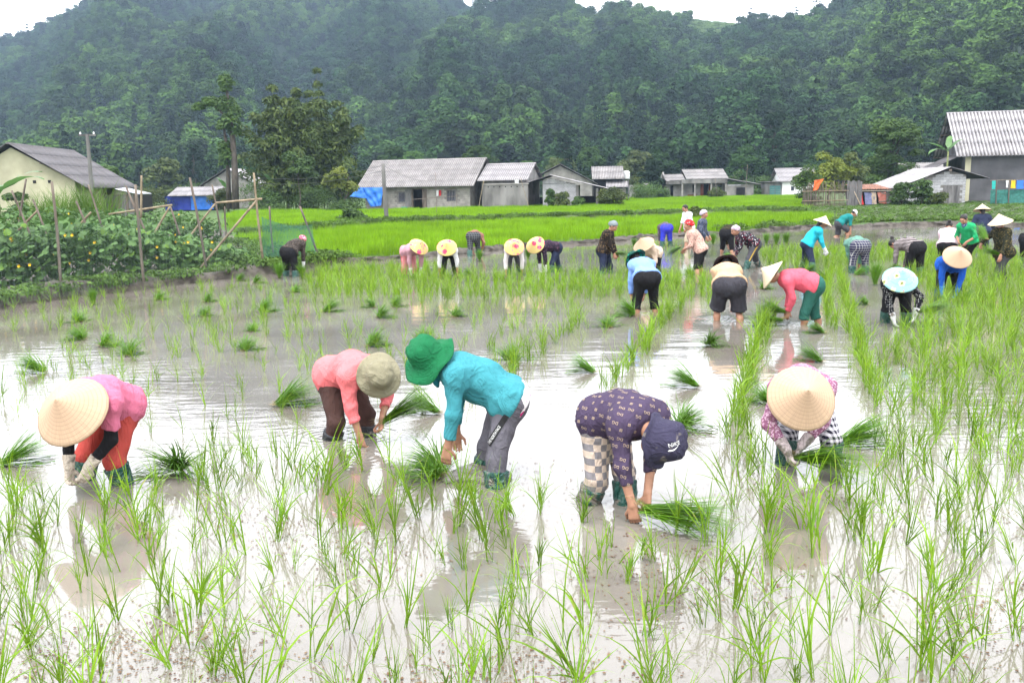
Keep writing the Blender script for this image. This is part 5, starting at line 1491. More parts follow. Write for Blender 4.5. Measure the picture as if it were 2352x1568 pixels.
g_lie = [
 ('low seedling bundle at the left edge of the flooded paddy, nearest the frame', 100, 856, 175, 'lie', 1.0),
 ('seedling bundle alone in the water below the garden bank, left side', 185, 740, 150, 'mound', 0.95),
 ('seedling bundle just left of another, nearest the left frame edge but one', 190, 780, 170, 'mound', 1.0),
 ('seedling bundle with drooping tips, between two others at the left', 235, 795, 20, 'mound', 1.0),
 ('pale green seedling bundle with spiky leaves, left part of the paddy', 295, 818, 90, 'mound', 1.05),
 ('upright seedling bundle standing beneath the garden bank', 215, 700, 60, 'up', 0.75),
 ('small seedling bundle under the garden bank, right of the upright one', 362, 688, 10, 'mound', 0.85),
 ('upper of two seedling bundles in the middle left water', 472, 693, 15, 'mound', 0.9),
 ('lower of two seedling bundles in the middle left water', 467, 727, 80, 'mound', 0.85),
 ('seedling bundle close to the bank beside the pink headscarf planter, left one', 548, 645, 20, 'mound', 0.9),
 ('seedling bundle close to the bank, just right of its twin', 585, 650, 10, 'mound', 0.95),
 ('wide seedling bundle in open water, left of centre', 600, 716, 5, 'mound', 1.15),
 ('small pale seedling bundle with exposed roots, above the salmon shirt planter', 578, 762, 95, 'mound', 0.7),
 ('seedling bundle with blue green leaves left of the salmon shirt planter', 562, 806, 80, 'mound', 0.95),
 ('seedling bundle in shallow water below the pink headscarf planter', 676, 672, 60, 'mound', 0.8),
 ('flat seedling bundle with long root end pointing left, centre left', 745, 716, 5, 'lie', 1.0),
 ('left bundle of the cluster of three in mid water', 858, 706, 150, 'mound', 0.8),
 ('right bundle of the cluster of three in mid water', 905, 704, 30, 'mound', 0.9),
 ('front bundle of the cluster of three in mid water', 870, 730, 20, 'mound', 1.0),
 ('seedling bundle leaning right in front of the yellow hats', 1045, 728, 60, 'mound', 0.9),
 ('seedling bundle right behind the salmon shirt planter', 850, 796, 25, 'mound', 1.1),
 ('seedling bundle poking up behind the green hat', 970, 785, 80, 'mound', 1.0),
 ('spiky seedling bundle right of the teal jacket with pale roots', 1172, 830, 85, 'mound', 1.05),
 ('large seedling bundle lying left of the brown trousers', 640, 932, 15, 'lie', 1.15),
 ('seedling bundle lying behind the teal jacket sleeve', 1005, 950, 175, 'lie', 1.0),
 ('round leafy seedling bundle standing in water right of the pink tee planter', 412, 1082, -90, 'mound', 1.2),
 ('pale leafy seedling bundle at the teal jacket planter hand', 1012, 1098, 155, 'mound', 1.25),
 ('seedling bundle with brown roots, left of the open water channel', 1362, 856, 165, 'lie', 0.85),
 ('long seedling bundle with root end right, above the monogram shirt', 1600, 890, 165, 'lie', 1.0),
 ('seedling bundle just behind the navy bucket hat', 1560, 985, 15, 'mound', 1.05),
 ('seedling bundle with root ball, between two planted rows', 1400, 752, 100, 'mound', 0.95),
 ('small seedling bundle in the channel below the shorts planter', 1628, 793, -80, 'mound', 0.95),
 ('seedling bundle behind the mauve print planter', 1885, 832, 150, 'lie', 0.85),
 ('seedling bundle right of the green boot of the mauve print planter', 1935, 1020, -15, 'lie', 1.1),
 ('small seedling bundle peeking left of the mauve print planter', 1765, 925, 160, 'mound', 0.8),
 ('seedling bundle at the feet of the coral pink shirt planter', 1890, 765, 175, 'lie', 0.75),
 ('big seedling bundle beside the light blue shirt planter feet', 1455, 725, 160, 'mound', 1.3),
 ('tall upright seedling bundle with splayed top near the plaid trousers', 2010, 655, 0, 'up', 1.15),
 ('small seedling bundle with root clod, left of the blue floral hat', 1990, 700, 150, 'mound', 0.8),
 ('left of three upright seedling bundles on the far water', 1760, 562, 0, 'up', 1.0),
 ('middle of three upright seedling bundles on the far water', 1783, 562, 40, 'up', 1.0),
 ('right of three upright seedling bundles on the far water', 1806, 561, 80, 'up', 1.0),
 ('seedling bundle standing beside the black plaid trousers', 1102, 600, 0, 'up', 0.85),
 ('upright seedling bundle right of the offwhite shirt planter', 1213, 595, 0, 'up', 0.8),
 ('twin seedling bundle left of the blue leggings, outer one', 1457, 570, 0, 'up', 0.85),
 ('twin seedling bundle left of the blue leggings, inner one', 1480, 566, 0, 'up', 0.8),
 ('upright seedling bundle left of the dark plaid shirt planter', 1638, 562, 0, 'up', 1.05),
 ('seedling bundle in the water left of the coral pink shirt planter', 1750, 664, 10, 'mound', 0.95),
 ('seedling bundle right of the coral pink shirt planter', 1895, 642, 150, 'mound', 0.95),
 ('seedling bundle on the water between the yellow hats', 1078, 632, 170, 'mound', 0.85),
 ('seedling bundle left of the leftmost yellow hat', 848, 620, 60, 'mound', 0.75),
 ('left upright seedling bundle by the pink headscarf planter', 642, 640, 0, 'up', 0.95),
 ('right upright seedling bundle by the pink headscarf planter', 694, 640, 20, 'up', 0.85),
 ('seedling bundle at the gold-dotted blouse planter, on the water', 1340, 630, 160, 'mound', 0.9),
 ('small seedling bundle in front of the dark plaid shirt planter', 1672, 590, 90, 'mound', 0.7),
 ('seedling bundle behind the red headscarf planter legs', 1585, 632, 100, 'mound', 0.9),
 ('seedling bundle on the water at the turquoise shirt planter boots', 1858, 622, 10, 'mound', 0.8),
 ('seedling bundle at the feet of the plaid trousers planter', 1965, 632, 10, 'lie', 0.9),
 ('seedling bundle right of the royal blue jacket planter', 2205, 690, -20, 'lie', 0.9),
 ('flattened seedling bundle at the left edge below the pink tee planter', 10, 1068, 15, 'lie', 1.0)]
for a in g_lie: bundle(*a)
def held(label, P, u, v, dy, az, tilt=0, sc=1.0):
    bundle(label, u, v, az, 'held', sc, P['pos'].y + dy, tilt, 'seedling bundles in hand')
held('seedling bundle held by the salmon shirt planter, leaves to the right', P2, 880, 968, -0.24, 8, -14, 1.0)
held('long seedling bundle held low by the monogram shirt planter', P4, 1482, 1168, -0.36, -34, 12, 1.15)
held('seedling bundle held low by the mauve print planter', P5, 1828, 1048, -0.30, -36, 10, 1.1)
held('seedling bundle held by the coral pink shirt planter, leaves left', PP[8], 1803, 716, 0.0, 182, 2, 1.0)
held('long seedling bundle on the water left of the coral pink shirt planter', PP[8], 1795, 735, -0.1, 186, 10, 1.1)
held('seedling bundle held by the gold-dotted blouse planter', PP[27], 1408, 582, -0.1, -10, 18, 0.95)
held('seedling bundle held by the red headscarf planter', PP[22], 1562, 568, 0.0, 185, 40, 0.9)
held('seedling bundle held by the green tee planter', PP[14], 2238, 560, -0.15, 20, -20, 0.75)
held('raised seedling bundle in the mottled shirt planter hand', PP[11], 2265, 548, -0.1, 100, -30, 0.8)
held('lower seedling bundle held by the mottled shirt planter', PP[11], 2300, 585, -0.2, 170, 0, 0.95)
held('seedling bundle hanging from the black floral shirt planter hand', PP[20], 1694, 582, 0.0, 185, 62, 0.7)
held('seedling bundle held by the blue floral hat planter', PP[9], 2112, 715, -0.1, -6, 4, 1.05)
held('seedling bundle held by the striped top planter', PP[16], 2080, 618, 0.1, 160, 4, 0.8)

# ---- churned mud at the boots of two planters
def mud_heap(label, u, v, rx, ry, h, seed):
    rng = np.random.default_rng(seed)
    c = gp(u, v)
    pr = [ell((0, 0, -0.02), (rx * 0.8, ry * 0.8, h * 0.45), 0.05)]
    for _ in range(26):
        a, q = rng.uniform(0, 6.28), rng.uniform(0.1, 0.9) ** 0.7
        r = rng.uniform(0.025, 0.07)
        pr.append(ell((rx * q * math.cos(a), ry * q * math.sin(a), h * (1 - q) * rng.uniform(0.2, 1.0)), (r * rng.uniform(0.8, 1.6), r * rng.uniform(0.8, 1.6), r * 0.7), 0.03))
    vv, qq = sdf_mesh(pr, 0.012, folds=(0.012, 45), seed=seed)
    o = obj_np('mud_heap', vv, qq, MUD, None, True)
    o.location = (c.x, c.y, 0)
    tag(o, label, 'mud')
mud_heap('churned wet mud heap around the teal jacket planter boots', 1092, 1096, 0.24, 0.16, 0.075, 1)
mud_heap('mud splash around the striding boot of the black floral planter', 1762, 622, 0.22, 0.15, 0.08, 3)
mb = MB()
# ---------------------------------------------------------------- buildings
CONC = pmat('concrete', (0.20, 0.19, 0.18), 0.9, 0.35, 1.2, 0.4, 14)
CONC_D = pmat('concrete_stained', (0.13, 0.125, 0.12), 0.95, 0.6, 0.9, 0.4, 14, stretch=(1, 1, 0.35))
MORTAR = pmat('mortar', (0.16, 0.15, 0.14), 0.95, 0.25, 3)
BLOCK = pmat('grey_block', (0.24, 0.225, 0.205), 0.92, 0.25, 2.5, 0.3, 25, rnd=0.18)
BLOCK_W = pmat('pale_block', (0.33, 0.33, 0.34), 0.92, 0.2, 2.5, 0.3, 25, rnd=0.15)
CREAM = pmat('cream_plaster', (0.36, 0.34, 0.24), 0.92, 0.2, 0.8, 0.3, 10)
WHITEW = pmat('white_plaster', (0.66, 0.66, 0.66), 0.9, 0.1, 0.8)
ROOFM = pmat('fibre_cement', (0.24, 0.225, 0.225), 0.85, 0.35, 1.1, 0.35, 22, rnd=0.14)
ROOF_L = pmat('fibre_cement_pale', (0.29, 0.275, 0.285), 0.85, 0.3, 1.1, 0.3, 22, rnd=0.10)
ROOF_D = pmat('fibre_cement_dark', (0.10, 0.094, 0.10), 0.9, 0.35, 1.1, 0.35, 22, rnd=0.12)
def shaded_grimy_valleys(m, amp=0.036):
    """darkens the corrugation troughs: rib shading put into the colour, along with grime"""
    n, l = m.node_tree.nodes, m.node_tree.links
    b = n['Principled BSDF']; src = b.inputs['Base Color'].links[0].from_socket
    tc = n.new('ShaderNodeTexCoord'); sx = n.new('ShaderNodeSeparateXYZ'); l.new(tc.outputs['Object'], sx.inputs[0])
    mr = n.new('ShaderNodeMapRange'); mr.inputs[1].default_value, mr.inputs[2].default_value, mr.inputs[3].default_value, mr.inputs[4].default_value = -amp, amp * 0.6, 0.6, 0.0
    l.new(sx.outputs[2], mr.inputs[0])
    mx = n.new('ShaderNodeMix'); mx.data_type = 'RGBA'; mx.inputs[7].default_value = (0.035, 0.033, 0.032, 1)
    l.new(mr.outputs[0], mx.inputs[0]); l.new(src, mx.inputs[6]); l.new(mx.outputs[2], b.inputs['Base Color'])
for m_ in (ROOFM, ROOF_L, ROOF_D): shaded_grimy_valleys(m_)
TIN = pmat('bright_tin', (0.5, 0.5, 0.56), 0.35, 0.2, 2, metal=0.6)
RUST = pmat('rusty_tin', (0.20, 0.10, 0.07), 0.8, 0.4, 3, 0.3)
WOOD = pmat('weathered_wood', (0.12, 0.098, 0.08), 0.9, 0.4, 3, 0.5, 16, stretch=(4, 4, 0.4), rnd=0.15)
WOOD_G = pmat('grey_wood', (0.12, 0.115, 0.115), 0.9, 0.4, 3, 0.5, 16, stretch=(4, 4, 0.4), rnd=0.2)
WOOD_R = pmat('red_wood', (0.13, 0.035, 0.02), 0.7, 0.3, 3, 0.2)
BAMBOO = pmat('bamboo', (0.20, 0.16, 0.105), 0.75, 0.35, 5, 0.2, 20, rnd=0.15)
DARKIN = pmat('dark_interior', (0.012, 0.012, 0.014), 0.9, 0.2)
TARP = pmat('blue_tarp', (0.02, 0.13, 0.50), 0.5, 0.2, 3, 0.4, 8)
TARP_D = pmat('dark_blue_sheet', (0.015, 0.035, 0.26), 0.6, 0.25, 2, 0.4, 6)
GLASSM = pmat('window_dark', (0.03, 0.035, 0.05), 0.25, 0.3, 3, spec=0.5)
TEAL = pmat('teal_shutter', (0.03, 0.14, 0.14), 0.6, 0.15)
IRON = pmat('grille_iron', (0.16, 0.15, 0.17), 0.6, 0.2)
ORANGE = pmat('orange_cloth', (0.55, 0.11, 0.03), 0.85, 0.2, 4, 0.4)
YELLOWC = pmat('yellow_cloth', (0.55, 0.38, 0.02), 0.85, 0.15, 4, 0.3)
REDC = pmat('red_cloth', (0.42, 0.03, 0.035), 0.85, 0.2, 4, 0.3)
def sheet_mesh(sw, sl, pitch=0.18, amp=0.034, mat=None, seg=6):
    n = max(1, int(round(sw / pitch))) * seg
    V, F = [], []
    for lay in (0, 1):
        for j, y in enumerate((0.0, sl)):
            for i in range(n + 1):
                x = sw * 1.02 * i / n
                V.append((x, y, amp * math.sin(2 * math.pi * i / seg) - 0.008 * lay))
    k = n + 1
    for i in range(n):
        F.append((i, i + 1, k + i + 1, k + i))
        F.append((2 * k + i + 1, 2 * k + i, 3 * k + i, 3 * k + i + 1))
        F.append((k + i, k + i + 1, 3 * k + i + 1, 3 * k + i))
        F.append((i + 1, i, 2 * k + i, 2 * k + i + 1))
    return mesh_np('roof_sheet', V, F, mat, True)
def roof_plane(parent, A, B, D, rows, mat, sw=0.95, pitch=0.18, amp=0.036, name='roof_sheet', seed=0):
    """A-B the ridge, D below A at the eave; overlapping corrugated sheets"""
    A, B, D = Vector(A), Vector(B), Vector(D)
    w, s_ = B - A, D - A
    nx = max(1, round(w.length / sw)); sw = w.length / nx
    sl = s_.length / rows
    me = sheet_mesh(sw, sl * 1.1, pitch, amp, mat)
    x, y = w.normalized(), s_.normalized()
    z = x.cross(y).normalized()
    if z.z < 0: z = -z
    rng = random.Random(seed)
    for j in range(rows):
        for i in range(nx):
            o = bpy.data.objects.new(name, me)
            p = A + x * (sw * i) + y * (sl * j) + z * (0.02 + 0.012 * (rows - 1 - j))
            t = rng.uniform(-0.004, 0.004)
            M = Matrix.Identity(4)
            yy = (y - z * (0.018 + t)).normalized()
            zz = x.cross(yy); zz = zz if zz.z > 0 else -zz
            for q in range(3):
                M[q][0], M[q][1], M[q][2], M[q][3] = x[q], yy[q], zz[q], p[q]
            COL.objects.link(o); o.parent = parent; o.matrix_local = M
def gable_roof(parent, L, D, ze, zr, mat, x0=0.0, y0=0.0, ov=0.45, og=0.4, rows=3, sw=0.95, pitch=0.18, amp=0.036, seed=0, cap_=True):
    """ridge along x; house footprint x0..x0+L, y0..y0+D"""
    k = (zr - ze) / (D / 2)
    xa, xb, ym = x0 - og, x0 + L + og, y0 + D / 2
    roof_plane(parent, (xa, ym, zr), (xb, ym, zr), (xa, y0 - ov, ze - ov * k), rows, mat, sw, pitch, amp, seed=seed)
    roof_plane(parent, (xa, ym, zr), (xb, ym, zr), (xa, y0 + D + ov, ze - ov * k), rows, mat, sw, pitch, amp, seed=seed + 1)
    if cap_:
        mb = MB(); n = int((xb - xa) / 0.8)
        for i in range(n):
            a, b = xa + (xb - xa) * i / n, xa + (xb - xa) * (i + 1) / n
            mb.tube([(a, ym, zr + 0.035), (b + 0.03, ym, zr + 0.045)], 0.075, 6)
        mb.obj('ridge_cap', mat, parent)
    mb = MB()
    for yy in (y0 - ov * 0.7, y0 + D * 0.25, y0 + D * 0.75, y0 + D + ov * 0.7):
        zz = zr - abs(yy - ym) * k - 0.09
        mb.box(xa + 0.03, xb - 0.03, yy - 0.04, yy + 0.04, zz - 0.05, zz + 0.03)
    mb.obj('purlins', WOOD, parent)
def wall_box(parent, x0, x1, y0, y1, z0, z1, mat, holes=(), t=0.2, gable=None, name='wall', which='fblr'):
    """four walls; front wall (y0) has rectangular holes [(x0,x1,z0,z1)]; gable = ridge height for the end walls (ridge along x)"""
    if 'f' in which:
        mb = MB()
        xs = sorted(set([x0, x1] + [h[0] for h in holes] + [h[1] for h in holes])); zs = sorted(set([z0, z1] + [h[2] for h in holes] + [h[3] for h in holes]))
        for a, b in zip(xs[:-1], xs[1:]):
            for c, d in zip(zs[:-1], zs[1:]):
                if any(h[0] <= a and b <= h[1] and h[2] <= c and d <= h[3] for h in holes): continue
                mb.box(a, b, y0, y0 + t, c, d)
        mb.obj(name, mat, parent)
    if 'b' in which: MB().box(x0, x1, y1 - t, y1, z0, z1).obj(name, mat, parent)
    for s_, key in ((0, 'l'), (1, 'r')):
        if key not in which: continue
        a, b = (x0, x0 + t) if s_ == 0 else (x1 - t, x1)
        mb = MB()
        if gable:
            ym = (y0 + y1) / 2
            pts = [(y0 + t + .002, z0), (y1 - t - .002, z0), (y1 - t - .002, z1), (ym, gable), (y0 + t + .002, z1)]
            vs = [(a, p[0], p[1]) for p in pts] + [(b, p[0], p[1]) for p in pts]
            n = 5
            mb.add(vs, [tuple(range(n - 1, -1, -1)), tuple(range(n, 2 * n))] + [(i, (i + 1) % n, n + (i + 1) % n, n + i) for i in range(n)])
        else:
            mb.box(a, b, y0 + t + .002, y1 - t - .002, z0, z1)
        mb.obj(name, mat, parent)
def blocks(parent, x0, x1, z0, ztop, y, bw, bh, mat, holes=(), single=False, seed=0, face=-1):
    """courses of blocks standing 2 cm proud of a mortar plane; ztop may be a function of x"""
    rng = random.Random(seed)
    f = ztop if callable(ztop) else (lambda x: ztop)
    me = None; out = MB()
    r = 0; z = z0
    while True:
        x = x0 - (bw / 2 if r % 2 else 0)
        any_ = False
        while x < x1 - 0.02:
            a, b = max(x, x0), min(x + bw, x1)
            x += bw
            if b - a < 0.06 or z + bh > min(f(a), f(b)) + 0.01: continue
            any_ = True
            if any(not (b <= h[0] or a >= h[1] or z + bh <= h[2] or z >= h[3]) for h in holes): continue
            g = 0.012; pr = rng.uniform(0.012, 0.024)
            ya, yb = (y - pr, y + 0.03) if face < 0 else (y - 0.03, y + pr)
            if single:
                mb = MB(); mb.box(-0.5, 0.5, -0.5, 0.5, -0.5, 0.5)
                if me is None: me = mesh_np('block', mb.v, mb.f, mat)
                o = bpy.data.objects.new('block', me); COL.objects.link(o); o.parent = parent
                o.location = ((a + b) / 2, (ya + yb) / 2, z + bh / 2); o.scale = (b - a - g, yb - ya, bh - g)
            else:
                out.box(a + g / 2, b - g / 2, ya, yb, z + g / 2, z + bh - g / 2)
        r += 1; z += bh
        if r > 80 or (not any_ and z > z0 + 1 and z > max(f(x0), f(x1), f((x0 + x1) / 2))): break
    if not single:
        tag(out.obj('blocks', mat, parent), kind='stuff')
def window(parent, x0, x1, y, z0, z1, bars=5, mat=IRON, frame=WOOD_G, d=0.05):
    mb = MB(); t = 0.05
    mb.box(x0, x1, y, y + d, z1 - t, z1); mb.box(x0, x1, y, y + d, z0, z0 + t); mb.box(x0, x0 + t, y, y + d, z0 + t, z1 - t); mb.box(x1 - t, x1, y, y + d, z0 + t, z1 - t)
    o = mb.obj('window', frame, parent)
    MB().box(x0 + t, x1 - t, y + d + 0.01, y + d + 0.03, z0 + t, z1 - t).obj('pane', GLASSM, o)
    for i in range(bars):
        x = x0 + t + (x1 - x0 - 2 * t) * (i + 0.5) / bars
        MB().box(x - 0.014, x + 0.014, y - 0.012, y + 0.012, z0 + t, z1 - t).obj('bar', mat, o)
    return o
def hroot(name, label, u, Y, yaw, z=0.05, cat='house'):
    p = at(u, 430, Y)
    return empty(name, (p.x, p.y, z), R(yaw), label, cat)

# --- long grey block house with the blue tarp
h = hroot('farmhouse', 'long grey block farmhouse with corrugated roof and a blue tarp at its corner', 838, 84.5, -18)
holes = [(4.6, 5.75, 0, 1.95), (3.3, 4.0, 0.75, 1.65), (8.0, 8.85, 0.8, 1.75)]
wall_box(h, 0, 10.2, 0, 6, 0, 2.45, MORTAR, holes, gable=4.35)
blocks(h, 0, 10.2, 0.02, 2.45, 0, 0.42, 0.19, BLOCK, holes, seed=1)
gable_roof(h, 10.2, 6, 2.5, 4.5, ROOFM, ov=0.55, og=0.55, rows=5, sw=0.95, seed=2)
dr = MB().box(4.62, 4.70, -0.03, 0.2, 0, 1.95).box(5.65, 5.73, -0.03, 0.2, 0, 1.95).box(4.70, 5.65, -0.03, 0.2, 1.87, 1.95).obj('door_frame', WOOD, h)
MB().box(4.0, 4.58, -0.09, -0.05, 0.02, 1.85).obj('door_leaf', WOOD_G, h)
MB().box(5.75, 6.1, -0.09, -0.05, 0.02, 1.85).obj('door_leaf', WOOD, h)
MB().box(4.4, 5.95, -0.10, -0.035, 1.97, 2.3).obj('door_lintel', CONC, h)
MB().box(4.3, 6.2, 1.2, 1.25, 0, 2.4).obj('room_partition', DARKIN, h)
window(h, 3.3, 4.0, -0.02, 0.75, 1.65); window(h, 8.0, 8.85, -0.02, 0.8, 1.75)
MB().box(-0.3, 10.4, -1.0, -0.04, -0.2, 0.0).obj('plinth', CONC_D, h)
MB().box(4.4, 6.0, -1.9, -1.0, -0.25, -0.03).obj('step', CONC, h)
# blue tarp hanging from the eave
def cloth_sheet(name, mat, P00, P10, P01, P11, nx, ny, amp, seed, parent=None, sag=0.0):
    rng = np.random.default_rng(seed); V, F = [], []
    P00, P10, P01, P11 = map(Vector, (P00, P10, P01, P11))
    n = (P10 - P00).cross(P01 - P00).normalized()
    ph = rng.uniform(0, 6.28, 4)
    for lay in (0, 1):
        for j in range(ny + 1):
            for i in range(nx + 1):
                s_, t_ = i / nx, j / ny
                p = P00.lerp(P10, s_).lerp(P01.lerp(P11, s_), t_)
                w = amp * (math.sin(s_ * 9 + t_ * 4 + ph[0]) + 0.6 * math.sin(s_ * 17 - t_ * 7 + ph[1]) + 0.5 * math.sin(t_ * 13 + s_ * 5 + ph[2]))
                p = p + n * (w + 0.006 * lay) + Vector((0, 0, -sag * 4 * s_ * (1 - s_)))
                V.append(p)
    k = (nx + 1) * (ny + 1)
    for j in range(ny):
        for i in range(nx):
            a = j * (nx + 1) + i
            F.append((a, a + 1, a + nx + 2, a + nx + 1)); F.append((k + a + nx + 1, k + a + nx + 2, k + a + 1, k + a))
    o = obj_np(name, V, F, mat, parent, True)
    return o
t = cloth_sheet('tarpaulin', TARP, (-0.3, -0.75, 2.12), (2.25, -0.75, 2.12), (1.05, -1.0, 0.4), (2.0, -0.95, 0.5), 16, 12, 0.075, 3)
t.location = h.location; t.rotation_euler = h.rotation_euler
tag(t, 'crumpled blue tarpaulin hanging from the farmhouse eave corner', 'tarpaulin')
t = cloth_sheet('loose_flap', TARP, (-0.3, -0.76, 2.13), (0.2, -0.77, 2.13), (-1.05, -1.0, 1.35), (0.7, -1.05, 1.15), 8, 8, 0.05, 9, t)
# clothes and small things in front of it
def local_thing(o, hh): o.location = hh.location; o.rotation_euler = hh.rotation_euler; return o
for x, c, lb in ((7.05, GLOVE_W, 'white cloth hanging on the farmhouse wall'), (7.3, REDC, 'red cloth hanging on the farmhouse wall beside a white one')):
    tag(local_thing(cloth_sheet('hanging_cloth', c, (x, -0.12, 1.75), (x + 0.24, -0.12, 1.78), (x + 0.02, -0.14, 1.25), (x + 0.2, -0.14, 1.3), 5, 5, 0.015, int(x * 10)), h), lb, 'cloth')
mb = MB(); mb.box(3.9, 4.0, -0.75, -0.45, 0, 0.3); mb.box(4.22, 4.32, -0.75, -0.45, 0, 0.3); mb.box(3.88, 4.34, -0.78, -0.42, 0.3, 0.35)
tag(local_thing(mb.obj('stool', pmat('teal_plastic', (0.02, 0.25, 0.25), 0.5, 0.1)), h), 'small teal plastic stool by the farmhouse door', 'stool')
def pole(label, a, b, r=0.035, mat=BAMBOO, name='bamboo_pole', cat='pole', group=None, r2=None):
    a, b = Vector(a), Vector(b)
    mb = MB(); n = 7; d = b - a
    rr = random.Random(hash((round(a.x, 2), round(b.z, 2))) & 0xffff)
    j = Vector((rr.uniform(-1, 1), rr.uniform(-1, 1), 0)) * d.length * 0.012
    pts = [Vector((0, 0, 0)).lerp(d, i / n) + j * math.sin(i / n * math.pi) for i in range(n + 1)]
    rad = [r + ((r2 if r2 else r * 0.7) - r) * i / n for i in range(n + 1)]
    mb.tube(pts, rad, 7)
    if mat is BAMBOO:
        for i in range(1, n):
            mb.tube([pts[i] - d.normalized() * 0.012, pts[i] + d.normalized() * 0.012], rad[i] * 1.18, 7)
    o = mb.obj(name, mat, None, True)
    o.location = a
    return tag(o, label, cat, group)
M_ = lambda hh, p: (Matrix.Translation(hh.location) @ Matrix.Rotation(hh.rotation_euler.z, 4, 'Z')) @ Vector(p)
pole('thin wooden clothes pole lying level before the farmhouse door', M_(h, (5.3, -1.5, 1.0)), M_(h, (9.6, -1.5, 1.25)), 0.022, WOOD)
pole('short upright post carrying the left end of the clothes pole', M_(h, (5.35, -1.5, -0.1)), M_(h, (5.3, -1.5, 1.3)), 0.025, WOOD)
pole('short upright post carrying the right end of the clothes pole', M_(h, (9.55, -1.5, -0.1)), M_(h, (9.5, -1.5, 1.4)), 0.025, WOOD)

# --- annex with its own roof, yard wall
h2 = hroot('annex', 'grey annex with short corrugated roof joined to the farmhouse', 1104, 81.6, -16)
wall_box(h2, 0, 4.1, 0.3, 5, 0, 2.75, CONC, gable=3.75, which='fblr')
gable_roof(h2, 3.9, 4.7, 2.8, 3.95, ROOF_L, x0=0.1, y0=0.3, ov=0.5, og=0.35, rows=3, seed=5)
window(h2, 3.0, 3.5, 0.26, 1.2, 1.7, 3)
yw = hroot('yard_wall', 'stained concrete yard wall with plants on top before the annex', 1110, 80.4, -16, cat='wall')
MB().box(0, 4.0, 0, 0.16, 0, 2.15).obj('wall_slab', CONC_D, yw)
MB().box(-0.05, 4.05, -0.05, 0.2, 2.153, 2.25).obj('coping', CONC, yw)
for q in range(7):
    MB().box(0.4 + q * 0.52, 0.5 + q * 0.52, -0.015, 0.05, 1.92, 2.02).obj('drain_hole', DARKIN, yw)
tag(local_thing(MB().lathe([(0.02, 0.0), (0.16, 0.0), (0.2, 0.3), (0.17, 0.3), (0.14, 0.05), (0.01, 0.05)], 16).obj('bucket', GLOVE_W), yw), 'white bucket standing on the stained yard wall', 'bucket').location = M_(yw, (3.0, 0.08, 2.25))
pole('bamboo pole leaning at the left end of the yard wall', M_(yw, (-0.35, -0.5, -0.1)), M_(yw, (0.1, -0.1, 2.5)), 0.035)
pole('thin pole leaning against the right end of the yard wall', M_(yw, (4.4, -0.9, -0.1)), M_(yw, (3.4, -0.1, 2.7)), 0.025)

# --- brick shed with a long open porch
h3 = hroot('brick_shed', 'whitewashed brick shed with low gable roof and open porch on posts', 1212, 80.5, -6, cat='shed')
prof = lambda x: 2.75 - (1.95 - x) * 0.30 if x < 1.95 else 2.75 - (x - 1.95) * 0.235
MB().box(1.3, 1.5, 0.3, 5, 0, 2.2).obj('wall', CONC, h3)
mb = MB(); pts = [(1.3, 0), (4.2, 0), (4.2, prof(4.2) - 0.12), (1.95, 2.63), (1.3, prof(1.3) - 0.12)]
mb.add([(p[0], 0, p[1]) for p in pts] + [(p[0], 0.2, p[1]) for p in pts], [(4, 3, 2, 1, 0), (5, 6, 7, 8, 9)] + [(i, (i + 1) % 5, 5 + (i + 1) % 5, 5 + i) for i in range(5)])
mb.obj('wall', MORTAR, h3)
blocks(h3, 1.3, 4.2, 0.02, lambda x: prof(x) - 0.1, 0, 0.24, 0.115, BLOCK_W, seed=4)
MB().box(4.2, 4.4, 0.1, 5, 0, 2.0).obj('wall', CONC, h3)
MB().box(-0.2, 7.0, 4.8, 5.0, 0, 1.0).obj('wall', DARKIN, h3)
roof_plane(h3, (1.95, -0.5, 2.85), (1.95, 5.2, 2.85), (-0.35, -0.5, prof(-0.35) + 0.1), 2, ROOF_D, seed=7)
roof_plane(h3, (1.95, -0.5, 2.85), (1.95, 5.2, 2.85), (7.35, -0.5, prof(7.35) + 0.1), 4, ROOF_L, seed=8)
for q, (x, y) in enumerate(((6.0, 0.0), (7.05, 0.0), (7.05, 1.6), (7.05, 3.2), (7.05, 4.7))):
    MB().box(x - 0.1, x + 0.1, y, y + 0.2, 0, prof(x) - 0.1).obj('post', CONC, h3)
MB().box(5.6, 7.3, -0.1, 0.15, 0, 0.25).obj('plinth', CONC_D, h3)
MB().box(-0.3, 7.2, -0.12, -0.02, 2.2, 2.2).obj('beam', WOOD, h3)

# --- gable house behind
h4 = hroot('gable_house', 'plain grey gable end of a house behind the brick shed', 1250, 101, -4)
mb = MB(); pts = [(0, 0), (5.2, 0), (5.2, 2.3), (1.75, 4.1), (0, 3.3)]
mb.add([(p[0], 0, p[1]) for p in pts] + [(p[0], 6, p[1]) for p in pts], [(4, 3, 2, 1, 0), (5, 6, 7, 8, 9)] + [(i, (i + 1) % 5, 5 + (i + 1) % 5, 5 + i) for i in range(5)])
mb.obj('wall', CONC, h4)
roof_plane(h4, (1.75, -0.4, 4.25), (1.75, 6.4, 4.25), (-0.5, -0.4, 3.2), 2, ROOF_D, seed=10)
roof_plane(h4, (1.75, -0.4, 4.25), (1.75, 6.4, 4.25), (5.7, -0.4, 2.15), 3, ROOF_D, seed=11)

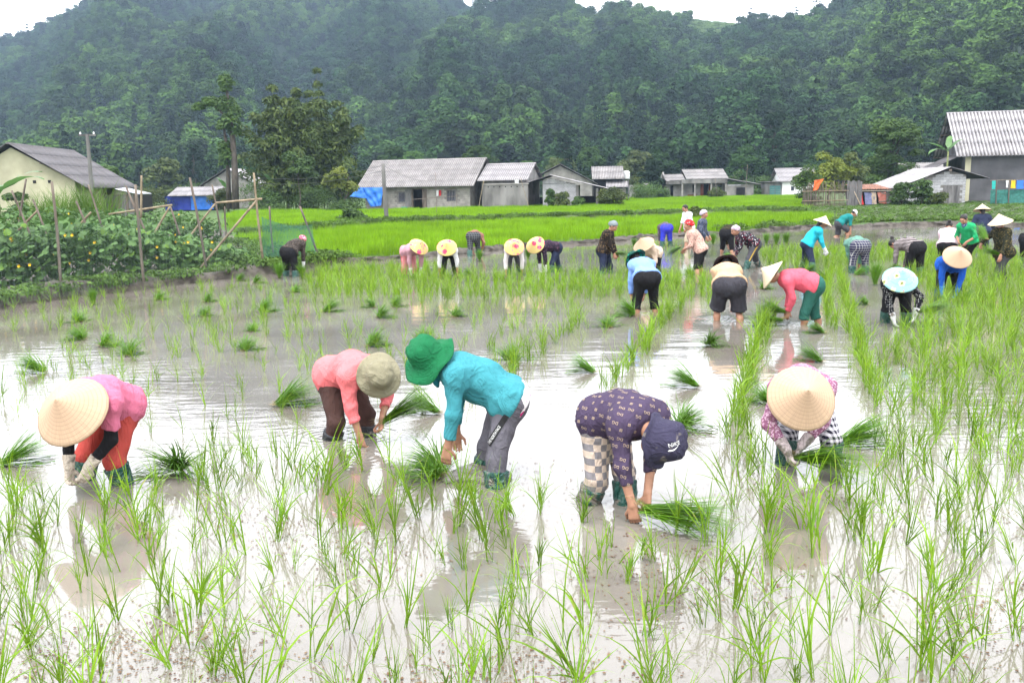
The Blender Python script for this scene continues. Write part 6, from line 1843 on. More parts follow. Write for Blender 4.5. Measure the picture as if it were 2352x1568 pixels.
# --- two-tier hut
h5 = hroot('tiered_hut', 'small hut with two tiers of corrugated roof beside the porch', 1362, 108, -3, cat='hut')
MB().box(0.1, 3.4, 0.4, 4, 0, 3.1).obj('wall', DARKIN, h5)
MB().box(1.6, 3.8, 0.0, 0.3, 0, 1.55).obj('wall', BLOCK, h5)
roof_plane(h5, (-0.1, 2.0, 4.1), (3.6, 2.0, 4.1), (-0.1, -0.2, 2.7), 2, ROOFM, seed=12)
roof_plane(h5, (-0.1, 2.0, 4.1), (3.6, 2.0, 4.1), (-0.1, 4.2, 2.8), 2, ROOFM, seed=13)
roof_plane(h5, (1.5, 0.2, 2.35), (4.0, 0.2, 2.35), (1.5, -0.7, 1.75), 1, ROOF_L, seed=14)
wt = MB().lathe([(0.01, 0), (0.42, 0), (0.45, 0.1), (0.42, 0.25), (0.45, 0.4), (0.42, 0.6), (0.45, 0.8), (0.3, 0.95), (0.01, 1.0)], 18).obj('water_tank', GLOVE_W, None, True)
wt.location = M_(h5, (4.0, 2.2, 2.6)); tag(wt, 'white ribbed water tank on a frame beside the tiered hut', 'tank')
tf = MB()
for dx in (-0.3, 0.3):
    for dy in (-0.3, 0.3): tf.tube([(dx, dy, -2.65), (dx * 0.9, dy * 0.9, 0)], 0.04, 5)
tf_o = tf.obj('stand', IRON, wt)
# low sheds in between
h6 = hroot('low_shed', 'low block shed with a tilted sheet roof behind bushes', 1452, 122, 0, cat='shed')
wall_box(h6, 0, 2.4, 0, 3, 0, 1.9, CONC, [(0.7, 1.1, 0.7, 1.1)])
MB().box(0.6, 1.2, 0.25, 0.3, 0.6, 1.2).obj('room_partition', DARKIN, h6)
roof_plane(h6, (1.6, 2, 2.4), (5.2, 2, 2.4), (1.6, -0.4, 1.5), 2, ROOF_L, seed=15)
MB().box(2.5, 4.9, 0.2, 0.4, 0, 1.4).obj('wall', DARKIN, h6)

# --- veranda house
h7 = hroot('veranda_house', 'grey veranda house with four columns, parapet band and red doors', 1560, 118, 0)
sc7 = 118 / FPX
X7 = lambda u: (u - 1560) * sc7
wall_box(h7, X7(1532), X7(1668), 1.6, 6, 0, 2.3, CONC, [(X7(1617), X7(1633), 0, 1.9), (X7(1655), X7(1664), 0.8, 1.7), (X7(1596), X7(1604), 0.8, 1.8), (X7(1545), X7(1552), 0, 1.7)], gable=3.5)
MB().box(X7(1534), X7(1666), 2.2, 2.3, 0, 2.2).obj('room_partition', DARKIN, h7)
for u in (1567.5, 1596, 1633, 1666): MB().box(X7(u) - 0.1, X7(u) + 0.1, 0, 0.2, 0, 1.95).obj('column', CONC, h7)
MB().box(X7(1565), X7(1669), -0.1, 0.35, 1.953, 2.45).obj('parapet', CONC_D, h7)
MB().box(X7(1532), X7(1564), 0.4, 0.8, 1.9, 2.3).obj('parapet', CONC_D, h7)
MB().box(X7(1530), X7(1672), -0.3, 1.58, -0.1, 0.12).obj('veranda_floor', CONC, h7)
roof_plane(h7, (X7(1577), 3.6, 3.75), (X7(1673), 3.6, 3.75), (X7(1577), 0.3, 2.55), 3, ROOFM, seed=20)
roof_plane(h7, (X7(1577), 3.6, 3.75), (X7(1673), 3.6, 3.75), (X7(1577), 6.6, 2.6), 3, ROOFM, seed=21)
roof_plane(h7, (X7(1531), 2.8, 3.15), (X7(1576), 2.8, 3.15), (X7(1531), 0.6, 2.4), 2, ROOFM, seed=22)
MB().box(X7(1614), X7(1621), 1.5, 1.56, 0.12, 1.9).obj('door_leaf', WOOD_R, h7)
MB().box(X7(1633), X7(1641), 1.5, 1.56, 0.12, 1.9).obj('door_leaf', WOOD_R, h7)
MB().box(X7(1584), X7(1604), 1.2, 1.45, 0.12, 0.55).obj('bench', WOOD_R, h7)
MB().box(X7(1669), X7(1672), 1.5, 6, 0, 2.5).obj('wall', WHITEW, h7)
h8 = hroot('lean_to', 'pale lean-to with tin edged roof right of the veranda house', 1674, 117, 0, cat='shed')
MB().box(0, 3.4, 1.0, 3.5, 0, 1.75).obj('wall', CONC, h8)
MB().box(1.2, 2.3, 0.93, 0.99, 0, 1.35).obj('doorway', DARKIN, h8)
roof_plane(h8, (0.0, 0.4, 2.45), (0.0, 3.6, 2.45), (4.0, 0.4, 1.75), 2, ROOF_L, seed=23)
MB().box(0.0, 1.5, 0.0, 0.5, 1.62, 1.68).obj('tin_awning', TIN, h8)
MB().box(-0.5, 5.5, -0.8, 0.9, -0.1, 0.12).obj('plinth', CONC, h8)
# --- white house and teal garage
h9 = hroot('white_house', 'white plastered house with grey roof and one small dark window', 1797, 124, 0)
wall_box(h9, 0, 4.6, 0, 5, 0, 2.15, WHITEW, [(1.15, 1.6, 0.75, 1.35)], gable=3.4)
window(h9, 1.15, 1.6, 0.02, 0.75, 1.35, 0)
gable_roof(h9, 4.9, 5, 2.2, 3.7, ROOF_L, x0=-0.2, ov=0.3, og=0.25, rows=3, seed=25)
h10 = hroot('garage', 'low garage with teal shutters beside the white house', 1766, 124, 0, cat='garage')
MB().box(0, 1.75, 0.2, 4, 0, 1.95).obj('wall', CONC_D, h10)
for q in (0, 1):
    sh_ = MB().box(0.18 + q * 0.75, 0.85 + q * 0.75, 0.12, 0.19, 0.05, 1.45).obj('shutter', TEAL, h10)
    for z in (0.3, 0.6, 0.9, 1.2): MB().box(0.2 + q * 0.75, 0.83 + q * 0.75, 0.09, 0.118, z, z + 0.05).obj('rib', CONC, sh_)
MB().box(-0.3, 1.8, -0.15, 4.1, 1.953, 2.05).obj('roof', ROOF_D, h10)

# --- right-hand block shed, gable to the camera
h11 = hroot('block_shed', 'pale concrete block shed with shallow corrugated gable roof, near the right edge', 2060, 70, 0, 0.15, cat='shed')
p2 = lambda x: 1.30 + x * 0.355 if x < 3.8 else 2.65 - (x - 3.8) * 0.27
mb = MB(); pts = [(0.35, 0), (5.2, 0), (5.2, p2(5.2) - 0.12), (3.8, p2(3.8) - 0.14), (0.35, p2(0.35) - 0.1)]
mb.add([(p[0], 0, p[1]) for p in pts] + [(p[0], 0.2, p[1]) for p in pts], [(4, 3, 2, 1, 0), (5, 6, 7, 8, 9)] + [(i, (i + 1) % 5, 5 + (i + 1) % 5, 5 + i) for i in range(5)])
mb.obj('wall', MORTAR, h11)
blocks(h11, 0.35, 5.2, 0.02, lambda x: p2(x) - 0.1, 0, 0.42, 0.2, BLOCK_W, [(3.55, 4.75, 0, 1.4)], single=True, seed=6)
MB().box(5.0, 5.2, 0.21, 5.8, 0, 2.1).obj('wall', CONC, h11); MB().box(0.35, 0.5, 0.21, 5.8, 0, 1.2).obj('wall', CONC, h11)
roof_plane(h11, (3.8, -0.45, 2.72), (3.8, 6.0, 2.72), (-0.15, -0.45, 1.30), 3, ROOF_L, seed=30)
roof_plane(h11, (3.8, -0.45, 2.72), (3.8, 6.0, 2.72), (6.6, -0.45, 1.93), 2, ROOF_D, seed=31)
MB().box(3.7, 3.9, -0.4, 5.9, 2.45, 2.6).obj('ridge_beam', WOOD, h11)
dd = empty('door', (0, 0, 0)); dd.parent = h11
for q in range(6):
    MB().box(3.56 + q * 0.2, 3.56 + q * 0.2 + 0.185, -0.10, -0.06, 0.03, 1.36 + 0.03 * (q % 3)).obj('plank', WOOD_G, dd)
h12 = hroot('tarp_shelter', 'low rusty-roofed shelter hung with cloths and boards left of the block shed', 1962, 69, 0, 0.15, cat='shelter')
roof_plane(h12, (0.2, 2.4, 1.55), (2.6, 2.4, 1.55), (0.2, -0.2, 1.25), 2, RUST, seed=33)
MB().box(0.5, 2.9, -0.25, 0.6, 1.08, 1.12).obj('awning', pmat('pale_board', (0.5, 0.44, 0.36), 0.8, 0.15), h12)
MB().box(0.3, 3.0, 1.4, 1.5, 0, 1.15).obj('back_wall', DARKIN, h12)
for q, (x, m_, w_) in enumerate(((0.35, REDC, 0.22), (0.7, pmat('slate_cloth', (0.12, 0.13, 0.22), 0.9, 0.2), 0.8), (1.7, pmat('brick_cloth', (0.34, 0.12, 0.09), 0.9, 0.2), 0.6), (1.2, pmat('tan_cloth', (0.3, 0.24, 0.18), 0.9, 0.2), 0.35))):
    cloth_sheet('cloth', m_, (x, -0.1 - q * .03, 1.0), (x + w_, -0.1 - q * .03, 1.0), (x + 0.1, -0.25, 0.1 + 0.1 * (q == 2)), (x + w_ + 0.1, -0.25, 0.12), 6, 6, 0.04, q, h12)
MB().tube([(1.9, -0.4, 0.95), (3.4, -0.4, 0.55)], 0.05, 6).obj('rail', WOOD, h12); MB().tube([(1.7, -0.4, 0.3), (3.4, -0.4, 0.4)], 0.045, 6).obj('rail', WOOD, h12)
fe = hroot('stick_fence', 'brown stick fence with crossbars and an orange cloth, right of the rice field', 1846, 68, 0, 0.1, cat='fence')
rngf = random.Random(3)
for q in range(38):
    x = q * 0.083 + rngf.uniform(-0.02, 0.02)
    MB().tube([(x, 0, -0.1), (x + rngf.uniform(-0.05, 0.05), 0.02, rngf.uniform(1.35, 1.95))], 0.025, 5).obj('stick', WOOD, fe)
for z in (0.5, 1.2): MB().tube([(-0.1, -0.05, z), (3.3, -0.05, z + 0.02)], 0.03, 6).obj('rail', BAMBOO, fe)
oc = cloth_sheet('orange_cloth', ORANGE, (0.75, -0.12, 2.0), (1.4, -0.12, 2.1), (0.62, -0.16, 1.25), (0.98, -0.16, 1.3), 6, 6, 0.04, 8)
oc.location = fe.location; tag(oc, 'crumpled orange cloth hung over the stick fence', 'cloth')
pf = hroot('plank_fence', 'grey upright plank panel between the stick fence and the shelter', 1946, 68.6, 0, 0.1, cat='fence')
for q in range(6): MB().box(q * 0.19, q * 0.19 + 0.17, 0, 0.03, -0.1, 1.95 - 0.08 * (q % 2)).obj('plank', WOOD_G, pf)
pole('pale pole leaning on the plank fence', at(1985, 490, 67), at(1962, 440, 68), 0.04)
# --- tall right-hand house
h13 = hroot('tall_house', 'tall house with pale corrugated roof and dark grey wall at the right edge', 2214, 78, -13, 0.15)
wall_box(h13, 0, 14, 0, 8, 0, 4.15, pmat('dark_render', (0.075, 0.073, 0.08), 0.95, 0.3, 0.8, 0.2, 8), gable=7.3)
MB().box(-0.02, 0.42, -0.06, -0.002, 0, 4.1).obj('corner_pillar', CREAM, h13)
gable_roof(h13, 14, 8.0, 4.2, 7.5, ROOF_L, ov=0.5, og=0.85, rows=4, sw=1.1, pitch=0.28, amp=0.065, seed=40)
roof_plane(h13, (0, 0.6, 3.9), (0, 6, 3.9), (-3.0, 0.6, 2.5), 2, ROOF_D, seed=41)
MB().box(-2.6, -0.03, 1.0, 1.15, 0, 2.7).obj('wall', CONC_D, h13)
h14 = hroot('far_shed', 'grey corrugated roof showing behind the block shed', 2080, 92, 0, cat='shed')
wall_box(h14, 0, 4, 0, 4, 0, 2.5, CONC); roof_plane(h14, (-0.2, 2, 3.6), (4.2, 2, 3.6), (-0.2, -0.3, 2.9), 2, ROOFM, seed=42)
# washing frame by the tall house
wf = hroot('washing_frame', 'wooden washing frame hung with yellow and blue cloths by the tall house', 2290, 66, 0, 0.15, cat='washing line')
for x in (0.0, 0.9, 2.2): MB().tube([(x, 0, 0), (x - 0.05, 0, 1.75)], 0.04, 6).obj('post', WOOD, wf)
MB().tube([(-0.5, 0, 1.72), (2.8, 0, 1.76)], 0.03, 6).obj('rail', WOOD, wf)
for q, (x, w_, m_, b_) in enumerate(((0.95, 0.32, YELLOWC, 1.15), (1.35, 0.5, TARP, 1.1), (0.6, 0.16, GLOVE_W, 1.2), (-0.4, 0.25, pmat('teal_cloth', (0.02, 0.3, 0.27), 0.8, 0.15), 1.1))):
    cloth_sheet('cloth', m_, (x, -0.05, 1.7), (x + w_, -0.05, 1.7), (x, -0.07, b_), (x + w_, -0.07, b_), 5, 5, 0.02, q, wf)
cloth_sheet('net_cloth', pmat('green_net', (0.03, 0.13, 0.11), 0.8, 0.3), (-0.4, 0.06, 1.05), (2.9, 0.06, 1.05), (-0.4, 0.06, 0.05), (2.9, 0.06, 0.05), 12, 5, 0.03, 12, wf)

# --- cream house on the left
h15 = hroot('cream_house', 'cream plastered house with dark roof at the left edge', 34, 58, 97, 0.2)
# local x runs away from the camera; gable end at x=0 faces us; y to the left
wall_box(h15, 0, 11, -3.6, 3.6, 0, 2.75, CREAM, gable=4.75, which='fblr')
gable_roof(h15, 11, 7.2, 2.75, 4.95, ROOF_D, y0=-3.6, ov=0.75, og=0.5, rows=4, seed=50)
for q, yy in enumerate((-1.2, -2.1, 1.4)):
    MB().box(-0.03, 0.05, yy - 0.09, yy + 0.09, 2.55, 2.73).obj('vent', DARKIN, h15)
h16 = hroot('plank_lean_to', 'dark wooden lean-to with bright tin roof beside the cream house', 232, 64, 0, 0.2, cat='shed')
for q in range(14): MB().box(q * 0.18, q * 0.18 + 0.165, 0, 0.04, 0, 1.75).obj('plank', WOOD_G if q % 3 else WOOD, h16)
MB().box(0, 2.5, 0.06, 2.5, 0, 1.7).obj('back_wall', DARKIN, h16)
roof_plane(h16, (0.1, -0.2, 2.35), (0.1, 2.4, 2.35), (2.3, -0.2, 1.85), 1, TIN, seed=51)
# --- blue-sheeted shed and the house behind it
h17 = hroot('blue_shed', 'low shed walled with dark blue sheeting under a grey roof', 376, 98, -2, 0.1, cat='shed')
cloth_sheet('wall_sheet', TARP_D, (0, 0, 1.55), (2.8, 0, 1.55), (0, 0, 0.05), (2.8, 0, 0.05), 14, 6, 0.025, 4, h17)
cloth_sheet('wall_sheet', TARP, (2.8, -0.05, 1.5), (5.2, -0.05, 1.45), (2.8, -0.05, 0.05), (5.2, -0.05, 0.1), 12, 6, 0.025, 5, h17)
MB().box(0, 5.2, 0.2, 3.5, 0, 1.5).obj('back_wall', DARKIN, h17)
roof_plane(h17, (0.5, 2.4, 2.45), (5.6, 2.4, 2.45), (0.5, -0.4, 1.6), 2, ROOF_L, seed=52)
h18 = hroot('hidden_house', 'grey gabled house half hidden behind the pruned tree', 468, 108, 0, 0.1)
mb = MB(); pts = [(0, 0), (6, 0), (6, 2.6), (2.9, 4.4), (0, 2.7)]
mb.add([(p[0], 0, p[1]) for p in pts] + [(p[0], 6, p[1]) for p in pts], [(4, 3, 2, 1, 0), (5, 6, 7, 8, 9)] + [(i, (i + 1) % 5, 5 + (i + 1) % 5, 5 + i) for i in range(5)])
mb.obj('wall', CONC, h18)
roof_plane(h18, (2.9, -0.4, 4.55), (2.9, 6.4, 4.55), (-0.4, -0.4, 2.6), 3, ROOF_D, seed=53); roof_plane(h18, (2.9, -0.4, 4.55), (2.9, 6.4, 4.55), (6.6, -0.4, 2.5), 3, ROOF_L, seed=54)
# a hut far up the slope
hp = at(1655, 352, 255); hh = empty('hill_hut', (hp.x, hp.y, hp.z - 2.5), 0, 'small dark roofed hut among the trees at the foot of the hill', 'hut')
wall_box(hh, 0, 5, 0, 4, 0, 2.6, CONC_D, gable=3.6); roof_plane(hh, (-0.4, 2, 4.0), (5.4, 2, 4.0), (-0.4, -0.4, 2.6), 2, ROOF_D, sw=1.5); roof_plane(hh, (-0.4, 2, 4.0), (5.4, 2, 4.0), (-0.4, 4.4, 2.6), 2, ROOF_D, sw=1.5)

# --- utility posts
a = gp(890, 515); pole('weathered concrete post standing at the bund before the farmhouse', (a.x, a.y, -0.1), at(880, 376, a.y), 0.13, CONC_D, 'utility_post', 'post', r2=0.11)
b_ = at(214, 480, 56); up_ = pole('tall grey utility pole with a crossarm beside the cream house', b_, at(200, 308, 56), 0.13, CONC_D, 'utility_pole', 'pole', r2=0.10)
tp = at(200, 308, 56) - b_
MB().box(tp.x - 0.5, tp.x + 0.5, tp.y - 0.05, tp.y + 0.05, tp.z - 0.12, tp.z - 0.02).obj('crossarm', CONC_D, up_)
for dx in (-0.4, 0.4): MB().lathe([(0.01, 0), (0.05, 0), (0.06, 0.06), (0.03, 0.14), (0.01, 0.15)], 8).obj('insulator', GLOVE_W, up_).location = (tp.x + dx, tp.y, tp.z - 0.02)
pole('thin dark pole before the farmhouse', at(1002, 545, 66), at(1000, 395, 66), 0.02, WOOD)
pole('thin bare pole by the lean-to', at(1711, 470, 108), at(1717, 378, 108), 0.04, WOOD)
pole('thin post in front of the veranda', at(1648, 455, 112), at(1643, 412, 112), 0.05, WOOD)
# ---------------------------------------------------------------- trees and plants near the houses
def branchy(mb, rng, base, top, r0, r1, n=6, wob=0.05):
    base, top = Vector(base), Vector(top); L = (top - base).length
    pts, rad = [], []
    for i in range(n + 1):
        t = i / n
        pts.append(base.lerp(top, t) + Vector((rng.normal(), rng.normal(), 0)) * wob * L * math.sin(t * math.pi)); rad.append(r0 + (r1 - r0) * t)
    mb.tube(pts, rad, 7)
    return pts
def tree(name, label, u, Y, zb, H, cw, mat, seed, nbl=16, per=220, leaf=0.22, trunk=0.12, low=0.3, group=None, cat='tree', shape=0.75, bark=BARK, droop=0.2):
    """broadleaf tree: trunk, limbs and a crown of leaf clumps"""
    rng = np.random.default_rng(seed)
    p = at(u, 430, Y)
    e = empty(name, (p.x, p.y, zb), 0, label, cat, group)
    mb = MB()
    branchy(mb, rng, (0, 0, -0.2), (rng.normal() * 0.1 * cw, 0, H * 0.8), trunk, trunk * 0.25, 7, 0.02)
    bl = []
    for i in range(nbl):
        a = rng.uniform(0, 6.28); t = rng.uniform(low, 1.0)
        rr = cw * 0.5 * math.sqrt(max(0.05, 1 - ((t - low) / (1 - low) * 2 - 0.8) ** 2 * 0.55)) * rng.uniform(0.25, 0.9)
        c = np.array((rr * math.cos(a), rr * math.sin(a), H * t * 0.94))
        s_ = cw * (rng.uniform(0.11, 0.22) if cat == 'tree' else rng.uniform(0.17, 0.30))
        bl.append((c, (s_, s_, s_ * shape)))
        mb.tube([(0, 0, H * max(0.12, t * 0.72)), tuple(c * np.array((0.6, 0.6, 0.97))), tuple(c)], [trunk * 0.35, trunk * 0.18, trunk * 0.08], 5)
    mb.obj('trunk', bark, e, True)
    V, F = crown_cloud(rng, bl, int(per * 1.5), leaf * 1.35, 0.55, droop, 0.4)
    obj_np('crown', V, F, mat, e)
    return e
tree('round_tree', 'round green tree standing behind the cream house', 240, 76, 0, 4.6, 3.0, LEAF_MID, 1, leaf=0.2)
tree('slim_tree', 'slim tree with thin bare trunk in front of the bamboo', 686, 84, 0, 5.6, 3.4, LEAF_MID, 2, low=0.52, trunk=0.07, nbl=12, leaf=0.2)
tree('yellowish_tree', 'small yellowish tree with dark trunk left of the blue tarp', 783, 80, 0, 3.9, 3.6, LEAF_YEL, 3, low=0.42, trunk=0.13, nbl=12, per=90, leaf=0.2)
tree('dark_tree', 'dense dark round tree left of the veranda house', 1500, 120, 0, 5.2, 3.6, LEAF_DARK, 4, nbl=20, leaf=0.24)
tree('pale_tree', 'loose yellow green tree behind the water tank', 1432, 128, 0, 5.2, 4.6, LEAF_OLIVE, 5, per=130, leaf=0.25)
tree('feathery_tree', 'large loose feathery tree between the white house and the tall house', 2048, 88, 0, 7.6, 5.6, LEAF_MID, 6, nbl=44, per=170, leaf=0.2, low=0.12, trunk=0.14, shape=0.6)
tree('scrubby_tree', 'scrubby leafy tree behind the stick fence, left of the feathery tree', 1905, 76, 0, 4.2, 4.0, LEAF_YEL, 7, nbl=22, per=90, leaf=0.2, low=0.3)
tree('scrubby_tree', 'bushy olive tree beside the scrubby tree at the stick fence', 1950, 80, 0, 4.3, 3.6, LEAF_OLIVE, 8, nbl=16, per=120, leaf=0.2, low=0.2)
tree('fluffy_bush', 'tall fluffy light green bush at the left end of the stick fence', 1852, 70, 0.05, 3.0, 2.2, LEAF_MID, 9, nbl=18, per=220, leaf=0.12, low=0.05, trunk=0.03, cat='bush')
tree('small_tree', 'small round tree behind the lean-to of the veranda house', 1690, 126, 0, 3.9, 2.6, LEAF_MID, 10, nbl=12, per=150, leaf=0.2)
tree('dark_bush', 'dark bush against the cream wall', 35, 54, 0.2, 2.1, 1.4, LEAF_MID, 11, low=0.1, leaf=0.14, trunk=0.05, cat='bush')
for i, (u, Y, H, w, lb) in enumerate(((1290, 78.5, 1.2, 1.6, 'leafy shrub before the whitewashed brick shed'), (1265, 78.8, 1.7, 1.0, 'spiky tall shrub before the whitewashed brick shed'), (1330, 79, 0.9, 1.1, 'low shrub beside the porch posts'),
        (1405, 79, 1.5, 2.2, 'tangled shrub right of the porch'), (1480, 112, 1.7, 4.6, 'wide hedge shrub below the dark tree'), (1520, 114, 1.3, 2.4, 'low shrub beside the veranda house steps'), (1648, 113, 1.3, 2.2, 'shrub before the veranda columns'),
        (2075, 68, 1.6, 1.5, 'leafy shrub before the block shed wall'), (2120, 67, 1.9, 1.6, 'feathery tall shrub at the middle of the block shed'), (2160, 66, 0.9, 1.2, 'low shrub beside the plank door'), (620, 88, 1.7, 4.0, 'dark shrub mass at the foot of the bamboo, left'), (720, 88, 1.7, 4.4, 'dark shrub mass at the foot of the bamboo, right'),
        (510, 92, 2.0, 3.0, 'shrub by the foot of the pruned tree'), (790, 78, 0.8, 2.6, 'low weedy shrub under the yellowish tree'), (810, 53, 0.75, 1.6, 'leafy taro clump on the bund beside the concrete post'), (1600, 49, 0.7, 0.7, 'small weed bush on the bund behind the boy'), (800, 97, 2.6, 5.0, 'wide shrub behind the yellowish tree, left of the tarp'), (440, 112, 2.4, 6.0, 'dark hedge shrub behind the blue-sheeted shed'), (330, 96, 2.2, 4.5, 'hedge shrub between the cream house and the blue-sheeted shed'), (590, 99, 2.6, 4.5, 'dense shrub between the pruned tree and the bamboo'), (1745, 128, 2.4, 4.5, 'shrub between the lean-to and the teal garage'), (2000, 96, 2.6, 6.0, 'dense shrub below the feathery tree'))):
    tree('shrub', lb, u, Y, 0.05, H, w, LEAF_MID if i % 3 else LEAF_OLIVE, 40 + i, nbl=22, per=110, leaf=0.13, trunk=0.03, low=0.03, group='shrubs round the houses', cat='shrub')
# bamboo clump
rng = np.random.default_rng(60)
p = at(700, 430, 94)
bb = empty('bamboo_clump', (p.x, p.y, 0), 0, 'huge dark olive bamboo clump with arching tops left of the farmhouse', 'bamboo')
LEAF_BAM = leaf_mat('leaf_bamboo', (0.026, 0.052, 0.008), (0.075, 0.105, 0.018), 0.22, 0.0)
mbc = MB(); bl = []
for i in range(64):
    a = rng.uniform(0, 6.28); r0 = rng.uniform(0, 2.4); lean = rng.uniform(0.05, 0.62); H = rng.uniform(9.0, 13.0) * (1 - lean * 0.35)
    if i == 0: a, lean, H = 0.6, 0.18, 14.2
    pts = []
    for k in range(9):
        t = k / 8; out = r0 + (lean * H * 0.75) * t ** 1.6
        pts.append((out * math.cos(a), out * math.sin(a), H * (t - 0.30 * lean * t ** 3)))
    mbc.tube(pts, [0.05 * (1 - 0.8 * k / 8) for k in range(9)], 5)
    for t in np.linspace(0.16, 1.0, 9):
        k = min(7, int(t * 8)); f_ = t * 8 - k
        c = np.array(pts[k]) * (1 - f_) + np.array(pts[k + 1]) * f_
        s_ = rng.uniform(0.6, 1.15) * (1.15 - 0.5 * t)
        bl.append((c + rng.normal(size=3) * 0.3, (s_, s_, s_ * 0.9)))
for i in range(110):
    a = rng.uniform(0, 6.28); rr = rng.uniform(1.5, 6.2); z = rng.uniform(1.0, 7.6)
    bl.append((np.array((rr * math.cos(a), rr * math.sin(a), z)), (0.9, 0.9, 0.8)))
mbc.obj('culms', pmat('bamboo_green', (0.10, 0.11, 0.035), 0.6, 0.3, 3), bb)
V, F = crown_cloud(rng, bl, 90, 0.5, 0.34, 0.8, 0.45)
obj_np('foliage', V, F, LEAF_BAM, bb)
# pruned tree with leafy knobs
rng = np.random.default_rng(61)
Yp = 88.0
p = at(540, 430, Yp); e = empty('pruned_tree', (p.x, p.y, 0), 0, 'tall pruned tree with leafy knobs along two bare trunks', 'tree')
L_ = lambda u, v, dy=0: at(u, v, Yp + dy) - Vector((p.x, p.y, 0))
mb = MB()
mb.tube([L_(541, 480), L_(540, 400), L_(533, 300), L_(525, 240), L_(519, 185)], [0.36, 0.30, 0.24, 0.16, 0.08], 8)
mb.tube([L_(526, 480, .5), L_(524, 400, .4), L_(520, 330, .3), L_(513, 285, .2)], [0.26, 0.2, 0.15, 0.08], 7)
mb.tube([L_(530, 275), L_(508, 258), L_(490, 240), L_(458, 245)], [0.16, 0.12, 0.09, 0.04], 6)
mb.obj('trunk', BARK, e, True)
kn = [(519, 190, 0.75), (519, 205, 0.5), (522, 245, 1.0), (535, 262, 0.9), (530, 285, 1.0), (512, 250, 0.6), (488, 240, 0.75), (476, 236, 0.5), (458, 248, 0.5), (448, 250, 0.3), (515, 292, 0.7), (540, 305, 0.6), (518, 340, 0.7), (523, 360, 0.8), (516, 375, 0.55)]
V, F = crown_cloud(rng, [(np.array(L_(u, v, rng.normal() * 0.3)), (r, r, r * 0.95)) for u, v, r in kn], 420, 0.3, 0.55, 0.3, 0.3)
obj_np('crown', V, F, LEAF_MID, e)
# banana plants
BAN = leaf_mat('leaf_banana', (0.05, 0.13, 0.03), (0.11, 0.22, 0.06), 0.35, 0.1, spec=0.4, rough=0.4)
def banana(label, u, Y, z, H, leaves, seed):
    rng = np.random.default_rng(seed)
    p = at(u, 430, Y); e = empty('banana_plant', (p.x, p.y, z), 0, label, 'banana plant', 'banana plants')
    MB().tube([(0, 0, 0), (0.03, 0, H)], [0.11, 0.06], 8).obj('stem', pmat('banana_stem', (0.12, 0.14, 0.05), 0.7, 0.3), e, True)
    for az, L, ln, cv in leaves:
        V, F = blades(np.array([[0, 0, H]]), np.array([R(az)]), np.array([L]), np.array([R(ln)]), np.array([R(cv)]), np.array([0.5]), 12)
        t = np.repeat(np.arange(13) / 12, 2); w = np.interp(t, [0, 0.15, 0.3, 0.8, 1], [0.04, 0.1, 1, 0.9, 0.05])
        c = V.reshape(13, 2, 3).mean(1); V = np.repeat(c, 2, 0) + (V - np.repeat(c, 2, 0)) / np.maximum(np.linalg.norm(V - np.repeat(c, 2, 0), axis=1, keepdims=True), 1e-6) * (0.25 * w)[:, None]
        V = V + np.stack([np.zeros(26), np.zeros(26), rng.normal(size=26) * 0.015], 1)
        obj_np('leaf', V, F, BAN, e, True)
banana('banana plant with broad leaves beside the tall house roof', 2172, 77.6, 0, 4.3, [(186, 2.6, 58, 50), (202, 2.3, 72, 72), (150, 2.2, 40, 60), (20, 2, 40, 60), (60, 2, 30, 50)], 1)
banana('banana plant at the left edge behind the bean garden', -12, 30, 0.3, 1.7, [(-10, 2.0, 50, 70), (30, 1.7, 40, 60), (150, 1.6, 40, 60), (-60, 1.6, 60, 60)], 2)
banana('banana plant under the pruned tree', 520, 90, 0, 2.2, [(20, 1.7, 20, 60), (160, 1.7, 25, 50), (250, 1.6, 30, 60), (80, 1.5, 20, 40)], 3)
banana('banana plant at the left foot of the bamboo', 625, 90, 0, 2.6, [(0, 1.8, 12, 40), (180, 1.7, 20, 60), (250, 1.6, 30, 60)], 4)
# tall cane grass before the cream house
rng = np.random.default_rng(70)
for i, (u, Y, w, H, lb) in enumerate(((190, 40, 2.6, 2.3, 'tall arching cane grass clump before the cream house'), (105, 42, 2.4, 1.9, 'arching cane grass clump left of the tallest one'))):
    p = at(u, 430, Y); n = 420
    e = empty('cane_grass', (p.x, p.y, 0.25), 0, lb, 'grass clump')
    V, F = blades(np.stack([rng.normal(size=n) * w * 0.22, rng.normal(size=n) * 0.5, np.zeros(n)], 1), rng.uniform(0, 6.28, n), H * rng.uniform(0.7, 1.2, n), rng.uniform(0.02, 0.35, n), rng.uniform(0.4, 1.7, n), rng.uniform(0.03, 0.05, n), 6, rng.normal(size=n))
    obj_np('blades', V, F, leaf_mat('leaf_cane', (0.06, 0.12, 0.015), (0.12, 0.21, 0.03), 0.3, 0.05), e)
# nearest trees of the wood, at the foot of the hill

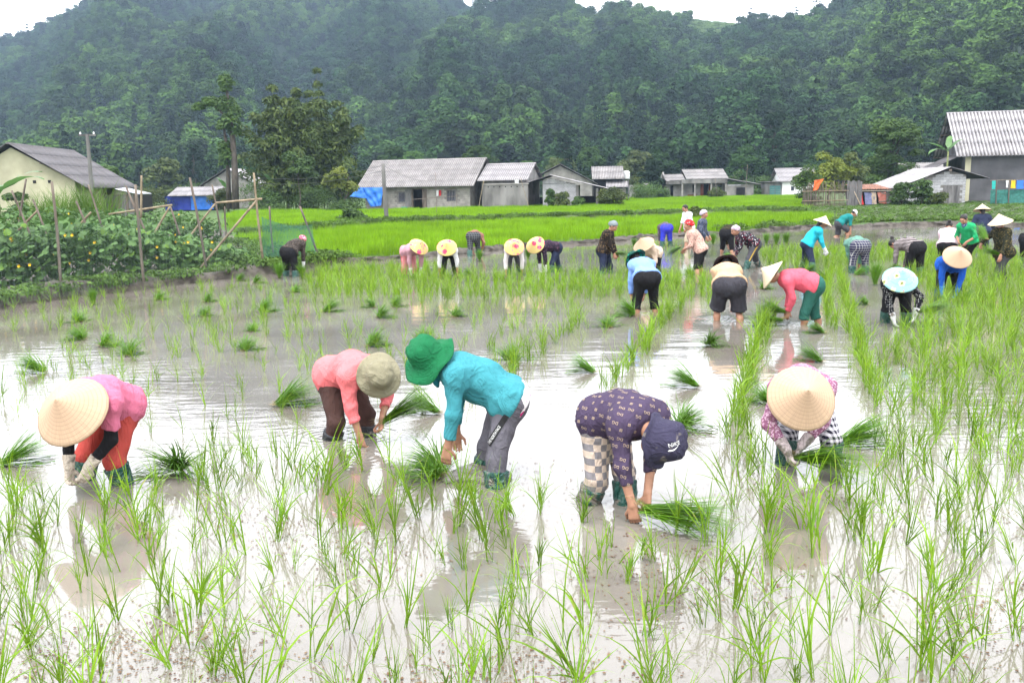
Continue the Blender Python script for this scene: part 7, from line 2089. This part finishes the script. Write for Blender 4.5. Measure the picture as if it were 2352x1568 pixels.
# ---------------------------------------------------------------- bean garden on the left bank
VINE = leaf_mat('leaf_vine', (0.042, 0.095, 0.024), (0.10, 0.185, 0.055), 0.3, 0.25)
VINE_Y = leaf_mat('leaf_vine_young', (0.08, 0.16, 0.02), (0.12, 0.22, 0.03), 0.35, 0.2)
hv = [(0, -0.5), (0.18, -0.62), (0.46, -0.42), (0.52, -0.05), (0.34, 0.3), (0, 0.62), (-0.34, 0.3), (-0.52, -0.05), (-0.46, -0.42), (-0.18, -0.62)]
vv = [(0, 0, 0.03)] + [(x, y, -0.12 * abs(x) - 0.05 * (i % 2)) for i, (x, y) in enumerate(hv)]
leaf_me = [mesh_np('leaf', vv, [(0, i + 1, (i + 1) % 10 + 1) for i in range(10)], m_) for m_ in (VINE, VINE_Y)]
FLOWER = pmat('yellow_flower', (0.6, 0.42, 0.02), 0.7, 0.1)
rng = np.random.default_rng(80)
def vine(label, u, v, H, W, nleaf, near):
    p = gp(u, v); p.z = 0.17
    e = empty('bean_vine', p, 0, label, 'vine', 'vines in the vegetable garden')
    n = 420
    x = rng.normal(size=n) * W * 0.42; y = rng.normal(size=n) * 0.35; z = np.abs(rng.beta(1.6, 1.4, n)) * H * (1 - 0.25 * np.abs(x) / W)
    Vs, Fs, k = [], [], 0
    base = np.array(vv)
    tri = np.array([(0, i + 1, (i + 1) % 10 + 1) for i in range(10)])
    for i in range(n):
        s_ = rng.uniform(0.07, 0.155); a = rng.uniform(0, 6.28); tl = rng.uniform(0.2, 1.1)
        Rm = np.array(Matrix.Rotation(a, 3, 'Z') @ Matrix.Rotation(-tl, 3, 'X'))
        Vs.append((base * s_) @ Rm.T + np.array((x[i], y[i], z[i]))); Fs.append(tri + k); k += len(base)
    tag(obj_np('foliage', np.concatenate(Vs), np.concatenate(Fs), VINE, e), kind='stuff')
    mb = MB()
    for q in range(5): mb.tube([(rng.normal() * W * 0.2, 0, 0), (rng.normal() * W * 0.3, rng.normal() * 0.2, H * 0.5), (rng.normal() * W * 0.4, rng.normal() * 0.2, H * 0.95)], 0.008, 4)
    mb.obj('stem', LEAF_MID, e)
    for i in range(nleaf):
        o = bpy.data.objects.new('leaf', leaf_me[int(rng.random() < 0.25)])
        s_ = rng.uniform(0.11, 0.19)
        o.location = (rng.normal() * W * 0.42, -0.35 - rng.random() * 0.3, 0.08 + rng.random() * H * 0.9); o.scale = (s_,) * 3
        o.rotation_euler = (rng.uniform(0.3, 1.1), rng.normal() * 0.3, rng.normal() * 0.6)
        link(o, e)
    for i in range(5 if near else 3):
        mb = MB().lathe([(0.002, 0), (0.02, 0.01), (0.035, 0.03)], 6)
        o = mb.obj('flower', FLOWER, e); o.location = (rng.normal() * W * 0.4, -0.5 - rng.random() * 0.2, 0.3 + rng.random() * H * 0.6); o.rotation_euler = (1.2, 0, 0)
posn = ['leftmost', 'second from left', 'third from left', 'fourth from left', 'fifth from left', 'sixth from left', 'seventh from left', 'eighth from left', 'rightmost']
for i in range(9):
    u = -30 + i * 66; v = 678 - i * 7.2
    vine('leafy bean vine with broad leaves, %s in the front row of the garden' % posn[i], u, v, [1.15, 1.3, 1.2, 1.3, 1.25, 1.1, 1.0, 0.8, 0.5][i], 0.75, 32, True)
for i in range(8):
    u = -20 + i * 70; v = 622 - i * 6.5
    vine('tangled bean vine behind the front row, %s of the middle row' % (posn[i] if i < 7 else 'rightmost'), u, v, 1.5 - 0.07 * i, 0.9, 0, False)
for i in range(7):
    u = -10 + i * 72; v = 586 - i * 4.5
    vine('tall bean vine at the back of the garden, %s of the back row' % (posn[i] if i < 6 else 'rightmost'), u, v, 1.65 - 0.08 * i, 1.1, 0, False)
# stakes
stakes = [((119, 417), (140, 659), None, 'tall grey stake at the front of the garden, nearest the left edge'), ((311, 424), (330, 648), None, 'tall thick stake at the front of the garden, second from left'), ((436, 408), (475, 622), None, 'tall leaning stake right of the middle of the garden front'),
 ((583, 397), (605, 606), None, 'tallest bamboo stake at the right end of the garden'), ((487, 424), (508, 541), 30, 'dark stake carrying the left end of the crossbar'), ((590, 460), (457, 620), 22.5, 'long bamboo brace slanting down to the left at the garden end'), ((496, 466), (602, 457), 24, 'level bamboo crossbar at the right end of the garden'),
 ((494, 468), (413, 575), 27, 'shorter bamboo brace slanting left behind the crossbar stake'), ((289, 427), (352, 568), 24, 'leaning stake just left of the thick second stake'), ((325, 403), (324, 500), 25, 'upright bamboo stake beside the thick second stake'), ((689, 474), (733, 594), None, 'leaning grey stake holding the far corner of the green net'),
 ((619, 474), (628, 584), None, 'thin upright stake in the green net'), ((60, 411), (41, 535), 26, 'stake leaning right near the left edge'), ((27, 438), (79, 560), 24, 'stake leaning left near the left edge'), ((76, 458), (111, 550), 25, 'leaning stake right of the crossed pair'), ((175, 462), (209, 545), 25, 'leaning stake amid the bean leaves'), ((203, 424), (241, 545), 28, 'long leaning stake before the cane grass'),
 ((390, 471), (413, 540), 28, 'short leaning stake in the garden middle'), ((516, 474), (520, 545), 32, 'thin dark stake behind the crossbar'), ((86, 484), (41, 530), 25, 'thin bamboo slanting between left stakes'), ((209, 487), (175, 525), 26, 'thin bamboo slanting through the leaves'), ((390, 474), (355, 535), 27, 'bamboo brace slanting left of the short stake'), ((250, 492), (395, 471), 27, 'white peeled pole lying across the stake tops')]
for (ua, va), (ub, vb_), Y, lb in stakes:
    if Y is None:
        b_ = gp(ub, vb_, 0.2); Y_ = b_.y
    else:
        Y_ = Y; b_ = at(ub, vb_, Y_)
    pole(lb, b_, at(ua, va, Y_), 0.032, BAMBOO if ('bamboo' in lb or 'peeled' in lb) else WOOD, 'garden_stake', 'stake', 'stakes in the vegetable garden', r2=0.026)
# netting
def net_mat(name, col, dens):
    m, n, l, b = new_mat(name)
    tc = n.new('ShaderNodeTexCoord'); vo = n.new('ShaderNodeTexVoronoi'); vo.feature = 'DISTANCE_TO_EDGE'; vo.inputs['Scale'].default_value = 38; vo.inputs['Randomness'].default_value = 0.2
    l.new(tc.outputs['Object'], vo.inputs['Vector'])
    lt = n.new('ShaderNodeMath'); lt.operation = 'LESS_THAN'; lt.inputs[1].default_value = dens; l.new(vo.outputs[0], lt.inputs[0])
    tr = n.new('ShaderNodeBsdfTransparent'); ms = n.new('ShaderNodeMixShader'); l.new(lt.outputs[0], ms.inputs[0]); l.new(tr.outputs[0], ms.inputs[1]); l.new(b.outputs[0], ms.inputs[2])
    b.inputs['Base Color'].default_value = tuple(col) + (1,); b.inputs['Roughness'].default_value = 0.6
    l.new(ms.outputs[0], n['Material Output'].inputs[0])
    return m
NET_G = net_mat('green_netting', (0.02, 0.13, 0.09), 0.06); NET_P = net_mat('pale_netting', (0.10, 0.15, 0.13), 0.010)
a, b_, c, d = gp(605, 606, 0.2), gp(733, 594, 0.2), at(600, 497, gp(605, 606, .2).y), at(716, 515, gp(733, 594, .2).y)
tag(cloth_sheet('garden_net', NET_G, c, d, a, b_, 20, 8, 0.02, 1, sag=0.12), 'sagging dark green net between the stakes at the garden end', 'net')
a, b_ = gp(330, 648, 0.25), gp(605, 606, 0.25); c, d = Vector((a.x, a.y, 1.55)), Vector((b_.x, b_.y, 1.2))
tag(cloth_sheet('garden_net', NET_P, c, d, a, b_, 30, 8, 0.02, 2, sag=0.05), 'pale see-through net along the right half of the garden front', 'net')
a, b_ = gp(-60, 706, 0.25), gp(330, 648, 0.25); c, d = Vector((a.x, a.y, 1.55)), Vector((b_.x, b_.y, 1.55))
tag(cloth_sheet('garden_net', NET_P, c, d, a, b_, 30, 8, 0.02, 3, sag=0.05), 'pale see-through net along the left half of the garden front', 'net')
# wires
def wire(label, A, B, sag, r=0.012):
    A, B = Vector(A), Vector(B)
    pts = [A.lerp(B, i / 14) - A + Vector((0, 0, -sag * 4 * (i / 14) * (1 - i / 14))) for i in range(15)]
    o = MB().tube(pts, r, 5).obj('wire', pmat('wire_dark', (0.05, 0.05, 0.05), 0.7, 0.1)); o.location = A
    tag(o, label, 'wire', 'overhead wires')
pt_ = at(880, 380, gp(890, 515).y)
wire('upper thin wire running left from the concrete post', pt_, at(600, 408, 88), 0.4)
wire('lower thin wire running left from the concrete post', pt_ - Vector((0, 0, 0.3)), at(600, 420, 88), 0.4)
wire('thin wire slanting from the concrete post to the farmhouse', pt_, M_(h, (6.2, -0.3, 2.6)), 0.2)

# ---------------------------------------------------------------- nearest trees of the wood, at the foot of the hill
rng = np.random.default_rng(90)
kinds = [tree('hillside_tree', 'broad leafy tree at the foot of the wooded hill behind the houses', 900, 150, 0, 8.5, 6.5, LEAF_FOREST, 91, nbl=26, per=150, leaf=0.42, low=0.22, trunk=0.18, group='trees at the foot of the hill'),
         tree('hillside_tree', 'pale rounded tree at the foot of the wooded hill behind the houses', 1100, 152, 0, 7.5, 6.0, LEAF_OLIVE, 92, nbl=24, per=150, leaf=0.42, low=0.2, trunk=0.16, group='trees at the foot of the hill'),
         tree('hillside_tree', 'narrow dark tree at the foot of the wooded hill behind the houses', 1300, 150, 0, 11.0, 3.6, LEAF_DARK, 93, nbl=34, per=120, leaf=0.4, low=0.12, trunk=0.16, group='trees at the foot of the hill')]
for i in range(30):
    u = -20 + i * 82 + rng.normal() * 20
    if 560 < u < 840: continue
    Y = rng.uniform(146, 172); k = int(rng.choice((0, 0, 1, 1, 2)))
    o = copy_tree(kinds[k])
    q = at(u, 430, Y); o.location = (q.x, q.y, 0.0); o.rotation_euler = (0, 0, rng.uniform(0, 6.28)); s_ = rng.uniform(0.6, 1.15); o.scale = (s_, s_, s_ * rng.uniform(0.85, 1.15))
